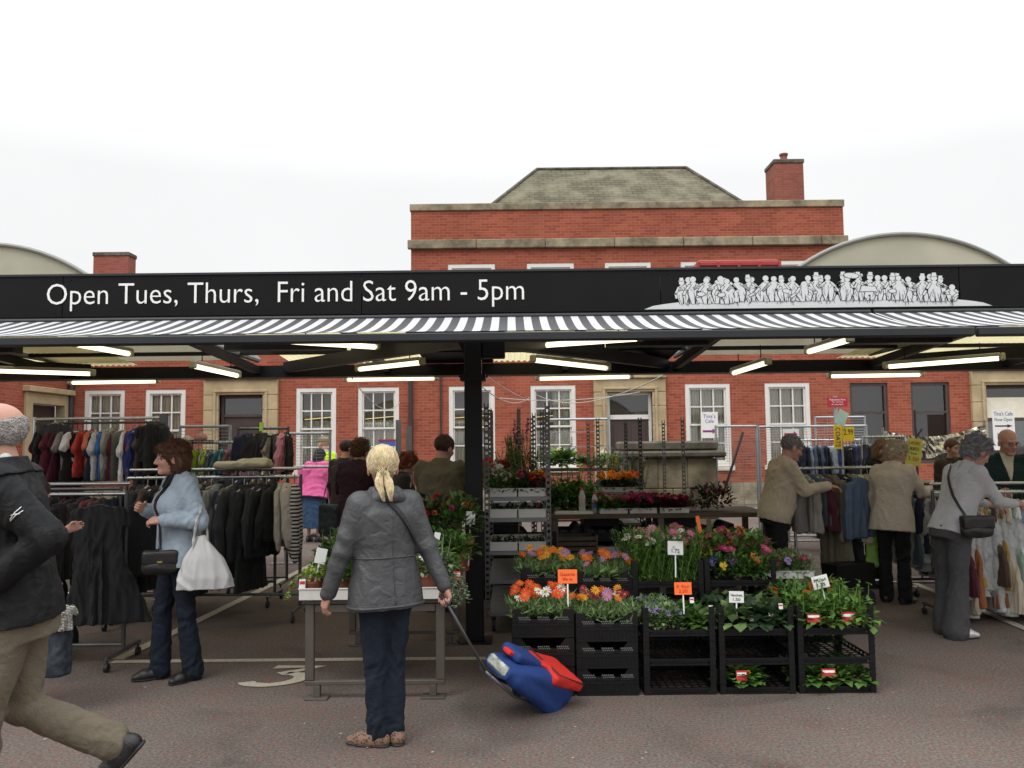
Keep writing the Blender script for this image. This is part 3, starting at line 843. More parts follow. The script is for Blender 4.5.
# ---- stone pier with its heavy coping
YP = 12.6
pa, pb = X(628, YP), X(716, YP)
pz = Z(458, YP, 670); pt = Z(441, YP, 670)
pr = empty('stone_pier', ((pa + pb) / 2, YP + 0.5, 0), 0, 'square blackened sandstone pier with heavy moulded coping in front of the brown door', 'stone pier')
po = -pr.location
k = MB(); zz = 0; i = 0
while zz < pz - 0.03:
    z2_ = min(zz + 0.46, pz - 0.002)
    n_ = 2 if i % 2 else 3
    for q in range(n_):
        k.box(pa + (pb - pa) * q / n_ + 0.002, YP, zz, pa + (pb - pa) * (q + 1) / n_ - 0.003, YP + 1.1, z2_ - 0.005)
    zz = z2_; i += 1
k.build('shaft', M['stone_dirty'], pr, bevel=0.012, loc=po)
k = MB(); dx = 0.09
k.box(pa - dx, YP - 0.10, pz, pb + dx + 0.04, YP + 1.2, pz + (pt - pz) * 0.42)
k.box(pa - 0.06, YP - 0.03, pz + (pt - pz) * 0.42 + 0.002, pb + 0.03, YP + 1.13, pt)
k.build('coping', M['stone_dark'], pr, bevel=0.03, loc=po)

# ================================================================== MARKET CANOPY
YF, YBK = 6.95, 11.1
XP = at(473.5, 420, YF).x
can = empty('market_canopy', (XP, YF, 0), 0, 'black steel market canopy with corrugated roof sheets and barrel vaults on a square post', 'canopy')
co = -can.location


def cpart(mb, name, m, parent=None, smooth=False, bevel=0.0):
    return mb.build(name, m, parent or can, smooth, bevel, loc=co if parent is None else None)


def post(x, y, top):
    k = MB()
    k.box(x - 0.072, y - 0.072, 0.012, x + 0.072, y + 0.072, top)
    o = cpart(k, 'post', M['steel'], bevel=0.006)
    k = MB(); k.box(x - 0.14, y - 0.14, 0, x + 0.14, y + 0.14, 0.012)
    k.box(x - 0.105, y - 0.09, 2.14, x + 0.105, y + 0.09, 2.19)
    cpart(k, 'collar', M['steel'], o)
    for s_ in (-1, 1):
        k = MB()
        k.prism([(0.073, 2.62), (0.073, 2.36), (0.12, 2.46), (0.30, 2.60), (0.30, 2.62)] if s_ > 0 else [(-0.30, 2.62), (-0.30, 2.60), (-0.12, 2.46), (-0.073, 2.36), (-0.073, 2.62)],
                lambda u, v, sd_: (x + u, y - 0.03 + 0.06 * sd_, v))
        cpart(k, 'gusset', M['steel'], o)


for x in (XP, XP + 7.8, XP - 7.8):
    post(x, YF, 2.75)
for x in (XP * YBK / YF, XP + 7.8, XP - 7.8):
    post(x, YBK, 2.60)
k = MB(); k.box(XP + 0.075, YF - 0.06, 2.33, XP + 0.27, YF + 0.09, 2.60); cpart(k, 'junction_box', M['steel'], bevel=0.01)
k = MB()
k.box(-9.5, YF - 0.09, 2.63, 9.5, YF + 0.09, 2.84)
k.box(-9.5, YF - 0.12, 2.842, 9.5, YF + 0.12, 2.87)
cpart(k, 'front_beam', M['steel'])
k = MB(); k.box(-9.5, YBK - 0.08, 2.56, 9.5, YBK + 0.08, 2.69); k.box(-9.5, YBK - 0.14, 2.53, 9.5, YBK + 0.14, 2.558)
cpart(k, 'back_beam', M['steel'])
for yy, z0_, z1_ in ((8.15, 2.84, 2.90), (9.2, 2.80, 2.85), (10.2, 2.745, 2.785)):
    k = MB(); k.box(-9.5, yy - 0.05, z0_, 9.5, yy + 0.05, z1_); cpart(k, 'purlin', M['steel'])
VC = [3.48, -4.68]                      # barrel vault centres
VR, VH = 1.62, 1.30                     # radius, half width
VZ = 3.42 - VR
raf = sorted([c + s_ * VH for c in VC for s_ in (-1, 1)] + [-1.65, 0.7, -7.5, 6.6])
for xx in raf:
    k = MB(); k.bar((xx, YF + 0.09, 2.82), (xx, YBK - 0.08, 2.62), 0.07, 0.10); cpart(k, 'rafter', M['steel'])
# raking members running from the post to the back beam
for (xe, ye) in ((-3.0, YBK - 0.1), (2.05, YBK - 0.1), (-1.75, 9.2), (1.0, 9.2)):
    k = MB(); k.bar((XP, YF + 0.1, 2.52), (xe, ye, 2.66), 0.09, 0.14); cpart(k, 'raking_strut', M['steel'])
for xb in (XP + 7.8, XP - 7.8):
    for s_ in (-1, 1):
        k = MB(); k.bar((xb, YF + 0.1, 2.52), (xb + s_ * 2.5, YBK - 0.1, 2.66), 0.09, 0.14); cpart(k, 'raking_strut', M['steel'])
for (xa, xb) in ((-1.75, -3.0), (1.0, 2.05), (3.3, 4.6), (-5.2, -6.4)):
    k = MB(); k.box(min(xa, xb), 8.6, 2.62, max(xa, xb), 8.78, 2.70); cpart(k, 'cable_tray', M['steel'])


def corrugated(x0, x1, y0, y1, z0, z1, name, m):
    k = MB(); n = max(4, int((x1 - x0) / 0.019)); pts = []
    for i in range(n + 1):
        x = x0 + (x1 - x0) * i / n
        pts.append((x, 0.012 * math.sin(2 * PI * x / 0.076)))
    for (p, q) in zip(pts, pts[1:]):
        k.quad((p[0], y0, z0 + p[1]), (q[0], y0, z0 + q[1]), (q[0], y1, z1 + q[1]), (p[0], y1, z1 + p[1]))
    return cpart(k, name, m, smooth='all')


for (a, b) in ((VC[1] + VH + 0.42, -1.17), (-0.24, 1.28), (VC[0] + VH - 0.4, 8.5), (-9.0, VC[1] - .35)):
    corrugated(a, b, YF - 0.1, YBK + 0.05, 3.0, 2.73, 'roof_sheet', M['sheet'])
for (a, b) in ((-1.15, -.25), (1.3, VC[0] - VH - .1)):
    k = MB(); k.prism([(YF, 2.96), (YBK, 2.70), (YBK, 2.73), (YF, 2.99)], lambda u, v, s_: (a if s_ == 0 else b, u, v)); cpart(k, 'solid_roof_panel', M['steel'])
for c in VC:
    a0 = math.asin(VH / VR); n = 28; Y0, Y1 = 7.25, 11.0
    ang = [-a0 + 2 * a0 * i / n for i in range(n + 1)]
    k = MB()
    for (p, q) in zip(ang, ang[1:]):
        P = lambda t, y: (c + VR * math.sin(t), y, VZ + VR * math.cos(t))
        k.quad(P(p, Y0), P(q, Y0), P(q, Y1), P(p, Y1))
    v = cpart(k, 'barrel_vault', M['vault'], smooth='all')
    k = MB()
    for yy in (Y0, Y1):
        k.tube([(c + (VR + .01) * math.sin(t), yy, VZ + (VR + .01) * math.cos(t)) for t in ang], 0.020, 8)
    for xx in (-VH, VH):
        k.tube([(c + xx, Y0, VZ + VR * math.cos(a0)), (c + xx, Y1, VZ + VR * math.cos(a0))], 0.04, 8)
    cpart(k, 'vault_rim', M['rim'], v, smooth=True)
    zb = VZ + VR * math.cos(a0)
    for yy in (Y0 + 0.02, Y1 - 0.02):
        k = MB()
        for (p, q) in zip(ang, ang[1:]):
            k.quad((c + VR * math.sin(p), yy, zb), (c + VR * math.sin(q), yy, zb), (c + VR * math.sin(q), yy, VZ + VR * math.cos(q)), (c + VR * math.sin(p), yy, VZ + VR * math.cos(p)))
        cpart(k, 'vault_end', M['vault'], v)
    k = MB()
    for yy in (8.2, 9.2, 10.2):
        k.tube([(c + (VR - .03) * math.sin(t), yy, VZ + (VR - .03) * math.cos(t)) for t in ang], 0.02, 6)
    cpart(k, 'vault_rib', M['steel'], v)

# ---- the sign board
YS = 6.70
zb, ztop = at(480, 312.5, YS).z, at(480, 272, YS).z
sg = empty('sign_board', (0, YS, zb), 0, 'long black fascia board giving market opening days and a procession drawn in white', 'sign')
so = -sg.location
for i in range(5):
    k = MB(); k.box(-6.1 + i * 2.44 + .003, YS + (.0015 if i % 2 else 0), zb, -6.1 + (i + 1) * 2.44 - .003, YS + 0.05, ztop)
    for x in (.06, 1.2, 2.38):
        for z in (zb + .03, ztop - .03): k.box(-6.1 + i * 2.44 + x - .006, YS - .003, z - .006, -6.1 + i * 2.44 + x + .006, YS + .002, z + .006)
    k.build('board', M['sign'], sg, loc=so)
k = MB(); k.box(-6.2, YS - .012, ztop + .0005, 6.2, YS + .07, ztop + .018); k.build('capping', M['awnbar'], sg, loc=so)


def text_mesh(body, size=0.2, ext=0.002, res=3, align='LEFT', thin=0.0):
    cu = bpy.data.curves.new('lettering', 'FONT')
    cu.body = body; cu.size = size; cu.extrude = ext; cu.resolution_u = res; cu.align_x = align; cu.offset = -thin
    o = bpy.data.objects.new('lettering', cu); col.objects.link(o)
    dg = bpy.context.evaluated_depsgraph_get(); dg.update()
    me = bpy.data.meshes.new_from_object(o.evaluated_get(dg))
    bpy.data.objects.remove(o); bpy.data.curves.remove(cu)
    return me


def fit_text(body, center, wid, hei, m, parent, loc_off=None, name='lettering', rz=0.0, keep=False, thin=0.0):
    """Flat lettering fitted into wid x hei, standing upright and facing -Y (turned by rz)."""
    me = text_mesh(body, thin=thin)
    co_ = np.zeros(len(me.vertices) * 3); me.vertices.foreach_get('co', co_); co_ = co_.reshape(-1, 3)
    lo, hi = co_.min(0), co_.max(0)
    sx_, sy_ = wid / max(hi[0] - lo[0], 1e-6), hei / max(hi[1] - lo[1], 1e-6)
    if keep: sx_ = sy_ = min(sx_, sy_)
    cx_, cy_ = (lo[0] + hi[0]) / 2, (lo[1] + hi[1]) / 2
    q = np.stack([(co_[:, 0] - cx_) * sx_, -(co_[:, 2] - lo[2]) * 0.4, (co_[:, 1] - cy_) * sy_], 1)
    me.vertices.foreach_set('co', q.ravel()); me.materials.clear(); me.materials.append(m); me.update()
    return link(name, me, parent, center, (0, 0, rz))


tx0, tx1 = at(47, 300, YS).x, at(524, 292, YS).x
zlo, zhi = at(285, 309.0, YS).z, at(285, 281.5, YS).z
tm = fit_text('Open Tues, Thurs,  Fri and Sat 9am - 5pm', (((tx0 + tx1) / 2), -0.0035, (zlo + zhi) / 2 - zb), tx1 - tx0, zhi - zlo, M['letter'], sg, thin=.0014)
# painted procession on its pale mound
mx0, mx1 = at(644, 306, YS).x, at(992, 306, YS).x
mzt = at(820, 295, YS).z - zb
k = MB(); n = 40; pts = []
for i in range(n + 1):
    t = i / n; pts.append((mx0 + (mx1 - mx0) * t, 0.012 + (mzt - 0.012) * min(1, math.sin(PI * t) ** 0.55 * 1.0)))
poly = [(mx0, 0.010)] + [(mx1, 0.010)] + pts[::-1][1:-1]
k.prism(poly, lambda u, v, s_: (u, -0.004 if s_ == 0 else -0.0005, v))
k.build('printed_mound', M['print_white'], sg)


def figure_mesh(kind, seed):
    r_ = random.Random(seed); k = MB()
    H = 0.17 if kind != 'child' else 0.115
    if kind == 'kneel': H = 0.10
    def ell(cx, cz, rx, rz, m, y, n=14):
        k.add([(cx + rx * math.cos(2 * PI * i / n), y, cz + rz * math.sin(2 * PI * i / n)) for i in range(n)], [tuple(range(n))], m)
    def poly_(pts, m, y):
        k.add([(u, y, v) for u, v in pts], [tuple(range(len(pts)))], m)
    ln = 0.0035
    w_ = 0.030 + r_.uniform(0, .012)
    body = [(-w_ * .55, 0.0), (w_ * .55, 0.0), (w_ * .9, H * .35), (w_ * .75, H * .66), (w_ * .25, H * .76), (-w_ * .3, H * .76), (-w_ * .8, H * .64), (-w_ * .95, H * .32)]
    out = [(u * 1.14 + (0.001 if u > 0 else -0.001), v * 1.01) for u, v in body]
    poly_(out, 1, -0.0052); poly_(body, 0, -0.0060)
    ell(0, H * .86, .0175, .020, 1, -0.0056); ell(0, H * .86, .0150, .0175, 0, -0.0064)
    poly_([(-.004, 0), (.004, 0), (.0005, H * .36), (-.0005, H * .36)], 1, -0.0066)
    for sg in (-1, 1):        # arms
        e_ = (sg * (w_ + r_.uniform(.0, .016)), H * r_.uniform(.42, .56)); h_ = (e_[0] + sg * r_.uniform(-.03, .022), e_[1] + r_.uniform(-.03, .045)); a_ = (sg * w_ * .6, H * .66)
        for t_, m_, y_ in ((.0085, 1, -.0066), (.0055, 0, -.0070)):
            for p_, q_ in ((a_, e_), (e_, h_)):
                d_ = Vector((q_[0] - p_[0], q_[1] - p_[1])).normalized() * t_
                poly_([(p_[0] - d_.x - d_.y, p_[1] - d_.y + d_.x), (p_[0] - d_.x + d_.y, p_[1] - d_.y - d_.x), (q_[0] + d_.x + d_.y, q_[1] + d_.y - d_.x), (q_[0] + d_.x - d_.y, q_[1] + d_.y + d_.x)], m_, y_)
    for q in range(8):        # drawn folds
        a_ = (r_.uniform(-w_ * .7, w_ * .7), r_.uniform(H * .1, H * .6)); b_ = (a_[0] + r_.uniform(-.014, .014), a_[1] - r_.uniform(.015, .05))
        dx_ = ln * .30
        poly_([(a_[0] - dx_, a_[1]), (b_[0] - dx_, b_[1]), (b_[0] + dx_, b_[1]), (a_[0] + dx_, a_[1])], 1, -0.0068)
    if kind == 'hat':
        poly_([(-.026, H * .92), (.026, H * .92), (.016, H * .955), (.013, H * 1.08), (-.013, H * 1.08), (-.016, H * .955)], 1, -0.0072)
        poly_([(-.021, H * .93), (.021, H * .93), (.012, H * .955), (.0095, H * 1.06), (-.0095, H * 1.06), (-.012, H * .955)], 0, -0.0080)
    if kind == 'basket':
        ell(w_ * .9, H * .36, .024, .016, 1, -0.0072); ell(w_ * .9, H * .36, .020, .0125, 0, -0.0080)
    if kind == 'brolly':
        ell(-.02, H * 1.02, .046, .022, 1, -0.0072); ell(-.02, H * 1.02, .041, .018, 0, -0.0080)
        poly_([(-.021, H * .5), (-.019, H * .5), (-.019, H), (-.021, H)], 1, -0.0084)
    if kind == 'cart':
        ell(.045, .028, .03, .03, 1, -0.0072); ell(.045, .028, .026, .026, 0, -0.0080); ell(.045, .028, .006, .006, 1, -0.0086)
        poly_([(.0, .055), (.10, .050), (.09, .095), (.01, .090)], 1, -0.0090); poly_([(.004, .058), (.095, .054), (.086, .091), (.014, .087)], 0, -0.0096)
    return k.data('printed_figure', [M['print_white'], M['print_line']])


fm = {kd: [figure_mesh(kd, i * 7 + j) for j in range(3)] for i, kd in enumerate(('plain', 'hat', 'basket', 'child', 'kneel', 'brolly', 'cart'))}
seq = [(683, 'hat'), (695, 'plain'), (707, 'basket'), (719, 'plain'), (729, 'basket'), (740, 'kneel'), (751, 'hat'), (763, 'child'), (774, 'plain'), (784, 'hat'),
       (790, 'cart'), (806, 'basket'), (815, 'hat'), (828, 'plain'), (845, 'brolly'), (858, 'brolly'), (868, 'hat'), (877, 'cart'), (890, 'hat'), (899, 'basket'), (911, 'plain'), (921, 'hat'), (930, 'plain'), (940, 'hat'), (951, 'kneel')]
for px in range(688, 945, 13): seq.append((px + random.randint(-3, 3), random.choice(['plain', 'hat', 'child', 'basket', 'plain'])))
zfig = at(820, 305.0, YS).z - zb
for i, (px, kd) in enumerate(seq):
    t = (px - 644) / 348.0
    fo_ = link('printed_figure', fm[kd][i % 3], sg, (at(px, 290, YS).x, -0.0011 * (i % 5), zfig + (0.034 if 0.25 < t < .75 else 0.02)))
    sc_ = random.uniform(.9, 1.1); fo_.scale = (1.55 * sc_ * random.choice((-1, 1)), 1, 1.26 * sc_); fo_.rotation_euler = (0, random.uniform(-.13, .13), 0)

# ---- striped awnings
YA0, YA1 = 6.62, 5.2
za0, za1 = at(512, 317, YA0).z, at(512, 330.5, YA1).z


def awning(x0, x1, label):
    a = empty('striped_awning', ((x0 + x1) / 2, YA0, za0), 0, label, 'awning', 'awnings along the stall front')
    k = MB(); nx, ny = 60, 14
    cx_ = (x0 + x1) / 2
    for i in range(nx):
        for j in range(ny):
            def P(u, v):
                x = (x0 + (x1 - x0) * u) - cx_; t = v
                sag = -0.045 * math.sin(PI * t) - 0.02 * t * math.sin(2 * PI * (u * 3.2 + .2)) * (1 - t)
                return (x, (YA1 - YA0) * t, (za1 - za0) * t + sag)
            k.quad(P(i / nx, j / ny), P(i / nx, (j + 1) / ny), P((i + 1) / nx, (j + 1) / ny), P((i + 1) / nx, j / ny))
    k.build('fabric', M['awning'], a, smooth='all')
    zb_ = at(512, 337.0, YA1).z - za0
    k = MB(); y_ = YA1 - YA0 - 0.02; q = 0.031
    prof = [(-.03, -.026), (.022, -.032), (.034, 0.0), (.022, .030), (-.03, .026)]
    n = len(prof); vs = [(xx, y_ + p[0], zb_ + p[1]) for xx in (x0 - cx_, x1 - cx_) for p in prof]
    k.add(vs, [tuple(range(n)), tuple(range(2 * n - 1, n - 1, -1))] + [(i, n + i, n + (i + 1) % n, (i + 1) % n) for i in range(n)])
    k.build('front_bar', M['awnbar'], a, bevel=0.006)
    k = MB(); k.tube([(x0 - cx_, 0.03, 0.012), (x1 - cx_, 0.03, 0.012)], 0.022, 10); k.build('roller', M['awnbar'], a, smooth=True)
    for f in (0.22, 0.78):
        xx = (x0 + (x1 - x0) * f) - cx_
        k = MB(); k.bar((xx, 0, -0.05), (xx + 0.5, (YA1 - YA0) * .5, (za1 - za0) * .5 - 0.09), 0.05, 0.035); k.bar((xx + 0.5, (YA1 - YA0) * .5, (za1 - za0) * .5 - 0.09), (xx, YA1 - YA0 + 0.02, zb_ + 0.0), 0.045, 0.03)
        k.build('folding_arm', M['awnbar'], a, bevel=0.004)
    return a


xj = at(973, 330, YA1).x
awning(-4.6, xj - 0.012, 'long black and white striped awning below the opening times')
awning(xj + 0.012, 7.0, 'striped awning at the end beyond the drawn procession, its bar butting the longer one')


# ---- fluorescent fittings hung under the canopy
FIX = [(75, 343, 7.6, 130, 353, 8.6, 'above the dresses, nearest the front bar'), (-6, 370, 10.0, 93, 373, 10.0, 'cut off by the photo edge over the dresses'),
       (70, 382, 11.35, 158, 380.5, 11.35, 'over the first two sash windows'), (193, 365, 8.8, 238, 375, 10.1, 'in front of the stone door surround'),
       (288, 340, 7.2, 377, 346, 8.3, 'half hidden by the front bar above the gap'), (358, 368.5, 9.6, 422, 361.5, 8.8, 'slanting up beside the post'),
       (345, 379, 11.35, 437, 377.5, 11.35, 'level on the back beam behind the post'), (533, 359, 8.8, 608, 367.5, 9.6, 'slanting down past the post over the flowers'),
       (532, 345, 8.2, 640, 337, 7.2, 'nearest the front bar over the flowers'), (537, 378, 11.35, 632, 376, 11.35, 'level on the back beam over the central door'),
       (733, 372.5, 10.1, 768, 361.5, 8.8, 'between the last two white sash windows'), (808, 351, 8.6, 850, 338.5, 7.4, 'steep, under the drawn procession'),
       (885, 366, 9.6, 1003, 357, 9.0, 'long one in front of the two dark windows'), (829, 375.5, 11.35, 922, 374, 11.35, 'level on the back beam above the dark windows')]
for (a0, b0, y0, a1, b1, y1, wh) in FIX:
    p, q = at(a0, b0, y0), at(a1, b1, y1)
    c = (p + q) / 2; d = q - p; Ln = d.length
    o = empty('fluorescent_light', c, 0, 'lit fluorescent fitting ' + wh, 'strip light', 'strip lights under the canopy')
    o.rotation_mode = 'QUATERNION'
    xa = d.normalized(); ya = Vector((0, 0, 1)).cross(xa).normalized(); za = xa.cross(ya)
    o.rotation_quaternion = Matrix((xa, ya, za)).transposed().to_quaternion()
    k = MB(); k.box(-Ln / 2 + .02, -.045, .012, Ln / 2 - .02, .045, .05); k.build('housing', M['housing'], o, bevel=0.008)
    k = MB(); k.tube([(-Ln / 2 + .04, 0, -.012), (Ln / 2 - .04, 0, -.012)], 0.024, 12); k.build('tube', M['tube'], o, smooth=True)
    for s_ in (-1, 1):
        k = MB(); k.box(s_ * Ln / 2 - .024, -.038, -.036, s_ * Ln / 2 + .024, .038, .046); k.build('end_cap', M['endcap'], o, bevel=0.012)
    for s_ in (-.32, .32):
        k = MB(); top = 2.66 - c.z if c.z < 2.6 else 0.2
        k.tube([(s_ * Ln, 0, .05), (s_ * Ln, 0, max(.08, min(.3, top)))], 0.006, 5)
        k.build('hanger_rod', M['steel'], o)

# ---- red plastic crate lying on the roof
yc = 7.7
a, b, t = at(693, 264, yc), at(784, 264, yc), at(738, 259.5, yc).z
rc = empty('red_crate', ((a.x + b.x) / 2, yc, 2.99), 0, 'upturned red plastic crate lying on the canopy roof above the drawn procession', 'crate')
w_ = b.x - a.x; h_ = t - 2.99
mred = mat('red_crate_plastic', (0.33, 0.03, 0.022), 0.45, var=0.2)
k = MB()
k.prism([(-w_ / 2, 0), (w_ / 2, 0), (w_ / 2 - .03, h_ * .55), (w_ / 2 - .05, h_), (-w_ / 2 + .05, h_), (-w_ / 2 + .03, h_ * .55)], lambda u, v, s_: (u, 0.5 * s_, v))
k.build('shell', mred, rc, bevel=0.012)
k = MB()
for i in range(5):
    x = -w_ / 2 + .03 + i * (w_ - .09) / 4; k.box(x, -.02, 0.02, x + .03, -.001, h_ - 0.02)
k.box(-w_ / 2 + .06, -.018, h_ - .06, w_ / 2 - .06, -.001, h_ - .025); k.build('moulded_rib', mred, rc, bevel=0.004)

# ---- thin cables slung from the canopy to the building
def cable(p, q, sag, label, r=0.006):
    p, q = Vector(p), Vector(q); n = 18; k = MB()
    k.tube([tuple(p.lerp(q, t / n) - Vector((0, 0, sag * 4 * (t / n) * (1 - t / n))) - p) for t in range(n + 1)], r, 5)
    tag(k.build('slung_cable', M['cable'], loc=p, smooth='all'), label, 'cable', 'cables slung behind the canopy')
yy = 16.0
cable(at(470, 376, 11.2), at(530, 397, 21.8), 0.25, 'pale cable slung from the post to the first sash window beyond it', 0.009)
cable(at(484, 374, 11.2), at(530, 400, 21.8), 0.05, 'pale cable slanting straight down just above the drooping one', 0.008)
cable(at(537, 395, 21.8), at(668, 373, 11.2), 0.30, 'pale cable rising across the central stone door surround', 0.009)
cable(at(500, 398, 20.0), at(640, 392, 20.0), 0.12, 'pale cable hanging level across the brick and the sash window', 0.009)
cable(at(352, 378, 11.2), at(400, 402, 21.8), 0.3, 'pale cable dropping past the sash window nearest the downpipe', 0.008)

# ================================================================== FENCE PANELS
def mesh_panel(a, b, ztop, label, group, zbot=0.12, step=0.042, vstep=0.21, legs=True, wire=0.006):
    a, b = Vector(a), Vector(b); d = b - a; Ln = d.length; ang = math.atan2(d.y, d.x)
    o = empty('mesh_fence', ((a.x + b.x) / 2, (a.y + b.y) / 2, 0), ang, label, 'fence panel', group)
    k = MB(); r_ = 0.019
    k.tube([(-Ln / 2, 0, 0.03 if legs else zbot), (-Ln / 2, 0, ztop)], r_, 8); k.tube([(Ln / 2, 0, 0.03 if legs else zbot), (Ln / 2, 0, ztop)], r_, 8)
    k.tube([(-Ln / 2, 0, ztop - .02), (Ln / 2, 0, ztop - .02)], r_, 8); k.tube([(-Ln / 2, 0, zbot), (Ln / 2, 0, zbot)], r_, 8)
    k.build('frame', M['galv'], o, smooth=True)
    k = MB(); z = zbot + step
    while z < ztop - .04:
        k.box(-Ln / 2, -wire / 2, z - wire / 2, Ln / 2, wire / 2, z + wire / 2); z += step
    x = -Ln / 2 + vstep
    while x < Ln / 2 - .02:
        k.box(x - wire / 2, wire / 2 + .0005, zbot, x + wire / 2, wire * 1.5, ztop - .03); x += vstep
    k.build('wire_mesh', M['galv'], o)
    if legs:
        for s_ in (-1, 1):
            k = MB(); k.box(s_ * (Ln / 2) - .11, -.3, 0, s_ * (Ln / 2) + .11, .3, .11); k.build('foot', M['stone_dark'], o, bevel=.02)
    return o


ff = 'steel mesh fence panels behind the market'
yf = 13.2
mesh_panel((X(716, yf) , yf, 0), (X(757, yf), yf, 0), Z(425, yf, 740), 'narrow steel mesh panel beside the stone pier', ff, zbot=0.55)
mesh_panel((X(760, yf), yf + .05, 0), (X(868, yf), yf + .05, 0), Z(425, yf, 810), 'wide mesh panel behind the man sorting coats', ff)
mesh_panel((X(818, yf + .8), yf + .9, 0), (X(868, yf + .8), yf + .9, 0), Z(416, yf + .9, 840), 'taller mesh panel behind the yellow notices', ff)
mesh_panel((X(286, 11.5), 11.5, 0), (X(330, 11.5), 11.5, 0), Z(432, 11.5, 308), 'mesh display panel beside the man in the yellow vest', ff, zbot=Z(467, 11.5, 308), legs=False)
mesh_panel((X(180, 10.8), 10.8, 0), (X(230, 10.8), 10.8, 0), Z(425, 10.8, 210), 'mesh display panel above the rack of small clothes', ff, zbot=Z(470, 10.8, 210), legs=False)
mesh_panel((X(548, 13.6), 13.6, 0), (X(608, 13.6), 13.6, 0), Z(418, 13.6, 580), 'wide spaced rail barrier behind the flower trolleys', ff, step=0.24, vstep=1.2, wire=0.012)
# display panels stand on uprights
for (px, yy, zz) in ((286, 11.5, Z(467, 11.5, 308)), (330, 11.5, Z(467, 11.5, 308)), (180, 10.8, Z(470, 10.8, 210)), (230, 10.8, Z(470, 10.8, 210))):
    k = MB(); k.tube([(0, 0, 0.01), (0, 0, zz)], 0.016, 8); k.box(-.2, -.02, 0, .2, .02, .025)
    tag(k.build('panel_leg', M['galv'], loc=(X(px, yy), yy, 0)), 'thin steel upright under the ' + {286: 'doorway end of the panel by the yellow vest', 330: 'far end of the panel by the yellow vest', 180: 'hat end of the panel by the stone doorway', 230: 'far end of the panel by the stone doorway'}[px], 'upright', 'uprights under the mesh display panels')
k = MB(); p, q = at(743, 432, yf - .12), at(724, 492, yf - .12); k.tube([p - p, q - p], 0.02, 8)
tag(k.build('fence_brace', M['lead'], loc=p), 'dark brace leaning across the narrow mesh panel', 'brace')
k = MB(); k.tube([(0, 0, 0.02), (0, 0, 2.05)], .035, 8); k.box(-.16, -.16, 0, .16, .16, .03)
for (px, pt_) in ((398.5, 420), (409, 426)):
    yq = 13.0
    k = MB(); k.box(-.04, -.03, 0, .04, .03, Z(pt_, yq, px)); tag(k.build('grey_upright', M['post'], loc=(X(px, yq), yq, 0)), 'plain grey steel upright behind the man in olive' + (', taller of the pair' if px < 400 else ', shorter of the pair'), 'upright')

# ================================================================== NOTICES
def notice(name, px, py, wpx, hpx, Y, m, label, cat='notice', lines=(), rz=0.0, tilt=0.0, thick=0.004, group=None):
    """lines: (text, u, v, width share, height share, material[, quarter-turned])"""
    c = at(px, py, Y); s_ = Y / FPX
    W, H = wpx * s_, hpx * s_
    o = empty(name, c, rz, label, cat, group); o.rotation_euler = (0, tilt, rz)
    k = MB(); k.box(-W / 2, 0, -H / 2, W / 2, thick, H / 2); k.build('card', m, o)
    for ln in lines:
        if ln[0] == '->':
            u, v, ws, hs, mm = ln[1:6]; k = MB(); a, b_ = W * ws / 2, H * hs / 2
            k.prism([(-a, -b_ * .4), (a * .4, -b_ * .4), (a * .4, -b_), (a, 0), (a * .4, b_), (a * .4, b_ * .4), (-a, b_ * .4)], lambda p_, q_, s2: (p_ + u * W, -.0015 if s2 == 0 else -.0003, q_ + v * H))
            k.build('printed_arrow', mm, o)
            if len(ln) > 6:
                k = MB(); k.prism([(-a * .82, -b_ * .2), (a * .5, -b_ * .2), (a * .5, -b_ * .55), (a * .82, 0), (a * .5, b_ * .55), (a * .5, b_ * .2), (-a * .82, b_ * .2)], lambda p_, q_, s2: (p_ + u * W, -.0028 if s2 == 0 else -.0017, q_ + v * H))
                k.build('arrow_fill', ln[6], o)
            continue
        t = fit_text(ln[0], (ln[1] * W, -0.0012, ln[2] * H), (ln[3] * W) if len(ln) < 7 else ln[3] * H, (ln[4] * H) if len(ln) < 7 else ln[4] * W, ln[5], o)
        if len(ln) >= 7: t.rotation_euler = (0, R(90), 0)
    return o


B_, K_, W_ = M['ink_blue'], M['ink'], M['letter']
notice('cafe_poster', 709.5, 425, 17, 26, 21.9, M['paper'], 'white poster reading Tina\'s Cafe with an arrow, in a sash window',
       'poster', [("Tina's", 0, .34, .72, .15, B_), ('Cafe', 0, .15, .5, .13, B_), ('->', 0, -.24, .82, .22, M['ink_red'], B_)])
notice('arrow_notice', 791, 435, 16, 12, 13.12, M['paper'], 'small white arrow notice on the mesh behind the man sorting coats', 'notice', [('->', 0, .05, .85, .55, M['ink_red'], B_)])
notice('cafe_notice', 1004, 430, 22, 40, 20.5, M['paper'], 'tall white notice reading Now Open over a black arrow', 'notice',
       [("Tina's Cafe", 0, .41, .86, .10, K_), ('Now Open', 0, .25, .8, .11, K_), ('->', 0, .10, .8, .09, K_), ('breakfast', 0, -.10, .62, .07, B_), ('teas', 0, -.24, .4, .07, B_)])
k = MB(); k.tube([(0, 0, 0), (0, 0, Z(445, 20.55, 1004))], .02, 6); k.box(-.2, -.2, 0, .2, .2, .04)
tag(k.build('notice_stand', M['galv'], loc=(X(1004, 20.55), 20.56, 0)), 'thin steel stand holding up the tall cafe notice', 'stand')
yr = 13.6
notice('no_parking_sign', 837.5, 402, 20, 9.5, yr, M['red_plate'], 'small red plate sign on a grey pole above the yellow notices', 'sign',
       [('Pedestrian Area', 0, .26, .8, .2, W_), ('No parking', 0, 0, .55, .16, W_), ('At any time', 0, -.26, .6, .18, W_)], thick=.01)
k = MB(); k.tube([(0, 0, 0), (0, 0, Z(396, yr, 838))], .035, 10)
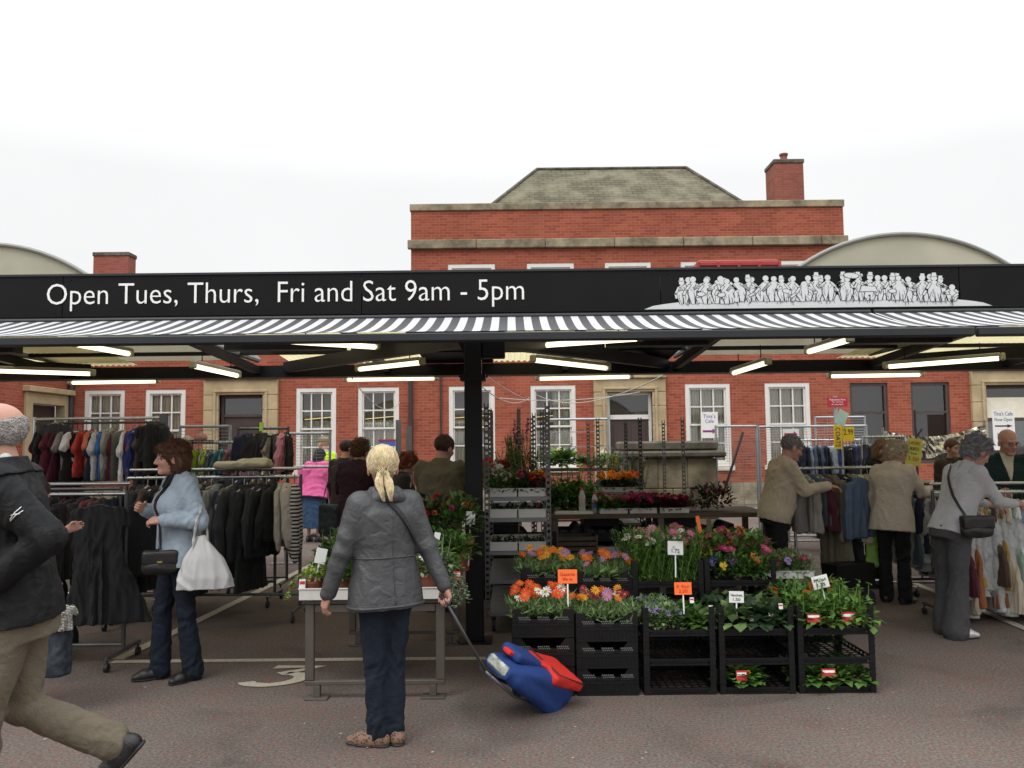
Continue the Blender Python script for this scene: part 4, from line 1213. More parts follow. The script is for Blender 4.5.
tag(k.build('sign_pole', M['galv'], loc=(X(838, yr), yr + .055, 0), smooth=True), 'grey pole carrying the small red plate sign', 'pole')
yn = 12.0
notice('paper_flag', 842, 418, 11, 15, yn - .03, M['green_paper'], 'pale green paper hung by a corner above the yellow notices', 'paper', rz=.25, tilt=.45)
notice('yellow_notice', 838, 437, 9.5, 24, yn - .05, M['yellow_card'], 'upright yellow notice with sideways black lettering', 'notice', [('COATS', 0, 0, .8, .6, K_, 1)], rz=.3, tilt=.03)
notice('yellow_notice', 848.5, 434, 11, 14, yn, M['yellow_card'], 'squarer yellow notice priced 2.99 in black', 'notice', [('2.99', 0, .15, .8, .4, K_)], rz=-.1)
k = MB(); k.tube([(0, 0, 0), (0, 0, Z(411, yn + .05, 842))], .014, 8); k.box(-.18, -.18, 0, .18, .18, .02)
tag(k.build('notice_stand', M['galv'], loc=(X(842, yn + .05), yn + .05, 0)), 'thin steel stand behind the yellow notices', 'stand')
yl = 9.6
notice('lemon_notice', 914, 452, 16.5, 27, yl, M['lemon_card'], 'pale yellow notice hung from a dark peg between the coat rails', 'notice',
       [('LADIES', -.02, .33, .7, .12, M['ink_red']), ('SKIRTS', 0, .12, .6, .12, K_), ('from', 0, -.05, .4, .08, K_), ('3.00', 0, -.25, .7, .14, M['ink_red'])], rz=.1, tilt=.16)
k = MB(); k.tube([(0, 0, 0), (0, 0, Z(410, yl + .04, 916))], .013, 8); k.tube([(0, 0, Z(438, yl + .04, 916)), (.06, -.03, Z(429, yl + .04, 916))], .012, 6); k.box(-.2, -.2, 0, .2, .2, .02)
tag(k.build('notice_stand', M['rail_dark'], loc=(X(916, yl + .04), yl + .04, 0)), 'dark upright with a peg holding the pale yellow notice', 'stand')
notice('blue_notice', 387, 443, 17, 7, 12.5, mat('blue_card', (0.08, 0.17, 0.55), .6), 'small blue and red notice above the ponytailed woman\'s hair', 'notice', [])
k = MB(); k.box(-.13, -.004, 0.030, .13, -.001, .055); k.build('red_band', M['ink_red'], bpy.data.objects['blue_notice'])
k = MB(); k.tube([(0, 0, 0), (0, 0, Z(446, 12.5, 387))], .012, 6); k.box(-.18, -.18, 0, .18, .18, .02)
tag(k.build('notice_stand', M['galv'], loc=(X(387, 12.52), 12.52, 0)), 'thin stand under the small blue and red notice', 'stand')
# crumpled foil strip between two stands
y0 = 11.4
a, b = at(884, 431, y0), at(986, 424, y0)
k = MB(); n, mrow = 46, 6; hgt = 0.30
rr = np.random.default_rng(5)
V = [[None] * (mrow + 1) for _ in range(n + 1)]
for i in range(n + 1):
    t = i / n; x = (b.x - a.x) * t; top = (b.z - a.z) * t - 0.12 * math.sin(PI * t)
    for j in range(mrow + 1):
        V[i][j] = (x, rr.uniform(-.025, .025), top - hgt * j / mrow * (0.9 + .1 * math.sin(t * 19)))
for i in range(n):
    for j in range(mrow):
        k.quad(V[i][j], V[i][j + 1], V[i + 1][j + 1], V[i + 1][j])
tag(k.build('foil_strip', M['foil'], loc=a), 'crumpled silver foil strip strung above the plastic covered clothes', 'foil strip')
for p in (a, b):
    k = MB(); k.tube([(0, 0, 0), (0, 0, p.z + .05)], .02, 8); k.box(-.2, -.2, 0, .2, .2, .02)
    tag(k.build('steel_upright', M['galv'], loc=(p.x, p.y + .04, 0)), 'steel upright tying off the end of the foil strip ' + ('by the man sorting coats' if p is a else 'by the cafe notice'), 'upright')

# ================================================================== SMOOTH SOLIDS (distance fields meshed by surface nets)
def smin(a, b, k):
    if k <= 0: return np.minimum(a, b)
    h = np.maximum(k - np.abs(a - b), 0.0) / k
    return np.minimum(a, b) - h * h * k * 0.25


def A3(v): return np.array([v[0], v[1], v[2]], dtype=np.float32)


class Field:
    def __init__(s): s.p = []; s.disp = None

    def _add(s, f, lo, hi, k, op='u'): s.p.append((f, A3(lo), A3(hi), k, op)); return s

    def cone(s, a, b, ra, rb, k=0.02, op='u', flat=None):
        """Round cone; flat = (axis, factor) squashes the section along axis."""
        a, b = A3(a), A3(b); ab = b - a; L2 = float(ab @ ab) + 1e-12
        if flat is not None:
            ax = A3(flat[0]); ax /= np.linalg.norm(ax); fac = flat[1]
        def f(P):
            t = np.clip(((P - a) @ ab) / L2, 0, 1)
            q = P - a - t[..., None] * ab
            if flat is not None:
                dd = q @ ax; q = q + (dd * (1 / fac - 1))[..., None] * ax
            return np.sqrt((q * q).sum(-1)) - (ra + (rb - ra) * t)
        m = max(ra, rb)
        return s._add(f, np.minimum(a, b) - m, np.maximum(a, b) + m, k, op)

    def ell(s, c, r, k=0.02, op='u', rot=None):
        c, r = A3(c), A3(r); Rm = None if rot is None else np.array(rot, dtype=np.float32)
        def f(P):
            q = P - c
            if Rm is not None: q = q @ Rm
            k0 = np.sqrt(((q / r) ** 2).sum(-1)); k1 = np.sqrt(((q / (r * r)) ** 2).sum(-1)) + 1e-9
            return k0 * (k0 - 1) / k1
        m = r.max() if rot is not None else r
        return s._add(f, c - m, c + m, k, op)

    def box(s, c, h, r=0.01, k=0.01, op='u', rot=None):
        c, h = A3(c), A3(h); Rm = None if rot is None else np.array(rot, dtype=np.float32)
        def f(P):
            q = P - c
            if Rm is not None: q = q @ Rm
            q = np.abs(q) - (h - r)
            return np.sqrt((np.maximum(q, 0) ** 2).sum(-1)) + np.minimum(q.max(-1), 0) - r
        m = float(np.linalg.norm(h)) if rot is not None else h
        return s._add(f, c - m, c + m, k, op)

    def loft(s, o, Rm, tab, k=0.03, e=2.3, op='u', fold=None):
        """Stacked ellipses along the local z of frame (o, Rm). tab rows: z, half width, half depth, y offset[, x offset]."""
        o = A3(o); Rm = np.array(Rm, dtype=np.float32); T = np.array([list(r) + [0] * (5 - len(r)) for r in tab], dtype=np.float32)
        zs = np.linspace(T[0, 0], T[-1, 0], 60)
        cols = []
        for j in range(1, 5):
            v = np.interp(zs, T[:, 0], T[:, j])
            for _ in range(3): v[1:-1] = (v[:-2] + 2 * v[1:-1] + v[2:]) / 4
            cols.append(v)
        def f(P):
            q = (P - o) @ Rm; z = q[..., 2]
            a = np.interp(z, zs, cols[0]); b = np.interp(z, zs, cols[1]); c = np.interp(z, zs, cols[2]); x0 = np.interp(z, zs, cols[3])
            u, v = np.abs((q[..., 0] - x0) / a), np.abs((q[..., 1] - c) / b)
            rr = (u ** e + v ** e) ** (1 / e)
            if fold is not None:
                rr = rr / (1 + fold(z, np.arctan2(q[..., 1] - c, q[..., 0] - x0)))
            d = (rr - 1) * np.minimum(a, b) * 0.95
            dz = np.maximum(T[0, 0] - z, z - T[-1, 0])
            return np.maximum(d, dz).astype(np.float32)
        m = T[:, 1].max() * 1.3 + abs(T[:, 4]).max(); n_ = T[:, 2].max() * 1.3 + np.abs(T[:, 3]).max()
        cs = np.array([[x, y, z] for x in (-m, m) for y in (-n_, n_) for z in (T[0, 0], T[-1, 0])], dtype=np.float32) @ Rm.T + o
        return s._add(f, cs.min(0), cs.max(0), k, op)

    def keep(s, f, k=0.0):      # keep only where f(P) < 0
        return s._add(f, (-9, -9, -9), (9, 9, 9), k, 'i')

    def above(s, z): return s.keep(lambda P: z - P[..., 2])

    def eval(s, P):
        P = np.asarray(P, dtype=np.float32); D = np.full(P.shape[:-1], 9.0, dtype=np.float32)
        for (f, lo, hi, k, op) in s.p:
            d = f(P)
            D = smin(D, d, k) if op == 'u' else -smin(-D, d, k) if op == 's' else -smin(-D, -d, k)
        return D

    def mesh(s, h):
        us = [p for p in s.p if p[4] == 'u']
        lo = np.min([p[1] for p in us], 0) - 3 * h - .01; hi = np.max([p[2] for p in us], 0) + 3 * h + .01
        n = np.ceil((hi - lo) / h).astype(int) + 1
        ax = [lo[i] + h * np.arange(n[i], dtype=np.float32) for i in range(3)]
        D = np.full(n, 1.0, dtype=np.float32)
        for (f, a, b, k, op) in s.p:
            pad = k + 2.5 * h
            i0 = np.clip(np.floor((a - pad - lo) / h).astype(int), 0, n); i1 = np.clip(np.ceil((b + pad - lo) / h).astype(int) + 1, 0, n)
            if (i1 <= i0).any(): continue
            sl = tuple(slice(i0[q], i1[q]) for q in range(3))
            P = np.stack(np.meshgrid(ax[0][sl[0]], ax[1][sl[1]], ax[2][sl[2]], indexing='ij'), -1)
            d = f(P).astype(np.float32)
            D[sl] = smin(D[sl], d, k) if op == 'u' else -smin(-D[sl], d, k) if op == 's' else -smin(-D[sl], -d, k)
        return nets(D, lo, h)


def nets(D, lo, h):
    S = D < 0
    c = np.zeros(tuple(np.array(D.shape) - 1), dtype=np.int8)
    for i in (0, 1):
        for j in (0, 1):
            for k in (0, 1):
                c += S[i:S.shape[0] - 1 + i, j:S.shape[1] - 1 + j, k:S.shape[2] - 1 + k]
    act = np.argwhere((c > 0) & (c < 8))
    idx = -np.ones(c.shape, dtype=np.int64); idx[act[:, 0], act[:, 1], act[:, 2]] = np.arange(len(act))
    acc = np.zeros((len(act), 3)); cnt = np.zeros(len(act))
    cor = [(i, j, k) for i in (0, 1) for j in (0, 1) for k in (0, 1)]
    val = {q: D[act[:, 0] + q[0], act[:, 1] + q[1], act[:, 2] + q[2]] for q in cor}
    for q in cor:
        for ax_ in range(3):
            if q[ax_] == 0:
                r = list(q); r[ax_] = 1; r = tuple(r)
                a, b = val[q], val[r]; m = (a < 0) != (b < 0)
                t = np.where(m, a / np.where(m, a - b, 1), 0)
                p = np.tile(np.array(q, float), (len(act), 1)); p[:, ax_] += t
                acc[m] += p[m]; cnt[m] += 1
    V = lo + h * (act + acc / np.maximum(cnt, 1)[:, None])
    F = []
    for ax_ in range(3):
        sl0 = [slice(None)] * 3; sl1 = [slice(None)] * 3
        sl0[ax_] = slice(0, -1); sl1[ax_] = slice(1, None)
        a, b = S[tuple(sl0)], S[tuple(sl1)]
        e = np.argwhere(a != b); o1, o2 = [(1, 2), (2, 0), (0, 1)][ax_]
        e = e[(e[:, o1] > 0) & (e[:, o2] > 0) & (e[:, o1] < c.shape[o1]) & (e[:, o2] < c.shape[o2])]
        def at_(d1, d2):
            q = e.copy(); q[:, o1] += d1; q[:, o2] += d2; return idx[q[:, 0], q[:, 1], q[:, 2]]
        Q = np.stack([at_(-1, -1), at_(0, -1), at_(0, 0), at_(-1, 0)], 1)
        inside = a[e[:, 0], e[:, 1], e[:, 2]]
        Q[~inside] = Q[~inside][:, ::-1]
        F.append(Q)
    F = np.concatenate(F); F = F[(F >= 0).all(1)]
    return V, F


def vnormals(V, F):
    n = np.cross(V[F[:, 2]] - V[F[:, 0]], V[F[:, 3]] - V[F[:, 1]])
    N = np.zeros_like(V)
    for i in range(4): np.add.at(N, F[:, i], n)
    return N / (np.linalg.norm(N, axis=1, keepdims=True) + 1e-12)


def relax(V, F, it=1, lam=0.5):
    E = np.concatenate([F[:, [0, 1]], F[:, [1, 2]], F[:, [2, 3]], F[:, [3, 0]]])
    for _ in range(it):
        a = np.zeros_like(V); c_ = np.zeros(len(V))
        np.add.at(a, E[:, 0], V[E[:, 1]]); np.add.at(c_, E[:, 0], 1)
        V = V + lam * (a / np.maximum(c_, 1)[:, None] - V)
    return V


def wrinkle(P, seed, freq=22.0, stretch=(1, 1, 1)):
    r_ = np.random.default_rng(seed); out = np.zeros(len(P)); Q = P * np.array(stretch)
    warp = np.stack([np.sin(Q @ r_.normal(0, freq * .35, 3) + r_.uniform(0, 6)) for _ in range(3)], 1) * (1.6 / freq)
    Q = Q + warp
    for i in range(6):
        d = r_.normal(0, 1, 3); d /= np.linalg.norm(d); f_ = freq * r_.uniform(.6, 2.0)
        out += (1 - 2 * np.abs(np.sin(Q @ d * f_ + r_.uniform(0, 6)))) * (freq / f_) * .5
    return out / 1.2


def np_mesh(name, V, F, mats):
    me = bpy.data.meshes.new(name)
    me.vertices.add(len(V)); me.vertices.foreach_set('co', V.astype(np.float32).ravel())
    me.loops.add(F.size); me.loops.foreach_set('vertex_index', F.astype(np.int32).ravel())
    me.polygons.add(len(F)); me.polygons.foreach_set('loop_start', np.arange(0, F.size, 4, dtype=np.int32))
    try: me.polygons.foreach_set('loop_total', np.full(len(F), 4, dtype=np.int32))
    except Exception: pass
    me.polygons.foreach_set('use_smooth', np.ones(len(F), dtype=bool))
    for m in (mats if isinstance(mats, (list, tuple)) else [mats]): me.materials.append(m)
    me.update(calc_edges=True); me.validate()
    return me


def solid(name, field, h, m, parent=None, amp=0.0, freq=22.0, seed=0, weight=None, stretch=(1, 1, 1), smooth_it=1, loc=None, data_only=False):
    V, F = field.mesh(h)
    V = relax(V, F, smooth_it, 0.4)
    if amp:
        w_ = 1.0 if weight is None else weight(V)
        V = V + vnormals(V, F) * (amp * wrinkle(V, seed, freq, stretch) * w_)[:, None]
        V = relax(V, F, 1, 0.3)
    me = np_mesh(name, V, F, m)
    return me if data_only else link(name, me, parent, loc)


# ================================================================== CLOTHES ON RAILS
I3 = np.eye(3)


def garment_data(kind, seed):
    """Hangs from (0,0,0) on the rail; shoulders run along local X."""
    f = Field(); r_ = random.Random(seed)
    def fold(n, amp):
        ph = [r_.uniform(0, 6.28) for _ in range(3)]
        return lambda z, th: amp * 1.15 * np.clip((-z - .12) * 2.2, 0, 1) * (np.sin(n * th + ph[0] + z * 2) + .7 * np.sin((n + 4) * th + ph[1] - z * 3))
    sh = .215
    if kind in ('jacket', 'coat', 'cardigan'):
        Ln = {'jacket': .68, 'coat': .98, 'cardigan': .62}[kind]
        f.loft((0, 0, 0), I3, [(-Ln, .245, .065, 0), (-Ln + .15, .235, .065, 0), (-.35, .225, .062, 0), (-.22, .215, .058, 0), (-.14, .17, .045, 0), (-.085, .075, .035, 0)], e=2.2, fold=fold(5, .16))
        for s_ in (-1, 1):
            sw = r_.uniform(-.06, .10)
            f.cone((s_ * .175, 0, -.165), (s_ * .235, sw * .5, -.42), .058, .05, .03, flat=((0, 1, 0), .75)); f.cone((s_ * .235, sw * .5, -.42), (s_ * .235, sw, -.66), .05, .043, .02, flat=((0, 1, 0), .75))
        f.cone((-.06, .0, -.085), (.06, 0, -.085), .026, .026, .01); f.cone((-.06, -.035, -.10), (-.02, -.06, -.30), .022, .012, .006); f.cone((.06, -.035, -.10), (.02, -.06, -.30), .022, .012, .006)
        f.cone((0, -.075, -.30), (r_.uniform(-.01, .03), -.078, -Ln + .01), .010, .014, .006, 's')
    elif kind == 'top':
        f.loft((0, 0, 0), I3, [(-.62, .22, .04, 0), (-.3, .2, .04, 0), (-.2, .2, .038, 0), (-.13, .16, .03, 0), (-.09, .09, .02, 0)], e=2.2, fold=fold(5, .2))
        for s_ in (-1, 1): f.cone((s_ * .17, 0, -.15), (s_ * .235, .01, -.30), .05, .055, .02, flat=((0, 1, 0), .6))
    elif kind == 'dress':
        f.loft((0, 0, 0), I3, [(-1.08, .29, .075, 0), (-.8, .25, .065, 0), (-.5, .185, .05, 0), (-.3, .19, .045, 0), (-.15, .16, .03, 0), (-.09, .10, .02, 0)], e=2.1, fold=fold(7, .22))
        for s_ in (-1, 1): f.cone((s_ * .16, 0, -.14), (s_ * .22, .01, -.25), .045, .04, .02, flat=((0, 1, 0), .6))
    elif kind == 'trousers':
        f.loft((0, 0, 0), I3, [(-.34, .20, .05, 0), (-.2, .195, .045, 0), (-.09, .19, .03, 0)], e=2.3)
        for s_ in (-1, 1): f.cone((s_ * .10, 0, -.30), (s_ * .12, 0, -1.02), .095, .105, .02, flat=((0, 1, 0), .42))
        f.above(-1.06)
    elif kind == 'skirt':
        f.loft((0, 0, 0), I3, [(-.72, .27, .07, 0), (-.4, .23, .06, 0), (-.09, .17, .03, 0)], e=2.2, fold=fold(8, .2))
    elif kind == 'small':
        f.loft((0, 0, 0), I3, [(-.40, .15, .035, 0), (-.2, .14, .035, 0), (-.12, .12, .03, 0), (-.08, .06, .02, 0)], e=2.2, fold=fold(4, .2))
        for s_ in (-1, 1): f.cone((s_ * .11, 0, -.13), (s_ * .165, .01, -.26), .035, .033, .02, flat=((0, 1, 0), .6))
    return solid(kind, f, 0.0125, M['cloth'], amp=.009, freq=44, seed=seed, stretch=(1.4, 1.4, .25), data_only=True, smooth_it=2)


GD = {k: [garment_data(k, 31 * i + j) for j in range(3)] for i, k in enumerate(('jacket', 'coat', 'cardigan', 'top', 'dress', 'trousers', 'skirt', 'small'))}
kk = MB()
kk.tube([(0.0, 0, -.085), (0.0, 0, -.02), (.018, 0, .006), (0.0, 0, .022), (-.016, 0, .012)], .0032, 6)
kk.tube([(-.195, 0, -.145), (-.1, 0, -.108), (0, 0, -.082), (.1, 0, -.108), (.195, 0, -.145)], .007, 6)
HANG = kk.data('hanger', M['hanger'], smooth='all')
HANG_W = HANG.copy(); HANG_W.materials.clear(); HANG_W.materials.append(M['tray'])
kk = Field()
kk.loft((0, 0, 0), I3, [(-1.12, .27, .085, 0), (-.5, .26, .08, 0), (-.2, .235, .07, 0), (-.09, .06, .03, 0)], e=2.4)
POLY = solid('plastic_cover', kk, .02, M['poly'], amp=.012, freq=22, seed=4, stretch=(1.2, 1.2, .5), data_only=True)

PAL = {'black': (.010, .010, .011), 'charcoal': (.03, .03, .033), 'navy': (.012, .016, .04), 'grey': (.14, .14, .145), 'denim blue': (.07, .10, .16), 'maroon': (.085, .012, .025), 'wine red': (.13, .012, .03),
       'red': (.42, .045, .04), 'white': (.62, .61, .58), 'cream': (.50, .46, .36), 'beige': (.34, .29, .21), 'khaki': (.19, .17, .11), 'brown': (.09, .055, .035), 'blue': (.03, .13, .38), 'dark blue': (.03, .045, .22),
       'mauve': (.20, .13, .22), 'lilac': (.32, .25, .38), 'teal': (.03, .17, .20), 'aqua': (.16, .38, .40), 'lime': (.38, .52, .04), 'pink': (.55, .22, .26), 'coral': (.56, .14, .09), 'stone grey': (.24, .23, .20),
       'olive': (.10, .095, .055), 'mustard': (.38, .24, .06), 'rust': (.26, .09, .03), 'slate blue': (.10, .14, .17), 'mint': (.33, .42, .37), 'pale blue': (.30, .37, .44), 'floral red': (.19, .03, .045), 'dark green': (.015, .04, .035)}
ORD = ['first', 'second', 'third', 'fourth', 'fifth', 'sixth', 'seventh', 'eighth', 'ninth', 'tenth', 'eleventh', 'twelfth', 'thirteenth', 'fourteenth', 'fifteenth', 'sixteenth', 'seventeenth', 'eighteenth', 'nineteenth',
       'twentieth', 'twenty-first', 'twenty-second', 'twenty-third', 'twenty-fourth', 'twenty-fifth', 'twenty-sixth', 'twenty-seventh', 'twenty-eighth', 'twenty-ninth', 'thirtieth']
gcount = {}


def hang(kind, colour, p, rz, label, group, cover=False, scale=1.0, stripes=False, shirt_hanger=None):
    me = GD[kind][random.randrange(3)]
    o = link({'small': 'small_top'}.get(kind, kind), me, None, p, (random.uniform(-.03, .03), random.uniform(-.03, .03), rz))
    c = PAL[colour]; j = random.uniform(.7, 1.2)
    o.color = (c[0] * j, c[1] * j * random.uniform(.95, 1.05), c[2] * j * random.uniform(.95, 1.05), 1)
    o.scale = (scale * random.uniform(.86, 1.08), random.uniform(.65, 1.3), scale * random.uniform(.86, 1.14))
    if stripes:
        o.data = me.copy(); o.data.materials.clear(); o.data.materials.append(M['stripe_cloth'])
    tag(o, label, kind if kind != 'small' else 'top', group)
    link('hanger', HANG_W if random.random() < .3 else HANG, o)
    if cover: link('plastic_cover', POLY, o, (0, 0, 0))
    return o


def rail_of(items, a, b, where, group, face=None, cover=False, scale=1.0, jit=.25, order='from its outer end'):
    """items: list of (kind, colour). a -> b: rail line."""
    a, b = Vector(a), Vector(b); n = len(items); ang = math.atan2((b - a).y, (b - a).x) + PI / 2
    for i, it in enumerate(items):
        t = (i + .5 + random.uniform(-.28, .28)) / n
        kind, colour = it[0], it[1]; st = len(it) > 2
        kn = {'small': 'small top'}.get(kind, kind)
        hang(kind, colour, a.lerp(b, t), ang + random.uniform(-jit, jit), f"{'striped' if st else colour} {kn} on the {where}, {ORD[i]} {order}", group, cover, scale, st)


def clothes_rail(a, b, z, label, group=None, dark=True, double=False, castors=True, leg=True, low=.14):
    a, b = Vector((a[0], a[1], 0)), Vector((b[0], b[1], 0)); d = b - a; Ln = d.length
    o = empty('clothes_rail', (a + b) / 2, math.atan2(d.y, d.x), label, 'clothes rail', group)
    m = M['rail_dark'] if dark else M['chrome']; h = Ln / 2
    k = MB(); k.tube([(-h, 0, z), (h, 0, z)], .016, 10)
    if double: k.tube([(-h, .06, z + .075), (h, .06, z + .075)], .014, 10)
    k.build('top_rail', M['chrome'] if double or not dark else m, o, smooth=True)
    for s_ in (-1, 1):
        k = MB(); k.tube([(s_ * h, 0, .11), (s_ * h, 0, z + .02)], .016, 10); k.build('upright', m, o, smooth=True)
        k = MB(); k.tube([(s_ * h, -.27, .10), (s_ * h, .27, .10)], .015, 8); f_ = k.build('foot_tube', m, o, smooth=True)
        for q in (-1, 1):
            k = MB(); k.tube([(s_ * h, q * .25, .10), (s_ * h, q * .25, .06)], .008, 6); k.tube([(s_ * h - .012, q * .25, .032), (s_ * h + .012, q * .25, .032)], .032, 12)
            k.build('castor', M['rubber'], f_, smooth=True)
    k = MB(); k.tube([(-h, 0, low), (h, 0, low)], .013, 8); k.build('lower_rail', m, o, smooth=True)
    return o


def pick(spec, n):
    out = []
    while len(out) < n: out += random.sample(spec, len(spec))
    return out[:n]


# --- front rail by the walking man: dark dresses, the last one turned to face out
Ya = 6.35; za = Z(494, Ya, 90)
x0, x1 = X(52, Ya), X(128, Ya)
clothes_rail((x0 - .9, Ya), (x1, Ya), za, 'double chrome clothes rail of black dresses behind the walking man', 'clothes rails', double=True)
rail_of([('dress', 'black'), ('cardigan', 'charcoal'), ('dress', 'navy'), ('top', 'black'), ('dress', 'black'), ('dress', 'charcoal'), ('coat', 'black'), ('dress', 'black'), ('cardigan', 'black')], (x0 - .8, Ya, za), (x1 - .45, Ya, za), 'rail behind the walking man', 'dark clothes on the front rail')
hang('dress', 'black', (X(103, Ya - .10), Ya - .12, za), .12, 'long black dress turned to face out at the end of its rail', 'dark clothes on the front rail', scale=1.0)
hang('cardigan', 'black', (x1 - .02, Ya + .3, za - .02), .5, 'black cardigan hung behind the dress that faces out', 'dark clothes on the front rail')
hang('skirt', 'black', (X(131, Ya + .5), Ya + .5, za - .05), .9, 'black skirt at the rail end beside the woman in pale blue', 'dark clothes on the front rail')

# --- long mid rail left of the aisle
Yb_ = 7.95; zb_ = Z(477, Yb_, 240)
xa_, xb_ = X(128, Yb_), X(301, Yb_)
clothes_rail((xa_, Yb_), (xb_, Yb_), zb_, 'long double rail of dark coats and trousers behind the white carrier bag', 'clothes rails', double=True, low=.22)
clothes_rail((xa_ + .1, Yb_ + .75), (xb_ - .45, Yb_ + .75), zb_ + .05, 'second long rail of dark clothes standing close behind the first', 'clothes rails', low=.22)
seqb = [('jacket', 'black'), ('coat', 'charcoal'), ('top', 'brown'), ('jacket', 'black'), ('jacket', 'grey'), ('trousers', 'maroon'), ('jacket', 'slate blue'), ('top', 'black'), ('jacket', 'black'), ('jacket', 'khaki'),
        ('coat', 'black'), ('trousers', 'black'), ('cardigan', 'stone grey'), ('jacket', 'navy'), ('top', 'khaki'), ('jacket', 'charcoal'), ('jacket', 'black'), ('coat', 'black'), ('jacket', 'charcoal'), ('jacket', 'black'), ('cardigan', 'black'), ('cardigan', 'cream')]
rail_of(seqb, (xa_ + .05, Yb_, zb_), (xb_ - .16, Yb_, zb_), 'double rail', 'dark clothes on the double rail', jit=.5)
hang('cardigan', 'cream', (xb_ - .13, Yb_ - .02, zb_), PI / 2 + .25, 'cream ribbed cardigan next to the striped one at the rail end', 'dark clothes on the double rail', scale=1.05)
hang('cardigan', 'white', (xb_ - .05, Yb_ - .03, zb_), PI / 2 + .22, 'black and white striped cardigan at the aisle end of the rail', 'dark clothes on the double rail', stripes=True, scale=1.0)
rail_of(pick([('jacket', 'black'), ('trousers', 'charcoal'), ('coat', 'navy'), ('jacket', 'charcoal'), ('trousers', 'black'), ('jacket', 'brown')], 14), (xa_ + .2, Yb_ + .75, zb_ + .05), (xb_ - .5, Yb_ + .75, zb_ + .05), 'second dark rail', 'dark clothes on the second rail')
fo = Field(); fo.box((0, 0, .03), (.26, .13, .035), .03)
fo.box((.10, .0, .06), (.15, .10, .03), .025)
o = solid('folded_cloth', fo, .012, M['cloth'], amp=.008, freq=26, seed=3, loc=(X(243, Yb_), Yb_ + .03, zb_ + .085)); o.color = (.42, .37, .25, 1); tag(o, 'beige folded cloth lying across the double rail top', 'folded cloth')

# --- high rail of coloured tops in front of the wing
Yc = 8.6; zc_ = Z(418.5, Yc, 100)
xa_, xb_ = X(34, Yc), X(168, Yc)
clothes_rail((xa_, Yc), (xb_, Yc), zc_, 'tall rail of red, blue and patterned tops in front of the sash windows', 'clothes rails', dark=False)
k = MB(); k.box(-.035, -.03, -.20, .035, .03, .04)
tag(k.build('rail_bracket', M['rail_dark'], loc=(xb_ - .03, Yc - .04, zc_)), 'dark bracket clamped on the end of the tall rail', 'bracket')
zr_ = zc_ - .045
k = MB(); k.tube([(xa_ - (xa_ + xb_) / 2, 0, 0), (xb_ - (xa_ + xb_) / 2, 0, 0)], .012, 8); tag(k.build('hanging_bar', M['rail_dark'], loc=((xa_ + xb_) / 2, Yc, zr_)), 'thin bar slung under the tall rail, tops hooked on it', 'bar')
seqc = [('dress', 'black'), ('dress', 'maroon'), ('top', 'charcoal'), ('dress', 'floral red'), ('top', 'wine red'), ('dress', 'maroon'), ('top', 'stone grey'), ('top', 'white'), ('top', 'black'), ('top', 'red'), ('top', 'coral'), ('top', 'white'), ('top', 'navy'), ('top', 'blue'),
        ('cardigan', 'cream'), ('top', 'maroon'), ('top', 'stone grey'), ('top', 'white'), ('top', 'wine red'), ('cardigan', 'dark blue'), ('top', 'mauve'), ('dress', 'charcoal'), ('top', 'brown'), ('dress', 'black'), ('cardigan', 'black')]
rail_of(seqc, (xa_ + .05, Yc, zr_), (xb_ - .05, Yc, zr_), 'tall rail', 'coloured tops on the tall rail', scale=.92, jit=.35)
hang('top', 'charcoal', (X(56, Yc - .12), Yc - .14, zr_ + .05), .05, 'dark camisole facing out near the man end of the tall rail', 'coloured tops on the tall rail', scale=.62)
hang('cardigan', 'black', (xb_ - .10, Yc - .14, zr_ + .04), .2, 'black top facing out at the bracket end of the tall rail', 'coloured tops on the tall rail', scale=.75)
# lower chrome rail behind the first rail, with patterned pieces
Yd = 7.7; zd = Z(489, Yd, 90)
clothes_rail((X(-10, Yd), Yd), (X(122, Yd), Yd), zd + .0, 'chrome rail of dark patterned clothes between the tall rail and the dresses', 'clothes rails')
rail_of(pick([('top', 'black'), ('top', 'floral red'), ('jacket', 'charcoal'), ('top', 'maroon'), ('jacket', 'black'), ('skirt', 'navy'), ('top', 'brown')], 13), (X(-5, Yd), Yd, zd), (X(118, Yd), Yd, zd), 'chrome rail', 'dark clothes on the chrome rail')

# --- small bright clothes and black tops further back
Ye = 9.9; ze = Z(442.5, Ye, 220)
clothes_rail((X(192, Ye), Ye), (X(240, Ye), Ye), ze, 'short rail of small bright clothes in front of the stone doorway', 'clothes rails', dark=False)
rail_of([('small', 'lime'), ('small', 'lime'), ('small', 'white'), ('small', 'lime'), ('small', 'grey'), ('small', 'slate blue'), ('small', 'mint'), ('small', 'teal'), ('small', 'aqua'), ('small', 'teal'), ('small', 'pink'), ('small', 'denim blue'), ('small', 'pink')],
        (X(193, Ye), Ye, ze), (X(239, Ye), Ye, ze), 'short rail', 'small bright clothes')
Yf_ = 9.5; zf = Z(428.5, Yf_, 265)
clothes_rail((X(238, Yf_), Yf_), (X(288, Yf_), Yf_), zf, 'rail with two black tops facing out below a lime tag', 'clothes rails')
for px, cc, nm_ in ((248, 'navy', 'navy top facing out beside the small bright clothes'), (262, 'black', 'black top facing out in the middle of its rail')):
    hang('cardigan', cc, (X(px, Yf_ - .06), Yf_ - .07, zf), 0.05, nm_, 'tops facing out by the doorway', scale=.72)
rail_of([('cardigan', 'stone grey'), ('top', 'beige'), ('top', 'black'), ('cardigan', 'charcoal'), ('cardigan', 'pink'), ('jacket', 'black')], (X(268, Yf_), Yf_, zf), (X(287, Yf_), Yf_, zf), 'rail with the lime tag', 'tops facing out by the doorway', scale=.8, jit=.5)
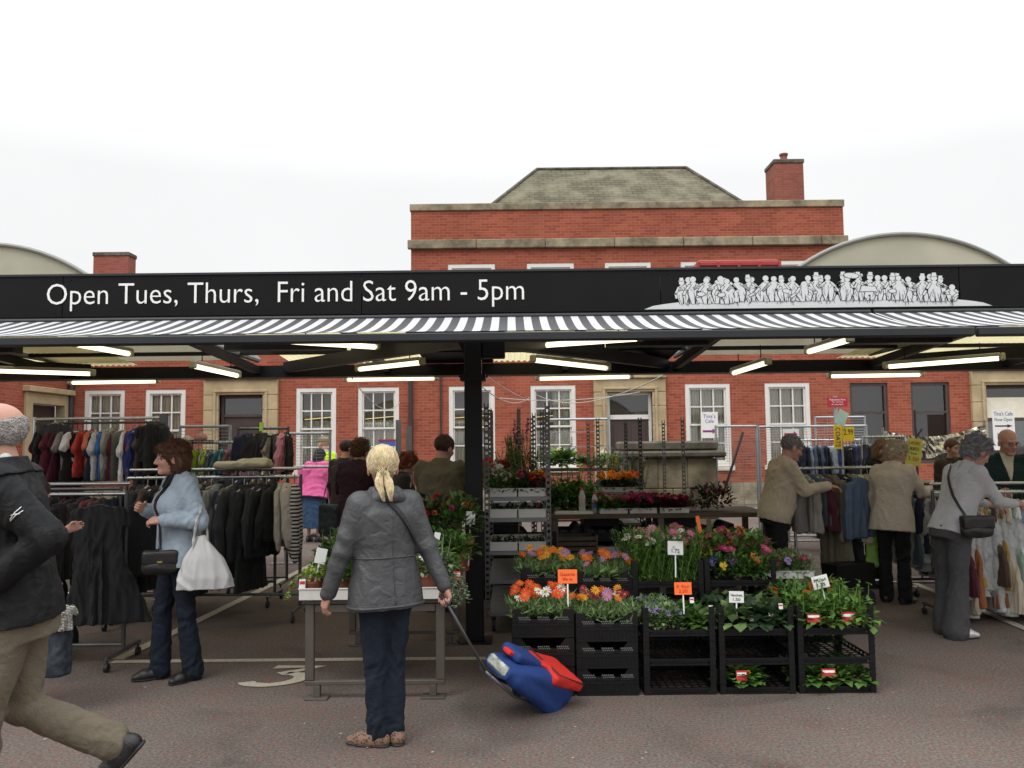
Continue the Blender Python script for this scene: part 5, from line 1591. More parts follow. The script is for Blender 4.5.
k = MB(); k.box(-.02, -.012, -.05, .02, .012, .05); tag(k.build('lime_tag', mat('lime_plastic', (.42, .75, .03), .5), loc=(X(262, Yf_), Yf_ - .03, zf + .02)), 'bright lime plastic tag clipped on a dark rail', 'tag')
for px, py, c, nm_ in ((201, 437, (.50, .26, .23), 'coral pink knitted hat on the wire panel'), (187, 440, (.60, .50, .40), 'cream knitted hat on the wire panel beside the coral one')):
    f = Field(); f.ell((0, 0, -.01), (.075, .075, .06)); f.cone((0, 0, .045), (0, 0, .055), .012, .018, .01); f.above(-.05)
    o = solid('knitted_hat', f, .01, M['cloth'], amp=.0015, freq=60, seed=8, loc=at(px, py, Ye - .05)); o.color = (*c, 1); tag(o, nm_, 'hat')
hx = X(194, Ye)
k = MB(); k.tube([(0, 0, 0), (0, 0, Z(441, Ye, 194) + .0)], .014, 8); k.box(-.24, -.05, Z(441, Ye, 194), .24, .05, Z(441, Ye, 194) + .012); k.box(-.2, -.15, 0, .2, .15, .02)
tag(k.build('hat_stand', M['rail_dark'], loc=(hx, Ye - .05, 0)), 'thin dark stand and shelf under the two knitted hats', 'stand')

# --- right side: coats the man is sorting
Yg = 8.75; zg = Z(468, Yg, 830)
xa_, xb_ = X(789, Yg), X(872, Yg)
clothes_rail((xa_, Yg - .1), (xb_ + .3, Yg + .15), zg, 'rail of grey, cream and denim coats being sorted by a man in beige', 'clothes rails', dark=False)
rail_of([('jacket', 'stone grey'), ('jacket', 'slate blue'), ('jacket', 'grey'), ('jacket', 'maroon'), ('coat', 'khaki'), ('jacket', 'black'), ('coat', 'black'), ('jacket', 'stone grey'), ('jacket', 'cream'), ('jacket', 'mustard'), ('jacket', 'pale blue'), ('jacket', 'denim blue'), ('jacket', 'charcoal'), ('jacket', 'black')],
        (xa_ + .08, Yg - .1, zg), (xb_ + .25, Yg + .15, zg), 'coat rail', 'coats on the rail by the pansies', jit=.35, order='from the flower end')
hang('jacket', 'denim blue', (X(855, Yg - .2), Yg - .22, zg - .02), .55, 'worn denim jacket half turned to face out on the coat rail', 'coats on the rail by the pansies', scale=1.02)
hang('jacket', 'stone grey', (X(800, Yg - .2), Yg - .2, zg - .02), 1.05, 'stone grey jacket swung outward at the flower end of the coat rail', 'coats on the rail by the pansies')
# far rail of small dark trousers
Yh = 12.4; zh = Z(440, Yh, 840)
clothes_rail((X(786, Yh), Yh), (X(862, Yh), Yh), zh, 'far rail of dark jeans behind the yellow notices', 'clothes rails', dark=False)
rail_of(pick([('trousers', 'navy'), ('trousers', 'black'), ('trousers', 'denim blue'), ('trousers', 'charcoal'), ('trousers', 'navy'), ('trousers', 'pale blue'), ('trousers', 'black'), ('trousers', 'dark blue')], 24), (X(788, Yh), Yh, zh), (X(860, Yh), Yh, zh), 'far rail of jeans', 'dark jeans on the far rail', jit=.3)
Yi = 11.0; zi = Z(437, Yi, 880)
clothes_rail((X(862, Yi), Yi), (X(905, Yi), Yi), zi, 'far rail of dark and pale shirts behind the woman in beige', 'clothes rails', dark=False)
rail_of(pick([('top', 'black'), ('top', 'navy'), ('top', 'pale blue'), ('cardigan', 'charcoal'), ('top', 'brown')], 12), (X(863, Yi), Yi, zi), (X(904, Yi), Yi, zi), 'far shirt rail', 'shirts on the far rail')
# clothes in polythene
Yq = 8.9; zq = Z(484, Yq, 915)
clothes_rail((X(893, Yq), Yq), (X(960, Yq), Yq), zq, 'rail of dark clothes in polythene that the woman in beige reaches for', 'clothes rails')
rail_of([('dress', 'slate blue'), ('coat', 'navy'), ('dress', 'grey'), ('dress', 'black'), ('coat', 'charcoal'), ('dress', 'slate blue'), ('coat', 'grey')], (X(897, Yq), Yq, zq), (X(956, Yq), Yq, zq), 'back polythene rail', 'clothes in polythene on the back rail', cover=True, scale=.84, order='from its aisle end')
Yr = 7.55; zr2 = Z(492, Yr, 980)
clothes_rail((X(930, Yr), Yr), (X(1120, Yr), Yr), zr2, 'double rail of dresses in polythene under the hands of the woman in grey', 'clothes rails', double=True)
rail_of([('dress', c) for c in ('cream', 'maroon', 'beige', 'rust', 'cream', 'mustard', 'brown', 'rust', 'mustard', 'cream', 'mint', 'white', 'pale blue', 'mint', 'white', 'aqua', 'mint', 'white', 'pale blue', 'mint', 'aqua', 'white', 'mint', 'pale blue', 'white', 'mint', 'aqua', 'white')],
        (X(942, Yr), Yr, zr2), (X(1090, Yr), Yr, zr2), 'front polythene rail', 'dresses in polythene on the front rail', cover=True, scale=.86, order='from the woman in grey', jit=.12)

# ================================================================== PLANTS
def leaf(k, p, d, up, Ln, W, bend=.3, m=0):
    """One leaf: a folded, bent blade of four faces."""
    d = d.normalized(); s_ = d.cross(up)
    s_ = s_.normalized() if s_.length > 1e-4 else Vector((1, 0, 0))
    n_ = s_.cross(d)
    a = p; b = p + d * Ln * .5 + n_ * (Ln * .06); c = p + d * Ln * (1 - bend * .2) - n_ * (-Ln * .02 + Ln * bend * .5) * 1
    k.add([a, b + s_ * W / 2, b - n_ * W * .12, b - s_ * W / 2, c], [(0, 1, 2), (0, 2, 3), (1, 4, 2), (2, 4, 3)], m)


def rdir(lo, hi):
    a = random.uniform(0, 2 * PI); z = random.uniform(lo, hi); r_ = math.sqrt(max(0, 1 - z * z))
    return Vector((r_ * math.cos(a), r_ * math.sin(a), z))


UP = Vector((0, 0, 1))


def foliage(kind, seed, m):
    random.seed(seed); k = MB()
    if kind == 'bush':            # dome of small leaves, r .09, h .15
        for i in range(210):
            d = rdir(-.1, 1); q = random.uniform(.45, 1.08)
            p = Vector((d.x * .085 * q, d.y * .085 * q, .035 + d.z * .105 * q))
            leaf(k, p, (d + rdir(-.6, .8) * .8), UP, random.uniform(.026, .045), random.uniform(.014, .024))
    elif kind == 'lance':         # gazania: narrow upright leaves
        for i in range(120):
            d = rdir(.35, 1); p = Vector((random.uniform(-.07, .07), random.uniform(-.07, .07), random.uniform(.0, .03)))
            leaf(k, p, d + Vector((p.x, p.y, 0)) * 4, rdir(-1, 1), random.uniform(.07, .13), random.uniform(.009, .015), .5)
    elif kind == 'feather':       # cosmos: tall fine leaves
        for i in range(42):
            p = Vector((random.uniform(-.08, .08), random.uniform(-.08, .08), 0)); d = (UP + rdir(-.3, .3) * .28).normalized(); H = random.uniform(.20, .36)
            k.tube([p, p + d * H], .0022, 4)
            for j in range(22):
                t = random.uniform(.02, 1.0); leaf(k, p + d * H * t, rdir(-.2, .9), UP, random.uniform(.035, .07), .010, .3)
    elif kind == 'broad':
        for i in range(70):
            d = rdir(-.05, 1); q = random.uniform(.5, 1.05); p = Vector((d.x * .095 * q, d.y * .095 * q, .03 + d.z * .075 * q))
            leaf(k, p, d + rdir(-.5, .5) * .7, UP, random.uniform(.05, .085), random.uniform(.045, .075), .4)
    elif kind == 'herb':          # bright sprouting leaves with a few stalks
        for i in range(190):
            d = rdir(-.1, 1); q = random.uniform(.4, 1.1); p = Vector((d.x * .095 * q, d.y * .095 * q, .03 + d.z * .10 * q))
            leaf(k, p, d + rdir(-.6, .6), UP, random.uniform(.03, .055), random.uniform(.02, .034), .3)
        for i in range(5):
            p = Vector((random.uniform(-.07, .07), random.uniform(-.07, .07), .08)); q = p + Vector((random.uniform(-.02, .02), random.uniform(-.02, .02), random.uniform(.07, .12)))
            k.tube([p, q], .0018, 4)
            for j in range(4): leaf(k, q, rdir(-.2, 1), UP, .02, .012)
    elif kind == 'trail':
        for i in range(9):
            a = random.uniform(-PI, 0); p = Vector((0, 0, .05)); d = Vector((math.cos(a), math.sin(a) * .9, .3)); pts = []
            for j in range(16):
                pts.append(p.copy()); p = p + d * .019; d = (d + Vector((0, 0, -.16))).normalized()
                for q in range(3): leaf(k, p, rdir(-.6, .7), UP, random.uniform(.022, .036), random.uniform(.018, .028))
            k.tube(pts, .0018, 4)
        for i in range(80):
            d = rdir(0, 1); p = Vector((d.x * .08, d.y * .08, .03 + d.z * .06)); leaf(k, p, d + rdir(-.5, .5), UP, .032, .024)
    elif kind == 'spike':         # tall leafy perennials
        for i in range(13):
            p = Vector((random.uniform(-.07, .07), random.uniform(-.07, .07), 0)); d = (UP + rdir(-.2, .2) * .22).normalized(); H = random.uniform(.28, .52)
            k.tube([p, p + d * H], .0028, 4)
            for j in range(30):
                t = random.uniform(.05, .95); leaf(k, p + d * H * t, rdir(-.1, .7), UP, random.uniform(.035, .07) * (1.15 - .5 * t), random.uniform(.010, .018), .5)
    elif kind == 'mound':         # dense low mass under cyclamens, geraniums
        for i in range(150):
            d = rdir(0, 1); q = random.uniform(.55, 1.05); p = Vector((d.x * .085 * q, d.y * .085 * q, .025 + d.z * .085 * q))
            leaf(k, p, d + rdir(-.4, .6), UP, random.uniform(.03, .05), random.uniform(.025, .04), .4)
    return k.data('foliage', [m])


FOL = {}
def fol(kind, mname, i=0):
    key = (kind, mname, i)
    if key not in FOL:
        st = random.getstate(); FOL[key] = foliage(kind, hash((kind, i)) % 1000 if False else (len(kind) * 17 + ord(kind[0]) + i * 7), M[mname]); random.setstate(st)
    return FOL[key]


def bloom_mesh(kind, seed):
    st = random.getstate(); random.seed(seed); k = MB()
    if kind == 'daisy':
        n = 11
        for i in range(n):
            a = 2 * PI * i / n + random.uniform(-.1, .1); c, s_ = math.cos(a), math.sin(a); r_ = random.uniform(.9, 1.08)
            w_ = .30; P = lambda rad, off, z: (rad * c - off * s_, rad * s_ + off * c, z)
            k.add([P(.18, -.08, .0), P(.62 * r_, -w_ / 1.9, .12), P(1.0 * r_, -.10, .05), P(1.0 * r_, .10, .05), P(.62 * r_, w_ / 1.9, .12), P(.18, .08, .0)], [(0, 1, 4, 5), (1, 2, 3, 4)], 0)
        k.lathe([(.26, .02), (.25, .10), (.14, .15), (.001, .16)], (0, 0, 0), 10, 1)
    elif kind == 'pom':
        for i in range(46):
            d = rdir(-.15, 1); s_ = d.cross(UP); s_ = s_.normalized() if s_.length > .01 else Vector((1, 0, 0)); n_ = s_.cross(d)
            p = d * random.uniform(.35, .62); q = d * random.uniform(.85, 1.05); j = random.uniform(.16, .26)
            k.add([p - s_ * j * .6, q - s_ * j + n_ * .1, q + s_ * j - n_ * .08, p + s_ * j * .6], [(0, 1, 2, 3)], 0)
    elif kind == 'pansy':
        for (a, r_, w_) in ((PI / 2 + .5, .9, .8), (PI / 2 - .5, .9, .8), (PI - .1, .85, .7), (.1, .85, .7), (-PI / 2, 1.0, .95)):
            c, s_ = math.cos(a), math.sin(a); pts = []
            for i in range(9):
                t = 2 * PI * i / 9; u, v = .52 * r_ + .5 * r_ * math.cos(t), .5 * w_ * math.sin(t); pts.append((u * c - v * s_, u * s_ + v * c, .02 + random.uniform(0, .08)))
            k.add(pts, [tuple(range(9))], 0)
        k.lathe([(.2, .10), (.001, .13)], (0, 0, 0), 8, 1)
    elif kind == 'spire':
        for i in range(70):
            t = random.random(); a = random.uniform(0, 6.28); r_ = (.34 * (1 - t) + .05); z = t * 3.0
            d = Vector((math.cos(a), math.sin(a), .35)); s_ = Vector((-math.sin(a), math.cos(a), 0)); p = Vector((d.x * r_ * .4, d.y * r_ * .4, z))
            k.add([p, p + d * .22 - s_ * .12, p + d * .36 + UP * .05, p + d * .22 + s_ * .12], [(0, 1, 2, 3)], 0)
    elif kind == 'tuft':
        for i in range(16):
            a = random.uniform(0, 6.28); q = random.uniform(0, .8); x, y, z = q * math.cos(a), q * math.sin(a), random.uniform(0, .5)
            n = 5
            k.add([(x + .26 * math.cos(2 * PI * j / n), y + .26 * math.sin(2 * PI * j / n), z + random.uniform(-.04, .04)) for j in range(n)], [tuple(range(n))], 0)
    random.setstate(st)
    return k.data('bloom', [M['petal'], M['eye']])


BLM = {kd: [bloom_mesh(kd, 3 + i * 13) for i in range(3)] for kd in ('daisy', 'pom', 'pansy', 'spire', 'tuft')}
COL = {'orange': (.85, .16, .01), 'deep orange': (.75, .07, .008), 'amber': (.85, .33, .01), 'yellow': (.85, .55, .02), 'white': (.80, .79, .72), 'pink': (.62, .16, .32), 'pale pink': (.70, .38, .45), 'magenta': (.45, .02, .16),
       'crimson': (.30, .008, .04), 'red': (.60, .02, .02), 'lilac': (.32, .24, .55), 'purple': (.11, .03, .20), 'violet blue': (.06, .05, .30), 'mauve': (.38, .18, .36), 'cream': (.74, .66, .38), 'coral': (.75, .14, .08), 'dark pink': (.52, .06, .18)}
POTS = {}
for pk, pm in (('pot', 'pot'), ('pot_black', 'pot_black')):
    k = MB(); k.lathe([(.001, .0), (.036, .0), (.050, .085), (.054, .085), (.054, .10), (.047, .10), (.046, .085), (.001, .085)], n=14)
    POTS[pk] = k.data('pot', M[pm], smooth=True)


def plant(kind, lm, p, label, group, blooms=(), scale=1.0, pot=None, lean=(0, 0), name='flowering_plant', zrange=(.7, 1.0), spread=.085, hgt=.13, cat='plant', face=.55):
    """blooms: list of (kind, colour, radius, count)."""
    o = empty(name, p, random.uniform(0, 6.28), label, cat, group); o.scale = (scale,) * 3
    z0_ = .085 if pot else 0.0
    link('foliage', fol(kind, lm, random.randrange(2)), o, (0, 0, z0_))
    if pot: link('pot', POTS[pot], o)
    inv = Matrix.Rotation(-o.rotation_euler.z, 3, 'Z')
    for (bk, c, r_, n) in blooms:
        for i in range(n):
            a = random.uniform(0, 6.28); q = math.sqrt(random.random()) * spread
            zz = z0_ + hgt * random.uniform(*zrange) * (1.05 - .25 * (q / spread) ** 2)
            b = link('bloom', random.choice(BLM[bk]), o, (q * math.cos(a), q * math.sin(a), zz))
            nd = inv @ Vector((random.uniform(-.5, .5), -face + random.uniform(-.35, .35), 1)).normalized() if bk not in ('spire',) else Vector((random.uniform(-.12, .12), random.uniform(-.12, .12), 1)).normalized()
            if bk == 'pansy': nd = inv @ Vector((random.uniform(-.4, .4), -1, .55 + random.uniform(-.2, .2))).normalized()
            b.rotation_mode = 'QUATERNION'; b.rotation_quaternion = nd.to_track_quat('Z', 'Y'); b.scale = (r_ * random.uniform(.8, 1.2),) * 3
            cc = COL[c]; j = random.uniform(.82, 1.15); b.color = (min(1, cc[0] * j), min(1, cc[1] * j), min(1, cc[2] * j), 1)
    return o


# ================================================================== CRATES
def crate_solid(W, D, H):
    k = MB(); t = .012
    # front and back walls with a dipped hand hole, ribs, bands and vents
    for (y, s_) in ((0, 1), (D, -1)):
        ya, yb = (y, y + t) if s_ > 0 else (y - t, y)
        pol = [(-W / 2, 0), (W / 2, 0), (W / 2, H), (W * .36, H), (W * .24, H - .062), (-W * .24, H - .062), (-W * .36, H), (-W / 2, H)]
        k.prism(pol, lambda u, v, q: (u, ya if q == 0 else yb, v))
        yo = ya - .007 if s_ > 0 else yb + .0005
        ye = yo + .0065
        for z in (.006, H * .42, H - .078):
            k.box(-W / 2, yo, z, W / 2, ye, z + .010)
        for i in range(15):
            x = -W / 2 + .012 + i * (W - .03) / 14
            k.box(x, yo + .001, .0165, x + .006, ye, H * .42 - .001)
    for s_ in (-1, 1):
        xa = s_ * W / 2; xb = xa - s_ * t
        k.box(min(xa, xb), t + .0005, 0, max(xa, xb), D - t - .0005, H)
        for i in range(8):
            y = .05 + i * (D - .1) / 7; x0_, x1_ = (xa, xa + .006) if s_ > 0 else (xa - .006, xa)
            k.box(x0_, y, .01, x1_, y + .012, H - .02)
    k.box(-W / 2 + t, t, .004, W / 2 - t, D - t, .012)
    # vent dots
    for cx_ in (-.13, 0, .13):
        for i in range(6):
            for j in range(3):
                x = cx_ * W / .42 + (i - 2.5) * .013 + (j % 2) * .0065; z = H * .50 + .012 + j * .013
                k.box(x - .004, -.0015, z - .004, x + .004, -.0002, z + .004, 1)
    return k.data('crate', [M['crate'], M['crate_dot']])


def crate_open(W, D, H, low=.042):
    """Stacking tray: low lattice sides, tall corner posts."""
    k = MB(); t = .011
    for (a, b, axis) in (((-W / 2, 0), (W / 2, 0), 0), ((-W / 2, D - t), (W / 2, D - t), 0)):
        y = a[1]
        k.box(-W / 2, y - .003, .020, W / 2, y + t, .0245); k.box(-W / 2, y, low - .012, W / 2, y + t, low)
        k.box(-W / 2, y, 0, W / 2, y + t, .010)
        for i in range(9):
            x = -W / 2 + .03 + i * (W - .06) / 8; k.box(x - .004, y + .001, .0102, x + .004, y + t - .001, low - .0122)
        k.box(-W / 2 + .05, y + .004, .0102, W / 2 - .05, y + t - .003, low - .0122)
    for s_ in (-1, 1):
        x0_ = -W / 2 if s_ < 0 else W / 2 - t
        k.box(x0_, t + .0005, 0, x0_ + t, D - t - .0005, .012); k.box(x0_, t + .0005, low - .012, x0_ + t, D - t - .0005, low)
        for i in range(9):
            y = .05 + i * (D - .1) / 8; k.box(x0_ + .001, y - .004, .0122, x0_ + t - .001, y + .004, low - .0122)
    for sx_ in (-1, 1):
        for (ya, dy) in ((0, 1), (D, -1)):
            xo = sx_ * W / 2; w_ = .036
            k.box(min(xo, xo - sx_ * w_), min(ya, ya + dy * .010) - (.004 if dy > 0 else -.004), 0.001, max(xo, xo - sx_ * w_), max(ya, ya + dy * .010) - (.004 if dy > 0 else -.004), H)
            k.box(min(xo, xo - sx_ * .010), min(ya + dy * .0105, ya + dy * .062), 0.001, max(xo, xo - sx_ * .010), max(ya + dy * .0105, ya + dy * .062), H)
            for z in (H * .4, H * .62, H * .84):
                k.box(min(xo + sx_ * .003, xo - sx_ * w_), ya - .008 if dy > 0 else ya + .004, z, max(xo + sx_ * .003, xo - sx_ * w_), ya - .0042 if dy > 0 else ya + .008, z + .006)
    # lattice floor
    for i in range(9):
        x = -W / 2 + .02 + i * (W - .04) / 8; k.box(x - .005, t, .012, x + .005, D - t, .018)
    for i in range(10):
        y = .03 + i * (D - .06) / 9; k.box(-W / 2 + t, y - .004, .0183, W / 2 - t, y + .004, .022)
    return k.data('crate', [M['crate']])


def put_crate(me, p, label, group, name='black_crate'):
    return tag(link(name, me, None, p, (0, 0, random.uniform(-.012, .012))), label, 'crate', group)


def soil_bed(W, D, p, label):
    k = MB(); k.box(-W / 2, .02, 0, W / 2, D - .02, .02)
    return k


Y1 = 5.42
def gx(px, Y=Y1): return at(px, 690, Y).x
HS = .18
cs = crate_solid(gx(575) - gx(512) - .008, .58, HS)
WS = gx(575) - gx(512)
LVL = {1: 'bottom', 2: 'second', 3: 'third', 4: 'topmost', 5: 'topmost'}
def lv(i, n): return 'topmost' if i == n - 1 else ('lowest' if i == 0 else ('second up' if i == 1 else 'third up' if i == 2 else 'fourth up'))
stk = [('solid stack nearest the trolley bag', gx(544), Y1, 3, .183), ('solid stack beside the open trays', gx(608), Y1, 3, .168), ('back stack nearest the flower rack', gx(551, 6.05), 6.06, 4, .178), ('back solid stack beside the tall cosmos', gx(607, 6.05), 6.06, 4, .168)]
tops = []
for (nm_, x, y, n, h) in stk:
    for i in range(n):
        put_crate(cs, (x, y, i * h), f'black slotted crate, {lv(i, n)} of the {nm_}', 'solid black crates')
    tops.append((x, y, (n - 1) * h))
def fill(x, y, z, W, D, nx, ny, fn):
    for j in range(ny):
        for i in range(nx):
            fn(Vector((x - W / 2 + W * (i + .5) / nx + random.uniform(-.012, .012), y + D * (j + .5) / ny + random.uniform(-.012, .012), z)), i, j)
def gaz(cols, label, group, n=2, sc=1.0, r_=.031):
    def f(p, i, j):
        plant('lance', 'leaf_grey', p, label, group, [('daisy', c, r_, n if k_ == 0 else 1) for k_, c in enumerate(random.sample(cols, min(2, len(cols))))], scale=sc * 1.15, hgt=.135, zrange=(.8, 1.12), spread=.075, face=.75, pot='pot_black')
    return f
(xa, ya, za_), (xb, yb, zb2), (xc, yc_, zc2), (xd, yd_, zd2) = tops
fill(xa, ya + .03, za_ + .015, WS - .05, .50, 3, 3, gaz(['deep orange', 'orange', 'deep orange', 'white'], 'vivid orange gazania under the orange card nearest the trolley bag', 'orange gazanias in the front crate', 2))
fill(xb, yb + .03, zb2 + .015, WS - .05, .50, 3, 3, gaz(['amber', 'orange', 'cream', 'crimson', 'yellow', 'mauve'], 'yellow and bronze gazania in the front crate beside the lilac flowers', 'mixed gazanias in the front crate', 1))
fill(xc, yc_ + .03, zc2 + .015, WS - .03, .50, 3, 3, gaz(['amber', 'orange', 'mauve', 'amber'], 'amber and mauve gazania in the back crate nearest the flower rack', 'gazanias in the back crate by the rack', 1))
fill(xd, yd_ + .03, zd2 + .015, WS - .03, .50, 3, 3, gaz(['orange', 'mauve', 'crimson', 'orange'], 'orange and plum gazania in the back crate beside the tall cosmos', 'gazanias in the back crate by the cosmos', 1))

WO = [gx(717) - gx(644), gx(796) - gx(720), gx(877) - gx(799)]
XO = [(gx(717) + gx(644)) / 2, (gx(796) + gx(720)) / 2, (gx(877) + gx(799)) / 2]
HO = .183
COLN = ['under the lilac flowers', 'in the middle column with dark leaves', 'at the outer end with red labels']
for c in range(3):
    me = crate_open(WO[c] - .006, .58, HO)
    for i in range(3):
        put_crate(me, (XO[c], Y1, i * HO), f'black open tray, {lv(i, 3)} of the column {COLN[c]}', 'open black trays')
zt_ = 2 * HO + .024
def small_label(p, m, w_=.035, h_=.05, label='', group=None, rz=0, tilt=.2):
    o = empty('plant_label', p, rz, label, 'plant label', group)
    k = MB(); k.box(-w_ / 2, 0, .0, w_ / 2, .002, h_); a = k.build('tag', m, o); a.rotation_euler = (-tilt, 0, 0)
    k = MB(); k.box(-w_ * .42, -.001, h_ * .52, w_ * .42, -.0003, h_ * .8); b = k.build('printed_picture', M['ink_red'] if m is M['paper'] else M['letter'] if w_ > .06 else M['paper'], o); b.rotation_euler = (-tilt, 0, 0)
    return o
fill(XO[0] - WO[0] * .22, Y1 + .02, zt_, WO[0] * .5, .5, 2, 3, lambda p, i, j: plant('bush', 'leaf_grey', p, 'lilac tufted plant in the open tray under the second orange card', 'lilac plants in the open tray', [('tuft', 'lilac', .018, 7)], 1.1, None))
fill(XO[0] + WO[0] * .25, Y1 + .02, zt_, WO[0] * .42, .5, 2, 3, lambda p, i, j: plant('broad', 'leaf', p, 'low round leaved plant beside the lilac flowers', 'leafy plants beside the lilac flowers', [], .85, None, name='leafy_plant'))
fill(XO[1], Y1 + .02, zt_, WO[1] - .08, .5, 3, 3, lambda p, i, j: plant('broad', 'leaf_dark' if (i + j) % 3 else 'leaf_grey', p, 'dark broad leaved plant in the middle open tray', 'dark leaved plants in the middle tray', [], 1.25, None, name='leafy_plant'))
fill(XO[2], Y1 + .02, zt_, WO[2] - .06, .5, 3, 3, lambda p, i, j: plant('herb', 'leaf_bright', p, 'bright green bushy plant in the end tray with red labels', 'bright green plants in the end tray', [], 1.5, None, name='leafy_plant') if j < 2 else
     plant('bush', 'leaf', p, 'orange marigold at the back of the end tray', 'marigolds behind the bright green plants', [('pom', random.choice(['orange', 'amber']), .022, 3)], 1.75, None))
fill(XO[2], Y1 + .02, .024, WO[2] - .10, .3, 3, 2, lambda p, i, j: plant('broad', 'leaf_bright' if i % 2 else 'leaf', p, 'leafy plant with red label in the lowest end tray', 'leafy plants in the lowest end tray', [], 1.1, None, name='leafy_plant'))
fill(XO[2], Y1 + .28, HO + .024, WO[2] - .12, .25, 3, 1, lambda p, i, j: plant('bush', 'leaf_dark', p, 'dark plant with a yellow flower in the middle end tray', 'dark plants in the middle end tray', [('daisy', 'yellow', .02, 1)] if i == 1 else [], 1.0, None))
plant('broad', 'leaf_bright', Vector((XO[1] - .10, Y1 + .10, .024)), 'single leafy plant with a red label in the lowest middle tray', None, [('pom', 'yellow', .014, 2)], 1.1, None, name='leafy_plant')
plant('broad', 'leaf', Vector((XO[1] - .02, Y1 + .13, .024)), 'leafy plant behind the single one in the lowest middle tray', None, [], 1.0, None, name='leafy_plant')
for (px, py, w2, h2, lb) in ((742, 676, .07, .065, 'on the single plant in the lowest middle tray'), (829, 673, .09, .05, 'below the end tray, on its leafy plants'), (814, 618, .085, .055, 'at the front of the bright green plants, first of two'), (849, 617, .09, .062, 'at the front of the bright green plants, outer of two')):
    p = at(px, py, Y1 + .005); p.z -= h2 * .5
    small_label(p, M['ink_red'], w2, h2, 'red picture label ' + lb, 'red picture labels')
for (px, py, lb) in ((752, 618, 'lowest on the dark leaves'), (771, 613, 'in the middle of the dark leaves'), (781, 606, 'highest on the dark leaves'), (711, 608, 'beside the lilac flowers'), (692, 600, 'among the lilac flowers, smaller')):
    p = at(px, py, Y1 + .03); p.z -= .02
    small_label(p, M['paper'], .026, .036, 'tiny white picture label ' + lb, 'tiny white labels')

# raised back row of open trays
Y2 = 6.06
XB = [(at(632, 580, Y2).x + at(704, 580, Y2).x) / 2, (at(705, 580, Y2).x + at(776, 580, Y2).x) / 2]
WB = at(704, 580, Y2).x - at(632, 580, Y2).x
meb = crate_open(WB - .006, .58, .19)
for c in range(2):
    for i in range(4):
        put_crate(meb, (XB[c], Y2, i * .19), f'black open tray, {lv(i, 4)} of the back column ' + ('under the tall cosmos' if c == 0 else 'under the pansies'), 'open black trays')
zb3 = 3 * .19 + .024
def cosmos(p, i, j):
    c = random.choice([['white', 'magenta'], ['pink', 'white'], ['pale pink', 'dark pink'], ['white', 'pink']])
    plant('feather', 'leaf_bright', p, 'feathery pink and white cosmos in the raised back tray', 'cosmos in the raised back tray', [('daisy', c[0], .033, 3), ('daisy', c[1], .028, 3)], 1.08, None, hgt=.36, zrange=(.72, 1.0), spread=.10, face=.5)
fill(XB[0], Y2 + .02, zb3, WB - .05, .53, 3, 3, cosmos)
def pan(p, i, j):
    if j == 0:
        plant('bush', 'leaf', p, 'mixed pansy at the front of the raised back tray', 'pansies in the raised back tray', [('pansy', random.choice(['violet blue', 'yellow', 'purple', 'orange']), .028, 2), ('pansy', random.choice(['yellow', 'deep orange', 'violet blue', 'white']), .026, 1)], 1.3, None, face=.9)
    else:
        c = random.choice(['yellow', 'orange', 'dark pink', 'pale pink', 'magenta'])
        plant('bush', 'leaf', p, 'bushy bedding plant with pink or orange flowers behind the pansies', 'bedding plants behind the pansies', [('daisy', c, .020, 5), ('daisy', random.choice(['yellow', 'orange', 'dark pink', 'magenta']), .019, 4)], 1.9 + .2 * j, None, hgt=.14)
fill(XB[1], Y2 + .02, zb3, WB - .05, .53, 3, 3, pan)
# white tray of pink flowers on crates behind the end column
Y3 = 6.45
xe = (at(752, 565, Y3).x + at(803, 565, Y3).x) / 2 + .08; we = .42
meo = crate_open(.44, .5, .185)
for i in range(3):
    put_crate(meo, (xe, Y3, i * .185 - 0), f'black open tray, {lv(i, 3)} of the stack under the white tray of pink flowers', 'open black trays')
def tray(p, W, D, H, label, group, m='tray', rz=0.0, name='plant_tray'):
    k = MB(); t = .006
    k.box(-W / 2, 0, 0, W / 2, t, H); k.box(-W / 2, D - t, 0, W / 2, D, H); k.box(-W / 2, t, 0, -W / 2 + t, D - t, H); k.box(W / 2 - t, t, 0, W / 2, D - t, H); k.box(-W / 2 + t, t, 0, W / 2 - t, D - t, .006)
    k.box(-W / 2 - .006, -.006, H - .008, W / 2 + .006, -.0005, H)
    return tag(k.build(name, M[m], loc=p, rot=(0, 0, rz), bevel=.002), label, 'tray', group)
ztr = 3 * .185
tray((xe, Y3 + .0, ztr), .40, .48, .06, 'white tray of pink flowers behind the bright green end tray', None)
fill(xe, Y3 + .0, ztr + .01, .38, .46, 3, 3, lambda p, i, j: plant('bush', 'leaf_grey', p, 'pink bedding plant in the white tray above the bright green plants', 'pink bedding plants in the white tray', [('daisy', random.choice(['dark pink', 'magenta', 'pink']), .024, 4)] + ([('pansy', 'lilac', .03, 1)] if i == 1 and j == 0 else []), 1.15))

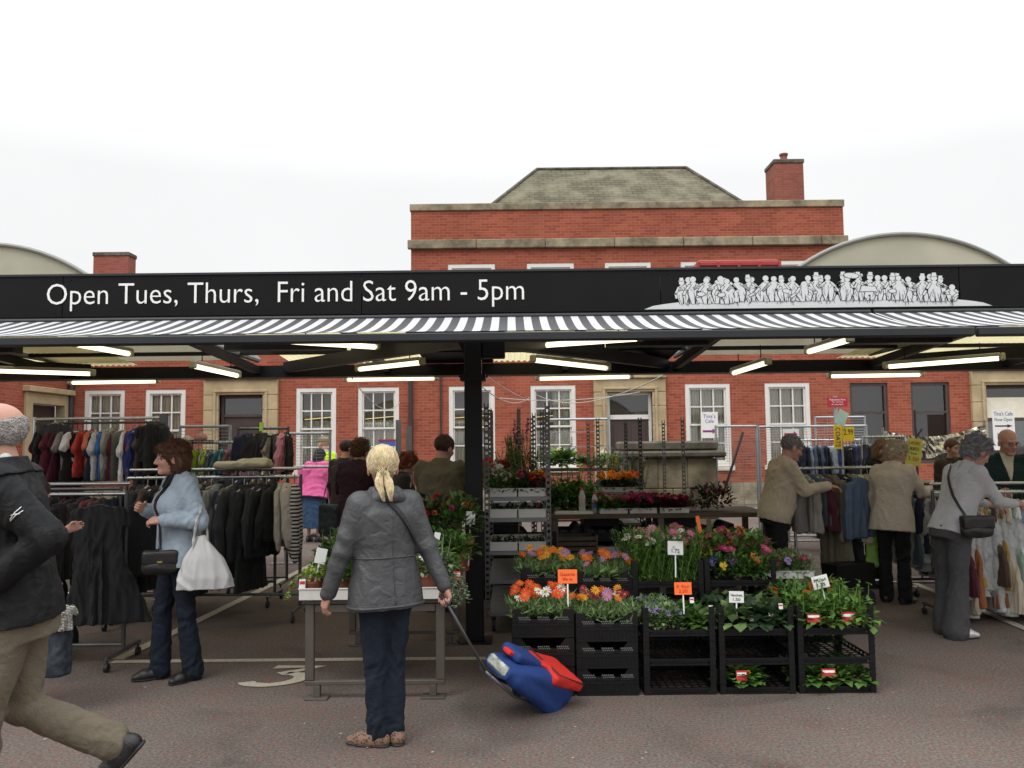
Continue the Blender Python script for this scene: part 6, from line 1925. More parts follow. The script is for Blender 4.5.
# ---- price cards on sticks
def price_card(px, py, wpx, hpx, Y, m, label, l1, l2, foot_z, rz=0.0, ink=None, tilt=0.0, group='price cards on sticks'):
    p = at(px, py, Y); s_ = Y / FPX; W, H = wpx * s_, hpx * s_
    o = empty('price_card', p, rz, label, 'price card', group); o.rotation_euler = (R(-6), tilt, rz)
    k = MB(); k.box(-W / 2, 0, -H / 2, W / 2, .003, H / 2); k.build('card', m, o, bevel=.0008)
    k = MB(); dz_ = p.z - foot_z; k.bar((.0, .006, H * .3), (.0, .006, -dz_), .009, .004, up=(0, 1, 0)); k.build('stick', M['letter'], o)
    ink = ink or M['ink']
    if l1: fit_text(l1, (0, -.0008, H * .17), W * .78, H * .24, ink, o)
    if l2: fit_text(l2, (0, -.0008, -H * .2), W * .5, H * .26, ink, o)
    return o
price_card(567.5, 576.5, 19, 13.5, Y1 + .10, M['orange_card'], 'orange price card above the vivid orange gazanias', 'Gazania', '80p ea', za_ + .08, ink=M['ink_red'])
price_card(683, 588.5, 17, 12, Y1 + .12, M['orange_card'], 'orange price card above the lilac flowers', '3 for', '2.50', zt_ + .08, ink=M['ink_red'])
price_card(675.5, 548, 15.5, 13.5, Y2 - .03, M['paper'], 'white price card in front of the tall cosmos', '', '1.75', zb3 + .05, rz=.06, tilt=.04)
price_card(736.5, 597, 14.5, 11, Y1 + .10, M['paper'], 'white price card above the dark leaved plants', 'Heuchera', '1.50', zt_ + .06, tilt=.03)
price_card(820.5, 582, 16, 12.5, Y1 + .16, M['paper'], 'tilted white price card among the bright green plants', 'Mint', '1.25', zt_ + .08, tilt=-.22)
for (px, py, w2, h2, c, Y, lb) in ((698, 520, 3.5, 8, M['orange_card'], 6.4, 'slim orange tag standing up behind the cosmos'), (709, 524, 4.5, 9, M['wood'], 6.45, 'slim brown tag standing up behind the cosmos'), (764, 554, 5, 5, M['orange_card'], 6.06, 'small orange tag among the pansies'), (761, 547, 0, 0, None, 6.1, '')):
    if c is None or h2 < 6: continue
    p = at(px, py, Y); W, H = w2 * Y / FPX, h2 * Y / FPX
    k = MB(); k.box(-W / 2, 0, -H - .22, W / 2, .003, H / 2); tag(k.build('plant_tag', c, loc=p, rot=(0, random.uniform(-.25, .1), 0)), lb, 'plant tag')

# ================================================================== FRONT TABLE
tx0_, tx1_ = gx(305), gx(445)
txc, tw = (tx0_ + tx1_) / 2, tx1_ - tx0_
tY0, tY1 = 5.40, 6.88
ztab = at(372, 599, tY0).z
tb = empty('trestle_table', (txc, (tY0 + tY1) / 2, 0), 0, 'brown steel trestle table of potted plants in front of the ponytailed woman', 'table')
dY = (tY1 - tY0) / 2
k = MB(); k.box(-tw / 2, -dY, ztab - .03, tw / 2, dY, ztab); k.build('top', M['table'], tb, bevel=.004)
for sy in (-1, 1):
    y = sy * (dY - .03)
    for sx_ in (-1, 1):
        k = MB(); x = sx_ * (tw / 2 - .028); k.box(x - .028, y - .02, .115, x + .028, y + .02, ztab - .032); k.build('leg', M['table'], tb, bevel=.004)
        k = MB(); x = sx_ * (tw / 2 - .075); k.box(x - .022, y - .02, .012, x + .022, y + .02, .084); k.box(x - .075, y - .05, 0, x + .075, y + .05, .012); k.build('foot', M['table'], tb, bevel=.003)
    k = MB(); k.box(-tw / 2, y - .02, .085, tw / 2, y + .02, .113); k.build('lower_bar', M['table'], tb, bevel=.004)
    k = MB(); k.box(-tw / 2 + .06, y - .018, ztab - .085, tw / 2 - .06, y + .018, ztab - .035); k.build('upper_bar', M['table'], tb, bevel=.004)
tn = [('front', tY0 - .03), ('second', tY0 + .47), ('third', tY0 + .97)]
PL = [[('trail', 'leaf_lime', [], 'lime green trailing plant spilling over the front corner tray', 1.0, 'pot'), ('herb', 'leaf', [], 'green pot plant in the front tray beside the trailing one', 1.15, 'pot'), ('broad', 'leaf', [], 'broad leaved pot plant hidden behind the ponytailed woman', 1.0, 'pot'), ('bush', 'leaf_bright', [('daisy', 'cream', .02, 4)], 'pale flowered pot plant hidden behind the grey jacket', 1.1, 'pot'),
       ('herb', 'leaf_pale', [('tuft', 'white', .022, 7)], 'white flowered plant in the front tray by the woman\'s hand', 1.4, 'pot'), ('trail', 'leaf_pale', [], 'pale leaved trailer hanging from the end of the front tray', .95, 'pot')],
      [('herb', 'leaf', [], 'mid green plant in the middle tray on the aisle side', 1.35, 'pot'), ('bush', 'leaf', [('tuft', 'red', .02, 3)], 'red flecked plant in the middle tray', 1.3, 'pot'), ('broad', 'leaf', [], 'leafy plant in the centre of the middle tray', 1.2, 'pot'), ('bush', 'leaf_bright', [], 'fresh green plant in the middle tray', 1.3, 'pot'), ('herb', 'leaf_dark', [], 'dark green plant in the middle tray by the post', 1.5, 'pot'), ('bush', 'leaf', [], 'bushy plant at the rack end of the middle tray', 1.5, 'pot')],
      [('bush', 'leaf', [('tuft', 'crimson', .02, 3)], 'crimson flecked plant in the back tray', 1.5, 'pot'), ('herb', 'leaf_dark', [], 'dark plant in the back tray', 1.4, 'pot'), ('bush', 'leaf', [('pom', 'red', .018, 3)], 'red flowered plant in the back tray', 1.5, 'pot'), ('bush', 'leaf', [('pom', 'orange', .016, 4)], 'orange flowered plant in the back tray below the man in olive', 2.3, 'pot'),
       ('bush', 'leaf_dark', [('pom', 'red', .013, 5), ('pom', 'coral', .013, 3)], 'scarlet and coral flowered plant in the back tray below the man in olive', 2.5, 'pot'), ('bush', 'leaf', [('pom', 'orange', .012, 4), ('pom', 'dark pink', .012, 3)], 'orange and pink flowered plant in the back tray by the post', 2.5, 'pot')]]
for r_i, (nm_, y) in enumerate(tn):
    tray((txc - tw * .27, y, ztab + .001), tw * .53, .46, .075, f'white plant tray, {nm_} one on the aisle half of the table', 'white trays on the trestle table')
    tray((txc + tw * .28, y, ztab + .001), tw * .53, .46, .075, f'white plant tray, {nm_} one on the rack half of the table', 'white trays on the trestle table')
    for i, (kd, lm, bl, lb, sc, pt_) in enumerate(PL[r_i]):
        x = txc - tw * .46 + tw * .97 * (i + (.42 if r_i == 0 and i == 4 else 0)) / 5
        p = Vector((x, y + (.10 if r_i == 0 else .17), ztab + .008))
        plant(kd, lm, p, lb, None, bl, sc, pt_, name='pot_plant' if bl == [] else 'flowering_plant', hgt=.14)
        if r_i < 2:
            plant(random.choice(['herb', 'bush', 'broad']), random.choice(['leaf', 'leaf_bright', 'leaf_grey']), p + Vector((random.uniform(-.02, .02), .2, 0)), f'green pot plant at the back of the {nm_} row of table trays', f'pot plants at the back of the {nm_} trays', [], sc, pt_, name='pot_plant')
price_card(321, 556, 11, 15, tY0 + .12, M['paper'], 'white card leaning among the plants at the aisle end of the table', '', '', ztab + .05, rz=.5, tilt=.25)
price_card(470.5, 518, 9, 13, tY0 + 1.1, M['paper'], 'small white card below the scarlet flowers by the post', '', '', ztab + .05, tilt=.05)
price_card(437, 537, 6, 9, tY0 + .45, M['paper'], 'small white card half hidden by the grey jacket sleeve', '', '', ztab + .05, tilt=.2)
small_label(Vector((X(456, tY0 + .08), tY0 + .07, ztab + .10)), M['ink_red'], .05, .06, 'small pink picture label in the pot of white flowers')
small_label(Vector((X(303, tY0), tY0 - .0, ztab + .06)), M['paper'], .04, .07, 'plain white label at the aisle corner of the table')

# ================================================================== FLOWER TROLLEYS
def danish(px0, px1, Y, depth, ztop, shelves, label, wheels=True):
    xa, xb = at(px0, 440, Y).x, at(px1, 440, Y).x; c = (xa + xb) / 2; W = xb - xa
    o = empty('flower_trolley', (c, Y + depth / 2, 0), 0, label, 'flower trolley', 'slotted post flower trolleys')
    for (sx_, sy) in ((-1, -1), (1, -1), (1, 1), (-1, 1)):
        x, y = sx_ * (W / 2 - .012), sy * (depth / 2 - .01); k = MB()
        k.box(x - .022, y - .006, .12, x - .012, y + .006, ztop); k.box(x + .012, y - .006, .12, x + .022, y + .006, ztop)
        z = .14
        while z < ztop - .02:
            k.box(x - .0118, y - .005, z, x + .0118, y + .005, z + .026); z += .052
        k.build('post', M['post'], o)
        k = MB(); k.tube([(sx_ * (W / 2 - .06) - .014, sy * (depth / 2 - .1), .055), (sx_ * (W / 2 - .06) + .014, sy * (depth / 2 - .1), .055)], .055, 14); k.box(sx_ * (W / 2 - .06) - .02, sy * (depth / 2 - .1) - .03, .095, sx_ * (W / 2 - .06) + .02, sy * (depth / 2 - .1) + .03, .12); k.build('castor', M['rubber'], o, smooth=True)
    for z in shelves:
        k = MB(); k.box(-W / 2 + .024, -depth / 2, z - .035, W / 2 - .024, -depth / 2 + .02, z); k.box(-W / 2 + .024, depth / 2 - .02, z - .035, W / 2 - .024, depth / 2, z); k.box(-W / 2 + .024, -depth / 2 + .0205, z - .016, W / 2 - .024, depth / 2 - .0205, z - .002)
        k.build('shelf', M['shelf'], o, bevel=.002)
    return o, c, W
dY_ = 7.2
zsh = [Z(612, dY_), Z(580, dY_), Z(551, dY_), Z(518, dY_), Z(497, dY_)]
zsh[0] = max(zsh[0], .15)
tr1, tc1, tw1 = danish(485, 549, dY_, 1.35, Z(403, dY_), zsh, 'flower trolley beside the big post, white trays of mixed flowers on top')
def row_trays(o_x, W, Y, z, n, D, H, where, m='tray', group='trays on the flower trolleys'):
    for i in range(n):
        tray((o_x - W / 2 + W * (i + .5) / n, Y + random.uniform(0, .01), z), W / n - .012, D, H, f'{"grey" if m != "tray" else "white"} tray on the {where}, {ORD[i]} from the post', group, m)
ti = tw1 - .06
for si, (zz, wh) in enumerate(((zsh[4], 'top shelf by the post'), (zsh[3], 'second shelf by the post'), (zsh[2], 'third shelf by the post'))):
    row_trays(tc1, ti, dY_ + .01, zz, 2, .40, .075, wh, 'tray')
    if si < 2: row_trays(tc1, ti, dY_ + .48, zz, 2, .40, .075, wh + ', further back', 'tray')
for j in range(3):
    for i in range(4):
        x = tc1 - ti / 2 + ti * (i + .5) / 4; y = dY_ + .10 + j * .16
        bl = [[('pom', 'white', .016, 4), ('tuft', 'mauve', .02, 3)], [('tuft', 'pale pink', .02, 4), ('daisy', 'white', .018, 3)], [('pom', 'red', .02, 3), ('pom', 'dark pink', .03, 2)], [('tuft', 'orange', .022, 4), ('pom', 'amber', .02, 3)]][i]
        plant('bush', ['leaf', 'leaf', 'leaf_dark', 'leaf_red' if j == 0 else 'leaf'][i], Vector((x, y, zsh[4] + .01)), ['white and mauve', 'pale pink', 'deep pink and red', 'orange and bronze'][i] + ' bedding plant on the trolley by the post', 'bedding plants on the trolley top', bl, 1.35, hgt=.14)
for i in range(7):
    x = tc1 - ti * .30 + ti * .72 * i / 6; y = dY_ + .72 + random.uniform(-.1, .2)
    bl = [('spire', 'purple', .045, 2)] if i in (2, 3, 4) else [('spire', 'mauve', .03, 1)] if i == 5 else []
    plant('spike', 'leaf' if i < 5 else 'leaf_red', Vector((x, y, zsh[4] + .01)), 'tall leafy perennial on top of the trolley by the post', 'tall perennials on the trolley top', bl, 1.15 if i in (1, 2, 3, 4) else .8, hgt=.46, zrange=(.85, 1.05), spread=.06)
for i in range(3):
    plant('bush', 'leaf_pale', Vector((tc1 - ti * .46 + .03 * i, dY_ + .62 + .1 * i, zsh[4] + .01)), 'red and white geranium standing tall right against the big post', 'geraniums against the post', [('pom', 'red', .03, 2), ('pom', 'white', .028, 2)], 1.9, hgt=.14)
for i in range(4):
    x = tc1 - ti / 2 + ti * (i + .5) / 4
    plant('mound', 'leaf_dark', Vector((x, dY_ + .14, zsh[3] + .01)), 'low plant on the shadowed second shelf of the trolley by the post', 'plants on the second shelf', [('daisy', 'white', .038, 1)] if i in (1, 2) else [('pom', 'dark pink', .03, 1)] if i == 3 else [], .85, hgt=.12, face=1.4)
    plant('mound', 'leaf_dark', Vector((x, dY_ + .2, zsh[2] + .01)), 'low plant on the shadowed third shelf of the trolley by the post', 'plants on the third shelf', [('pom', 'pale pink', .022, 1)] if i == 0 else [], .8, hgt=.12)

# long bench of plants behind the crates
bY = 8.8; zbn = Z(513.5, bY, 650)
bx0, bx1 = X(551, bY), X(768, bY)
bn = empty('plant_bench', ((bx0 + bx1) / 2, bY + .45, 0), 0, 'long dark bench of cyclamens, bottles and seedlings behind the crates', 'bench')
bw = (bx1 - bx0) / 2
k = MB(); k.box(-bw, -.45, zbn - .05, bw, .45, zbn); k.build('top', M['wood'], bn, bevel=.004)
for sx_ in (-.97, 0, .97):
    for sy in (-.40, .40):
        k = MB(); k.box(sx_ * bw - .03, sy - .03, 0, sx_ * bw + .03, sy + .03, zbn - .052); k.build('leg', M['table'], bn)
k = MB(); k.box(-bw, -.42, .36, bw, .42, .40); k.build('shelf', M['wood'], bn)
def bp(px, dy=0.0): return X(px, bY + dy)
k = MB(); k.box(-.20, -.14, 0, .20, .14, .018); k.box(-.18, -.13, .0185, .19, .12, .026)
tag(k.build('paper_sheets', M['tray'], loc=(bp(572, .15), bY + .15, zbn)), 'pale stack of paper lying on the bench below the bottles', 'paper')
for px, lb, cc, cap in ((581, 'clear drinks bottle with a red cap, nearer the flower rack', (.45, .35, .30), M['ink_red']), (593.5, 'drinks bottle with red cap and blue label beside the clear one', (.08, .14, .38), M['ink_red'])):
    o = empty('drinks_bottle', (bp(px, .1), bY + .10, zbn + (.0 if px > 590 else .027)), 0, lb, 'bottle')
    s_ = .92 if px > 590 else 1.0
    k = MB(); k.lathe([(.001, .0), (.034 * s_, .0), (.036 * s_, .02), (.036 * s_, .15 * s_), (.026 * s_, .19 * s_), (.013, .215 * s_), (.013, .235 * s_)], n=16); k.build('body', M['poly'], o, smooth='all')
    k = MB(); k.lathe([(.0365 * s_, .06 * s_), (.0368 * s_, .13 * s_)], n=16); k.build('bottle_label', mat('bottle_print', cc, .5), o, smooth='all')
    k = MB(); k.lathe([(.0155, .218 * s_), (.016, .245 * s_), (.001, .246 * s_)], n=12); k.build('cap', cap, o, smooth='all')
tx = [(598, 627, 'leaf', [('pom', 'dark pink', .022, 5)], 'pink cyclamen'), (628, 656, 'leaf_dark', [('pom', 'magenta', .026, 6)], 'magenta cyclamen'), (658, 688, 'leaf_red', [('pom', 'crimson', .02, 4), ('tuft', 'dark pink', .02, 2)], 'dark crimson begonia')]
for (a, b, lm, bl, nm_) in tx:
    xa, xb = bp(a), bp(b)
    tray(((xa + xb) / 2, bY + .01, zbn + .001), xb - xa - .01, .40, .055, 'white tray holding the ' + nm_ + 's on the bench', 'white trays on the bench')
    for j in range(2):
        for i in range(3):
            plant('mound', lm, Vector((xa + (xb - xa) * (i + .5) / 3, bY + .11 + .18 * j, zbn + .01)), nm_ + ' in its white tray on the long bench', nm_ + 's on the bench', bl, 1.35, hgt=.13)
plant('bush', 'leaf_red', Vector((bp(716, .2), bY + .2, zbn)), 'almost black leaved plant at the bright end of the bench', None, [], 2.1, None, name='leafy_plant')
plant('bush', 'leaf_dark', Vector((bp(703, .25), bY + .25, zbn)), 'dark leaved plant beside the blackest one on the bench', None, [('tuft', 'pink', .02, 3)], 1.9, None)
for i, (px, dy, sc, lm) in enumerate(((553, .3, 1.6, 'leaf_dark'), (562, .35, 1.9, 'leaf'), (572, .4, 2.0, 'leaf_bright'), (580, .42, 2.1, 'leaf'), (588, .5, 1.9, 'leaf_bright'), (566, .55, 2.2, 'leaf'))):
    plant('herb', lm, Vector((bp(px, dy), bY + dy, zbn)), ['dark sprouting plant nearest the rack behind the paper', 'green sprouting plant behind the paper', 'tall bright sprouting plant behind the clear bottle', 'tall mid green plant behind the clear bottle', 'bright sprouting plant behind the blue labelled bottle', 'tallest sprouting plant at the back of the bench'][i], None, [('tuft', 'white', .02, 1)] if i == 3 else [], sc * 1.1, None, name='leafy_plant')
k = MB()
for i in range(4): k.box(-.22, -.005, .02 + i * .055, .22, .005, .06 + i * .055)
for s_ in (-1, 1): k.box(s_ * .225 - .012, -.005, 0, s_ * .225 + .012, .35, .24)
for i in range(4): k.box(-.22, .345, .02 + i * .055, .22, .355, .06 + i * .055)
k.box(-.215, .006, .005, .215, .344, .018)
tag(k.build('wooden_crate', M['wood'], loc=(bp(574), bY - .38, 0.40 - .0), bevel=.002), 'slatted brown wooden crate under the long bench', 'crate')
tag(bpy.data.objects['wooden_crate'], None); bpy.data.objects['wooden_crate'].location = (bp(574, .06), bY + .06, .4)
tray((bp(612, .06), bY + .06, .4), .3, .4, .07, 'white tray in the shade under the bench beside the wooden crate', None)

# far trolleys by the fence, filled
for (a, b, lb) in ((597, 641, 'far flower trolley nearer the post, marigolds on its shelf'), (639.5, 684, 'far flower trolley in front of the stone pier')):
    o, c, W = danish(a, b, 10.4, 1.35, Z(419, 10.4), [.2, .62, Z(492, 10.4, 620)] if a < 600 else [.2, .62], lb)
zm_ = Z(492, 10.4, 620)
xa, xb = X(599, 10.4), X(638, 10.4)
tray(((xa + xb) / 2, 10.41, zm_), xb - xa - .02, .4, .06, 'white tray of orange marigolds on the far trolley', None)
for j in range(2):
    for i in range(4):
        plant('mound', 'leaf_dark', Vector((xa + (xb - xa) * (i + .5) / 4, 10.5 + .16 * j, zm_ + .01)), 'orange marigold in the far trolley tray', 'marigolds on the far trolley', [('pom', random.choice(['amber', 'orange', 'amber']), .034, 5)], 1.3, hgt=.15, zrange=(.9, 1.1), spread=.09)
for i in range(5):
    x = xa + (xb - xa) * (i + .5) / 4.2
    plant('spike', 'leaf', Vector((x + .1, 10.95, zm_)), 'pale lupin spire behind the orange marigolds', 'lupins behind the marigolds', [('spire', ['cream', 'yellow', 'mauve', 'purple', 'pale pink'][i], .055, 2)], .95, hgt=.30, zrange=(.8, 1.1), spread=.05)
# plants on a wall-side shelf further back
sY = 11.9; zs_ = Z(468.5, sY, 580)
sb_ = empty('plant_shelf', (X(582, sY), sY + .2, 0), 0, 'narrow raised shelf of leafy plants below the first sash window past the post', 'shelf')
w2 = (X(622, sY) - X(545, sY)) / 2
k = MB(); k.box(-w2, -.2, zs_ - .04, w2, .2, zs_); k.build('top', M['table'], sb_)
for sx_ in (-1, 1):
    for sy in (-1, 1):
        k = MB(); k.box(sx_ * (w2 - .03) - .02, sy * .17 - .02, 0, sx_ * (w2 - .03) + .02, sy * .17 + .02, zs_ - .042); k.build('leg', M['table'], sb_)
k = MB(); k.box(-w2, -.16, .5, w2, .16, .53); k.build('lower_shelf', M['brick_dark'], sb_)
for i, (px, sc, lm, bl, lb) in enumerate(((552, 1.8, 'leaf_bright', [('tuft', 'pale pink', .03, 2)], 'bright plant at the post end of the raised shelf'), (561, 2.1, 'leaf_bright', [('tuft', 'cream', .03, 2)], 'tall bright leafy plant on the raised shelf'), (570, 2.0, 'leaf_bright', [('spire', 'purple', .03, 1)], 'bright leafy plant with a dark spike on the raised shelf'),
                                      (586, 1.3, 'leaf', [('tuft', 'mauve', .02, 2)], 'low mauve flowered plant on the raised shelf'), (597, 1.3, 'leaf_grey', [], 'low grey green plant on the raised shelf'), (606, 1.5, 'leaf_bright', [('tuft', 'white', .03, 2)], 'white flowered plant on the raised shelf'), (616, 1.3, 'leaf', [], 'low green plant at the pier end of the raised shelf'))):
    plant('broad' if i < 3 else 'herb', lm, Vector((X(px, sY + .2), sY + .2, zs_)), lb, None, bl, sc, None, hgt=.17, name='flowering_plant' if bl else 'leafy_plant')
# a third trolley seen edge on behind the big post
danish(489, 520, 10.2, .9, Z(408, 10.2), [.3, .9], 'far flower trolley seen just past the big post')
danish(533, 548, 9.6, .9, Z(413, 9.6), [.3, .8], 'slim far trolley whose posts show beside the tall perennials')

for i, (px, yy, n) in enumerate(((498, 8.75, 5), (536, 8.75, 4), (562, 9.35, 4), (600, 9.35, 5), (638, 9.35, 4), (676, 9.35, 5), (714, 9.35, 4))):
    for q in range(n):
        put_crate(cs, (X(px, yy), yy, q * .172), f"black slotted crate, {lv(q, n)} of the {ORD[i]} shadowed stack behind the flower display", 'crates stored in the shade', )

# plants of one kind in one tray: say which by row and place along it
byl = {}
for o in list(col.objects):
    if o.parent is None and o.get('category') == 'plant': byl.setdefault(o['label'], []).append(o)
for lb, os_ in byl.items():
    if len(os_) < 2: continue
    os_.sort(key=lambda o: o.location.y); rows = [[os_[0]]]
    for o in os_[1:]:
        if o.location.y - rows[-1][0].location.y > .095: rows.append([o])
        else: rows[-1].append(o)
    for r_i, r_ in enumerate(rows):
        nm_ = '' if len(rows) == 1 else ' row' if False else (' front row' if r_i == 0 else ' back row' if r_i == len(rows) - 1 else f' {ORD[r_i]} row')
        for q, o in enumerate(sorted(r_, key=lambda o: o.location.x)):
            o['label'] = lb + (f', {ORD[q]} of{nm_}' if nm_ else f', {ORD[q]} along')

# ================================================================== PEOPLE
def fabric(name, c, rough=0.85, bump=0.35, bscale=55, var=0.12, spec=0.3, sheen=0.0):
    m = mat(name, c, rough, var=var, scale=9, bump=bump, bscale=bscale, spec=spec, sheen=sheen)
    n = m.node_tree; b = n.nodes['Principled BSDF']          # broad creases under the weave
    tcn = n.nodes.new('ShaderNodeTexCoord'); no = n.nodes.new('ShaderNodeTexNoise'); no.inputs['Scale'].default_value = 13; no.inputs['Detail'].default_value = 5; no.inputs['Distortion'].default_value = 1.6
    n.links.new(tcn.outputs['Object'], no.inputs['Vector'])
    bp = n.nodes.new('ShaderNodeBump'); bp.inputs['Strength'].default_value = 0.35; bp.inputs['Distance'].default_value = 0.03
    old = b.inputs['Normal'].links[0].from_socket
    n.links.new(no.outputs['Fac'], bp.inputs['Height']); n.links.new(old, bp.inputs['Normal']); n.links.new(bp.outputs['Normal'], b.inputs['Normal'])
    return m


def hairmat(name, c, stretch=(1, 1, 1)):
    return mat(name, c, 0.55, var=0.4, scale=38, bump=0.9, bscale=110, spec=0.35, stretch=stretch)


SKIN = mat('skin', (0.50, 0.29, 0.215), 0.5, var=0.10, scale=22, bump=0.12, bscale=160)
SKIN_R = mat('ruddy_skin', (0.47, 0.245, 0.18), 0.5, var=0.14, scale=20, bump=0.15, bscale=150)
LIP = mat('lips', (0.34, 0.11, 0.095), 0.5)
EYEW = mat('eye_white', (0.36, 0.33, 0.30), 0.2, var=.02); EYED = mat('eye_iris', (0.03, 0.022, 0.018), 0.15)
k = MB()
k.lathe([(0.0115 * math.sin(t * PI / 10), -0.0115 * math.cos(t * PI / 10)) for t in range(11)], n=14)
k.m = [1 if (i // 14) >= 8 else 0 for i in range(len(k.f))]
EYE = k.data('eye', [EYEW, EYED], smooth='all')


def rot(ax, deg): return np.array(Matrix.Rotation(R(deg), 3, ax))


def unit(v): v = np.array(v, float); return v / (np.linalg.norm(v) + 1e-12)


def add_hand(f, W, d, n, side, curl, S):
    d = unit(d); n = np.array(n, float); n = unit(n - d * (n @ d)); t = np.cross(n, d) * (1 if side == 'L' else -1)
    q = lambda a, b, c: W + (d * a + t * b + n * c) * S
    kn = [q(.088, .029, 0), q(.093, .010, 0), q(.090, -.009, 0), q(.083, -.026, 0)]
    for b, p in zip((.016, .006, -.005, -.014), kn):
        f.cone(q(.005, b, 0), p, .019 * S, .0125 * S, .012 * S)
    for p, ln, r_ in zip(kn, (.068, .076, .070, .055), (.0092, .0095, .0092, .0082)):
        c = curl
        for seg, fr in enumerate((.45, .32, .25)):
            a = R(c * (seg + .6)); dd = d * math.cos(a) + n * math.sin(a); e = p + dd * ln * fr * S
            f.cone(p, e, r_ * S * (1 - .08 * seg), r_ * S * (.94 - .10 * seg), .003); p = e
    a, b, c_ = q(.025, .026, .006), q(.058, .050, .020), q(.088, .058 - .012 * min(1, curl / 40), .030 + .014 * min(1, curl / 40))
    f.cone(q(.012, .012, 0), a, .016 * S, .0135 * S, .008); f.cone(a, b, .013 * S, .0108 * S, .004); f.cone(b, c_, .0105 * S, .008 * S, .003)
    return d, n, t


def person(label, loc, heading, H, top, bottom, shoes, hair, female=False, girth=1.0, lean=0, side=0, twist=0, head=(0, 0, 0), arms=None, legs=None, skin=None, vox=.008, seed=1,
           face=False, belly=0.0, lift=0.0, age_bald=False, group=None):
    S = H / 1.70; skin = skin or SKIN
    rz = math.atan2(-heading[0], heading[1])
    A_ = {'L': ((-.18, .0, -1), (-.06, .18, -1), 18), 'R': ((.18, .0, -1), (.06, .18, -1), 18)}
    A_.update(arms or {})
    L_ = {'L': ((-.03, .02, -1), (0, -.02, -1), 12, 0), 'R': ((.03, .02, -1), (0, -.02, -1), -12, 0)}
    L_.update(legs or {})
    Rt = rot('Z', twist) @ rot('X', -lean) @ rot('Y', side)
    hip = np.array([0, 0, .90 * S])
    J = {}
    for s_, sg in (('L', -1), ('R', 1)):
        h0 = hip + np.array([sg * .085 * S, 0, -.02 * S])
        kn = h0 + unit(L_[s_][0]) * .41 * S; an = kn + unit(L_[s_][1]) * .40 * S
        fy = rot('Z', L_[s_][2]) @ rot('X', L_[s_][3]) @ np.array([0, 1, 0]); fz = rot('Z', L_[s_][2]) @ rot('X', L_[s_][3]) @ np.array([0, 0, 1])
        J[s_] = dict(h=h0, k=kn, a=an, fy=fy, fz=fz)
    low = min(min((J[s_]['a'] - .085 * S * J[s_]['fz'] + J[s_]['fy'] * q * S)[2] for q in (-.06, .12)) for s_ in 'LR')
    dz = np.array([0, 0, -low + lift]); hip = hip + dz
    for s_ in 'LR':
        for q in 'hka': J[s_][q] = J[s_][q] + dz
    T = lambda x, y, z: hip + Rt @ np.array([x * S, y * S, z * S])
    gw = girth
    for s_, sg in (('L', -1), ('R', 1)):
        J[s_]['s'] = T(sg * (.170 if not female else .152) * (.5 + .5 * gw), -.012, .470)
        J[s_]['e'] = J[s_]['s'] + unit(A_[s_][0]) * .285 * S; J[s_]['w'] = J[s_]['e'] + unit(A_[s_][1]) * .245 * S
    nb = T(0, -.012, .535)
    Rh = Rt @ rot('X', lean * .55) @ rot('Z', head[0]) @ rot('X', -head[1]) @ rot('Y', head[2])
    hc = nb + Rt @ np.array([0, .022, .055]) * S + Rh @ np.array([0, .022, .088]) * S
    SH = S * 1.07
    Hd = lambda x, y, z: hc + Rh @ np.array([x * SH, y * SH, z * SH])
    root = empty('person', loc, rz, label, 'person', group)

    # ---- body, one continuous surface
    f = Field(); g_ = gw * .90
    f.loft(hip, Rt, [(-.13 * S, .11 * g_ * S, .085 * S, 0), (0, .135 * g_ * S, .09 * S, -.005 * S), (.18 * S, .115 * g_ * S, (.08 + belly * .4) * S, .0), (.34 * S, .13 * g_ * S, .09 * S, 0), (.45 * S, .11 * g_ * S, .07 * S, -.012 * S), (.53 * S, .06 * S, .055 * S, -.01 * S)], k=.03)
    for s_, sg in (('L', -1), ('R', 1)):
        j = J[s_]
        f.cone(T(sg * .05, -.014, .475), j['s'] - Rt @ np.array([0, 0, .015]), .036 * S, .038 * S, .03); f.cone(j['s'] - Rt @ np.array([0, 0, .015]), j['e'], .038 * S, .036 * S, .03); f.cone(j['e'], j['w'], .037 * S, .026 * S, .015)
        f.cone(j['h'], j['k'], .064 * S, .040 * S, .03); f.cone(j['k'], j['a'], .039 * S, .031 * S, .02)
        hd = A_[s_][3] if len(A_[s_]) > 3 else unit(unit(A_[s_][1]) + np.array([0, .05, -.1]))
        nn = A_[s_][4] if len(A_[s_]) > 4 else (np.array([-sg, 0, 0]) if abs(unit(hd)[0]) < .8 else np.array([0, 0, -1.0]))
        j['hand'] = add_hand(f, j['w'], hd, nn, s_, A_[s_][2], S * .98)
        j['grip'] = j['w'] + j['hand'][0] * .085 * S + j['hand'][1] * .025 * S
        f.cone(j['a'] - .03 * S * j['fz'], j['a'] + j['fy'] * .10 * S - j['fz'] * .055 * S, .034 * S, .026 * S, .02)
    f.cone(nb - Rt @ np.array([0, 0, .04]) * S, Hd(0, -.018, -.05), .058 * S * (.9 + .1 * gw), .052 * S * (.92 if female else 1), .03)
    e = lambda c, r, k=.015, op='u': f.ell(Hd(*c), np.array(r) * SH, k * S, op, Rh)
    e((0, -.014, .028), (.074, .094, .084)); e((0, .032, -.03), (.058, .060, .082), .02); e((0, .042, -.085), (.040, .044, .030), .02)
    f.cone(Hd(0, .088, .006), Hd(0, .109, -.030), .0085 * S, .0122 * S, .01); f.cone(Hd(-.012, .095, -.036), Hd(.012, .095, -.036), .009 * S, .009 * S, .008)
    f.cone(Hd(-.034, .080, .022), Hd(.034, .080, .022), .013 * S, .013 * S, .012)
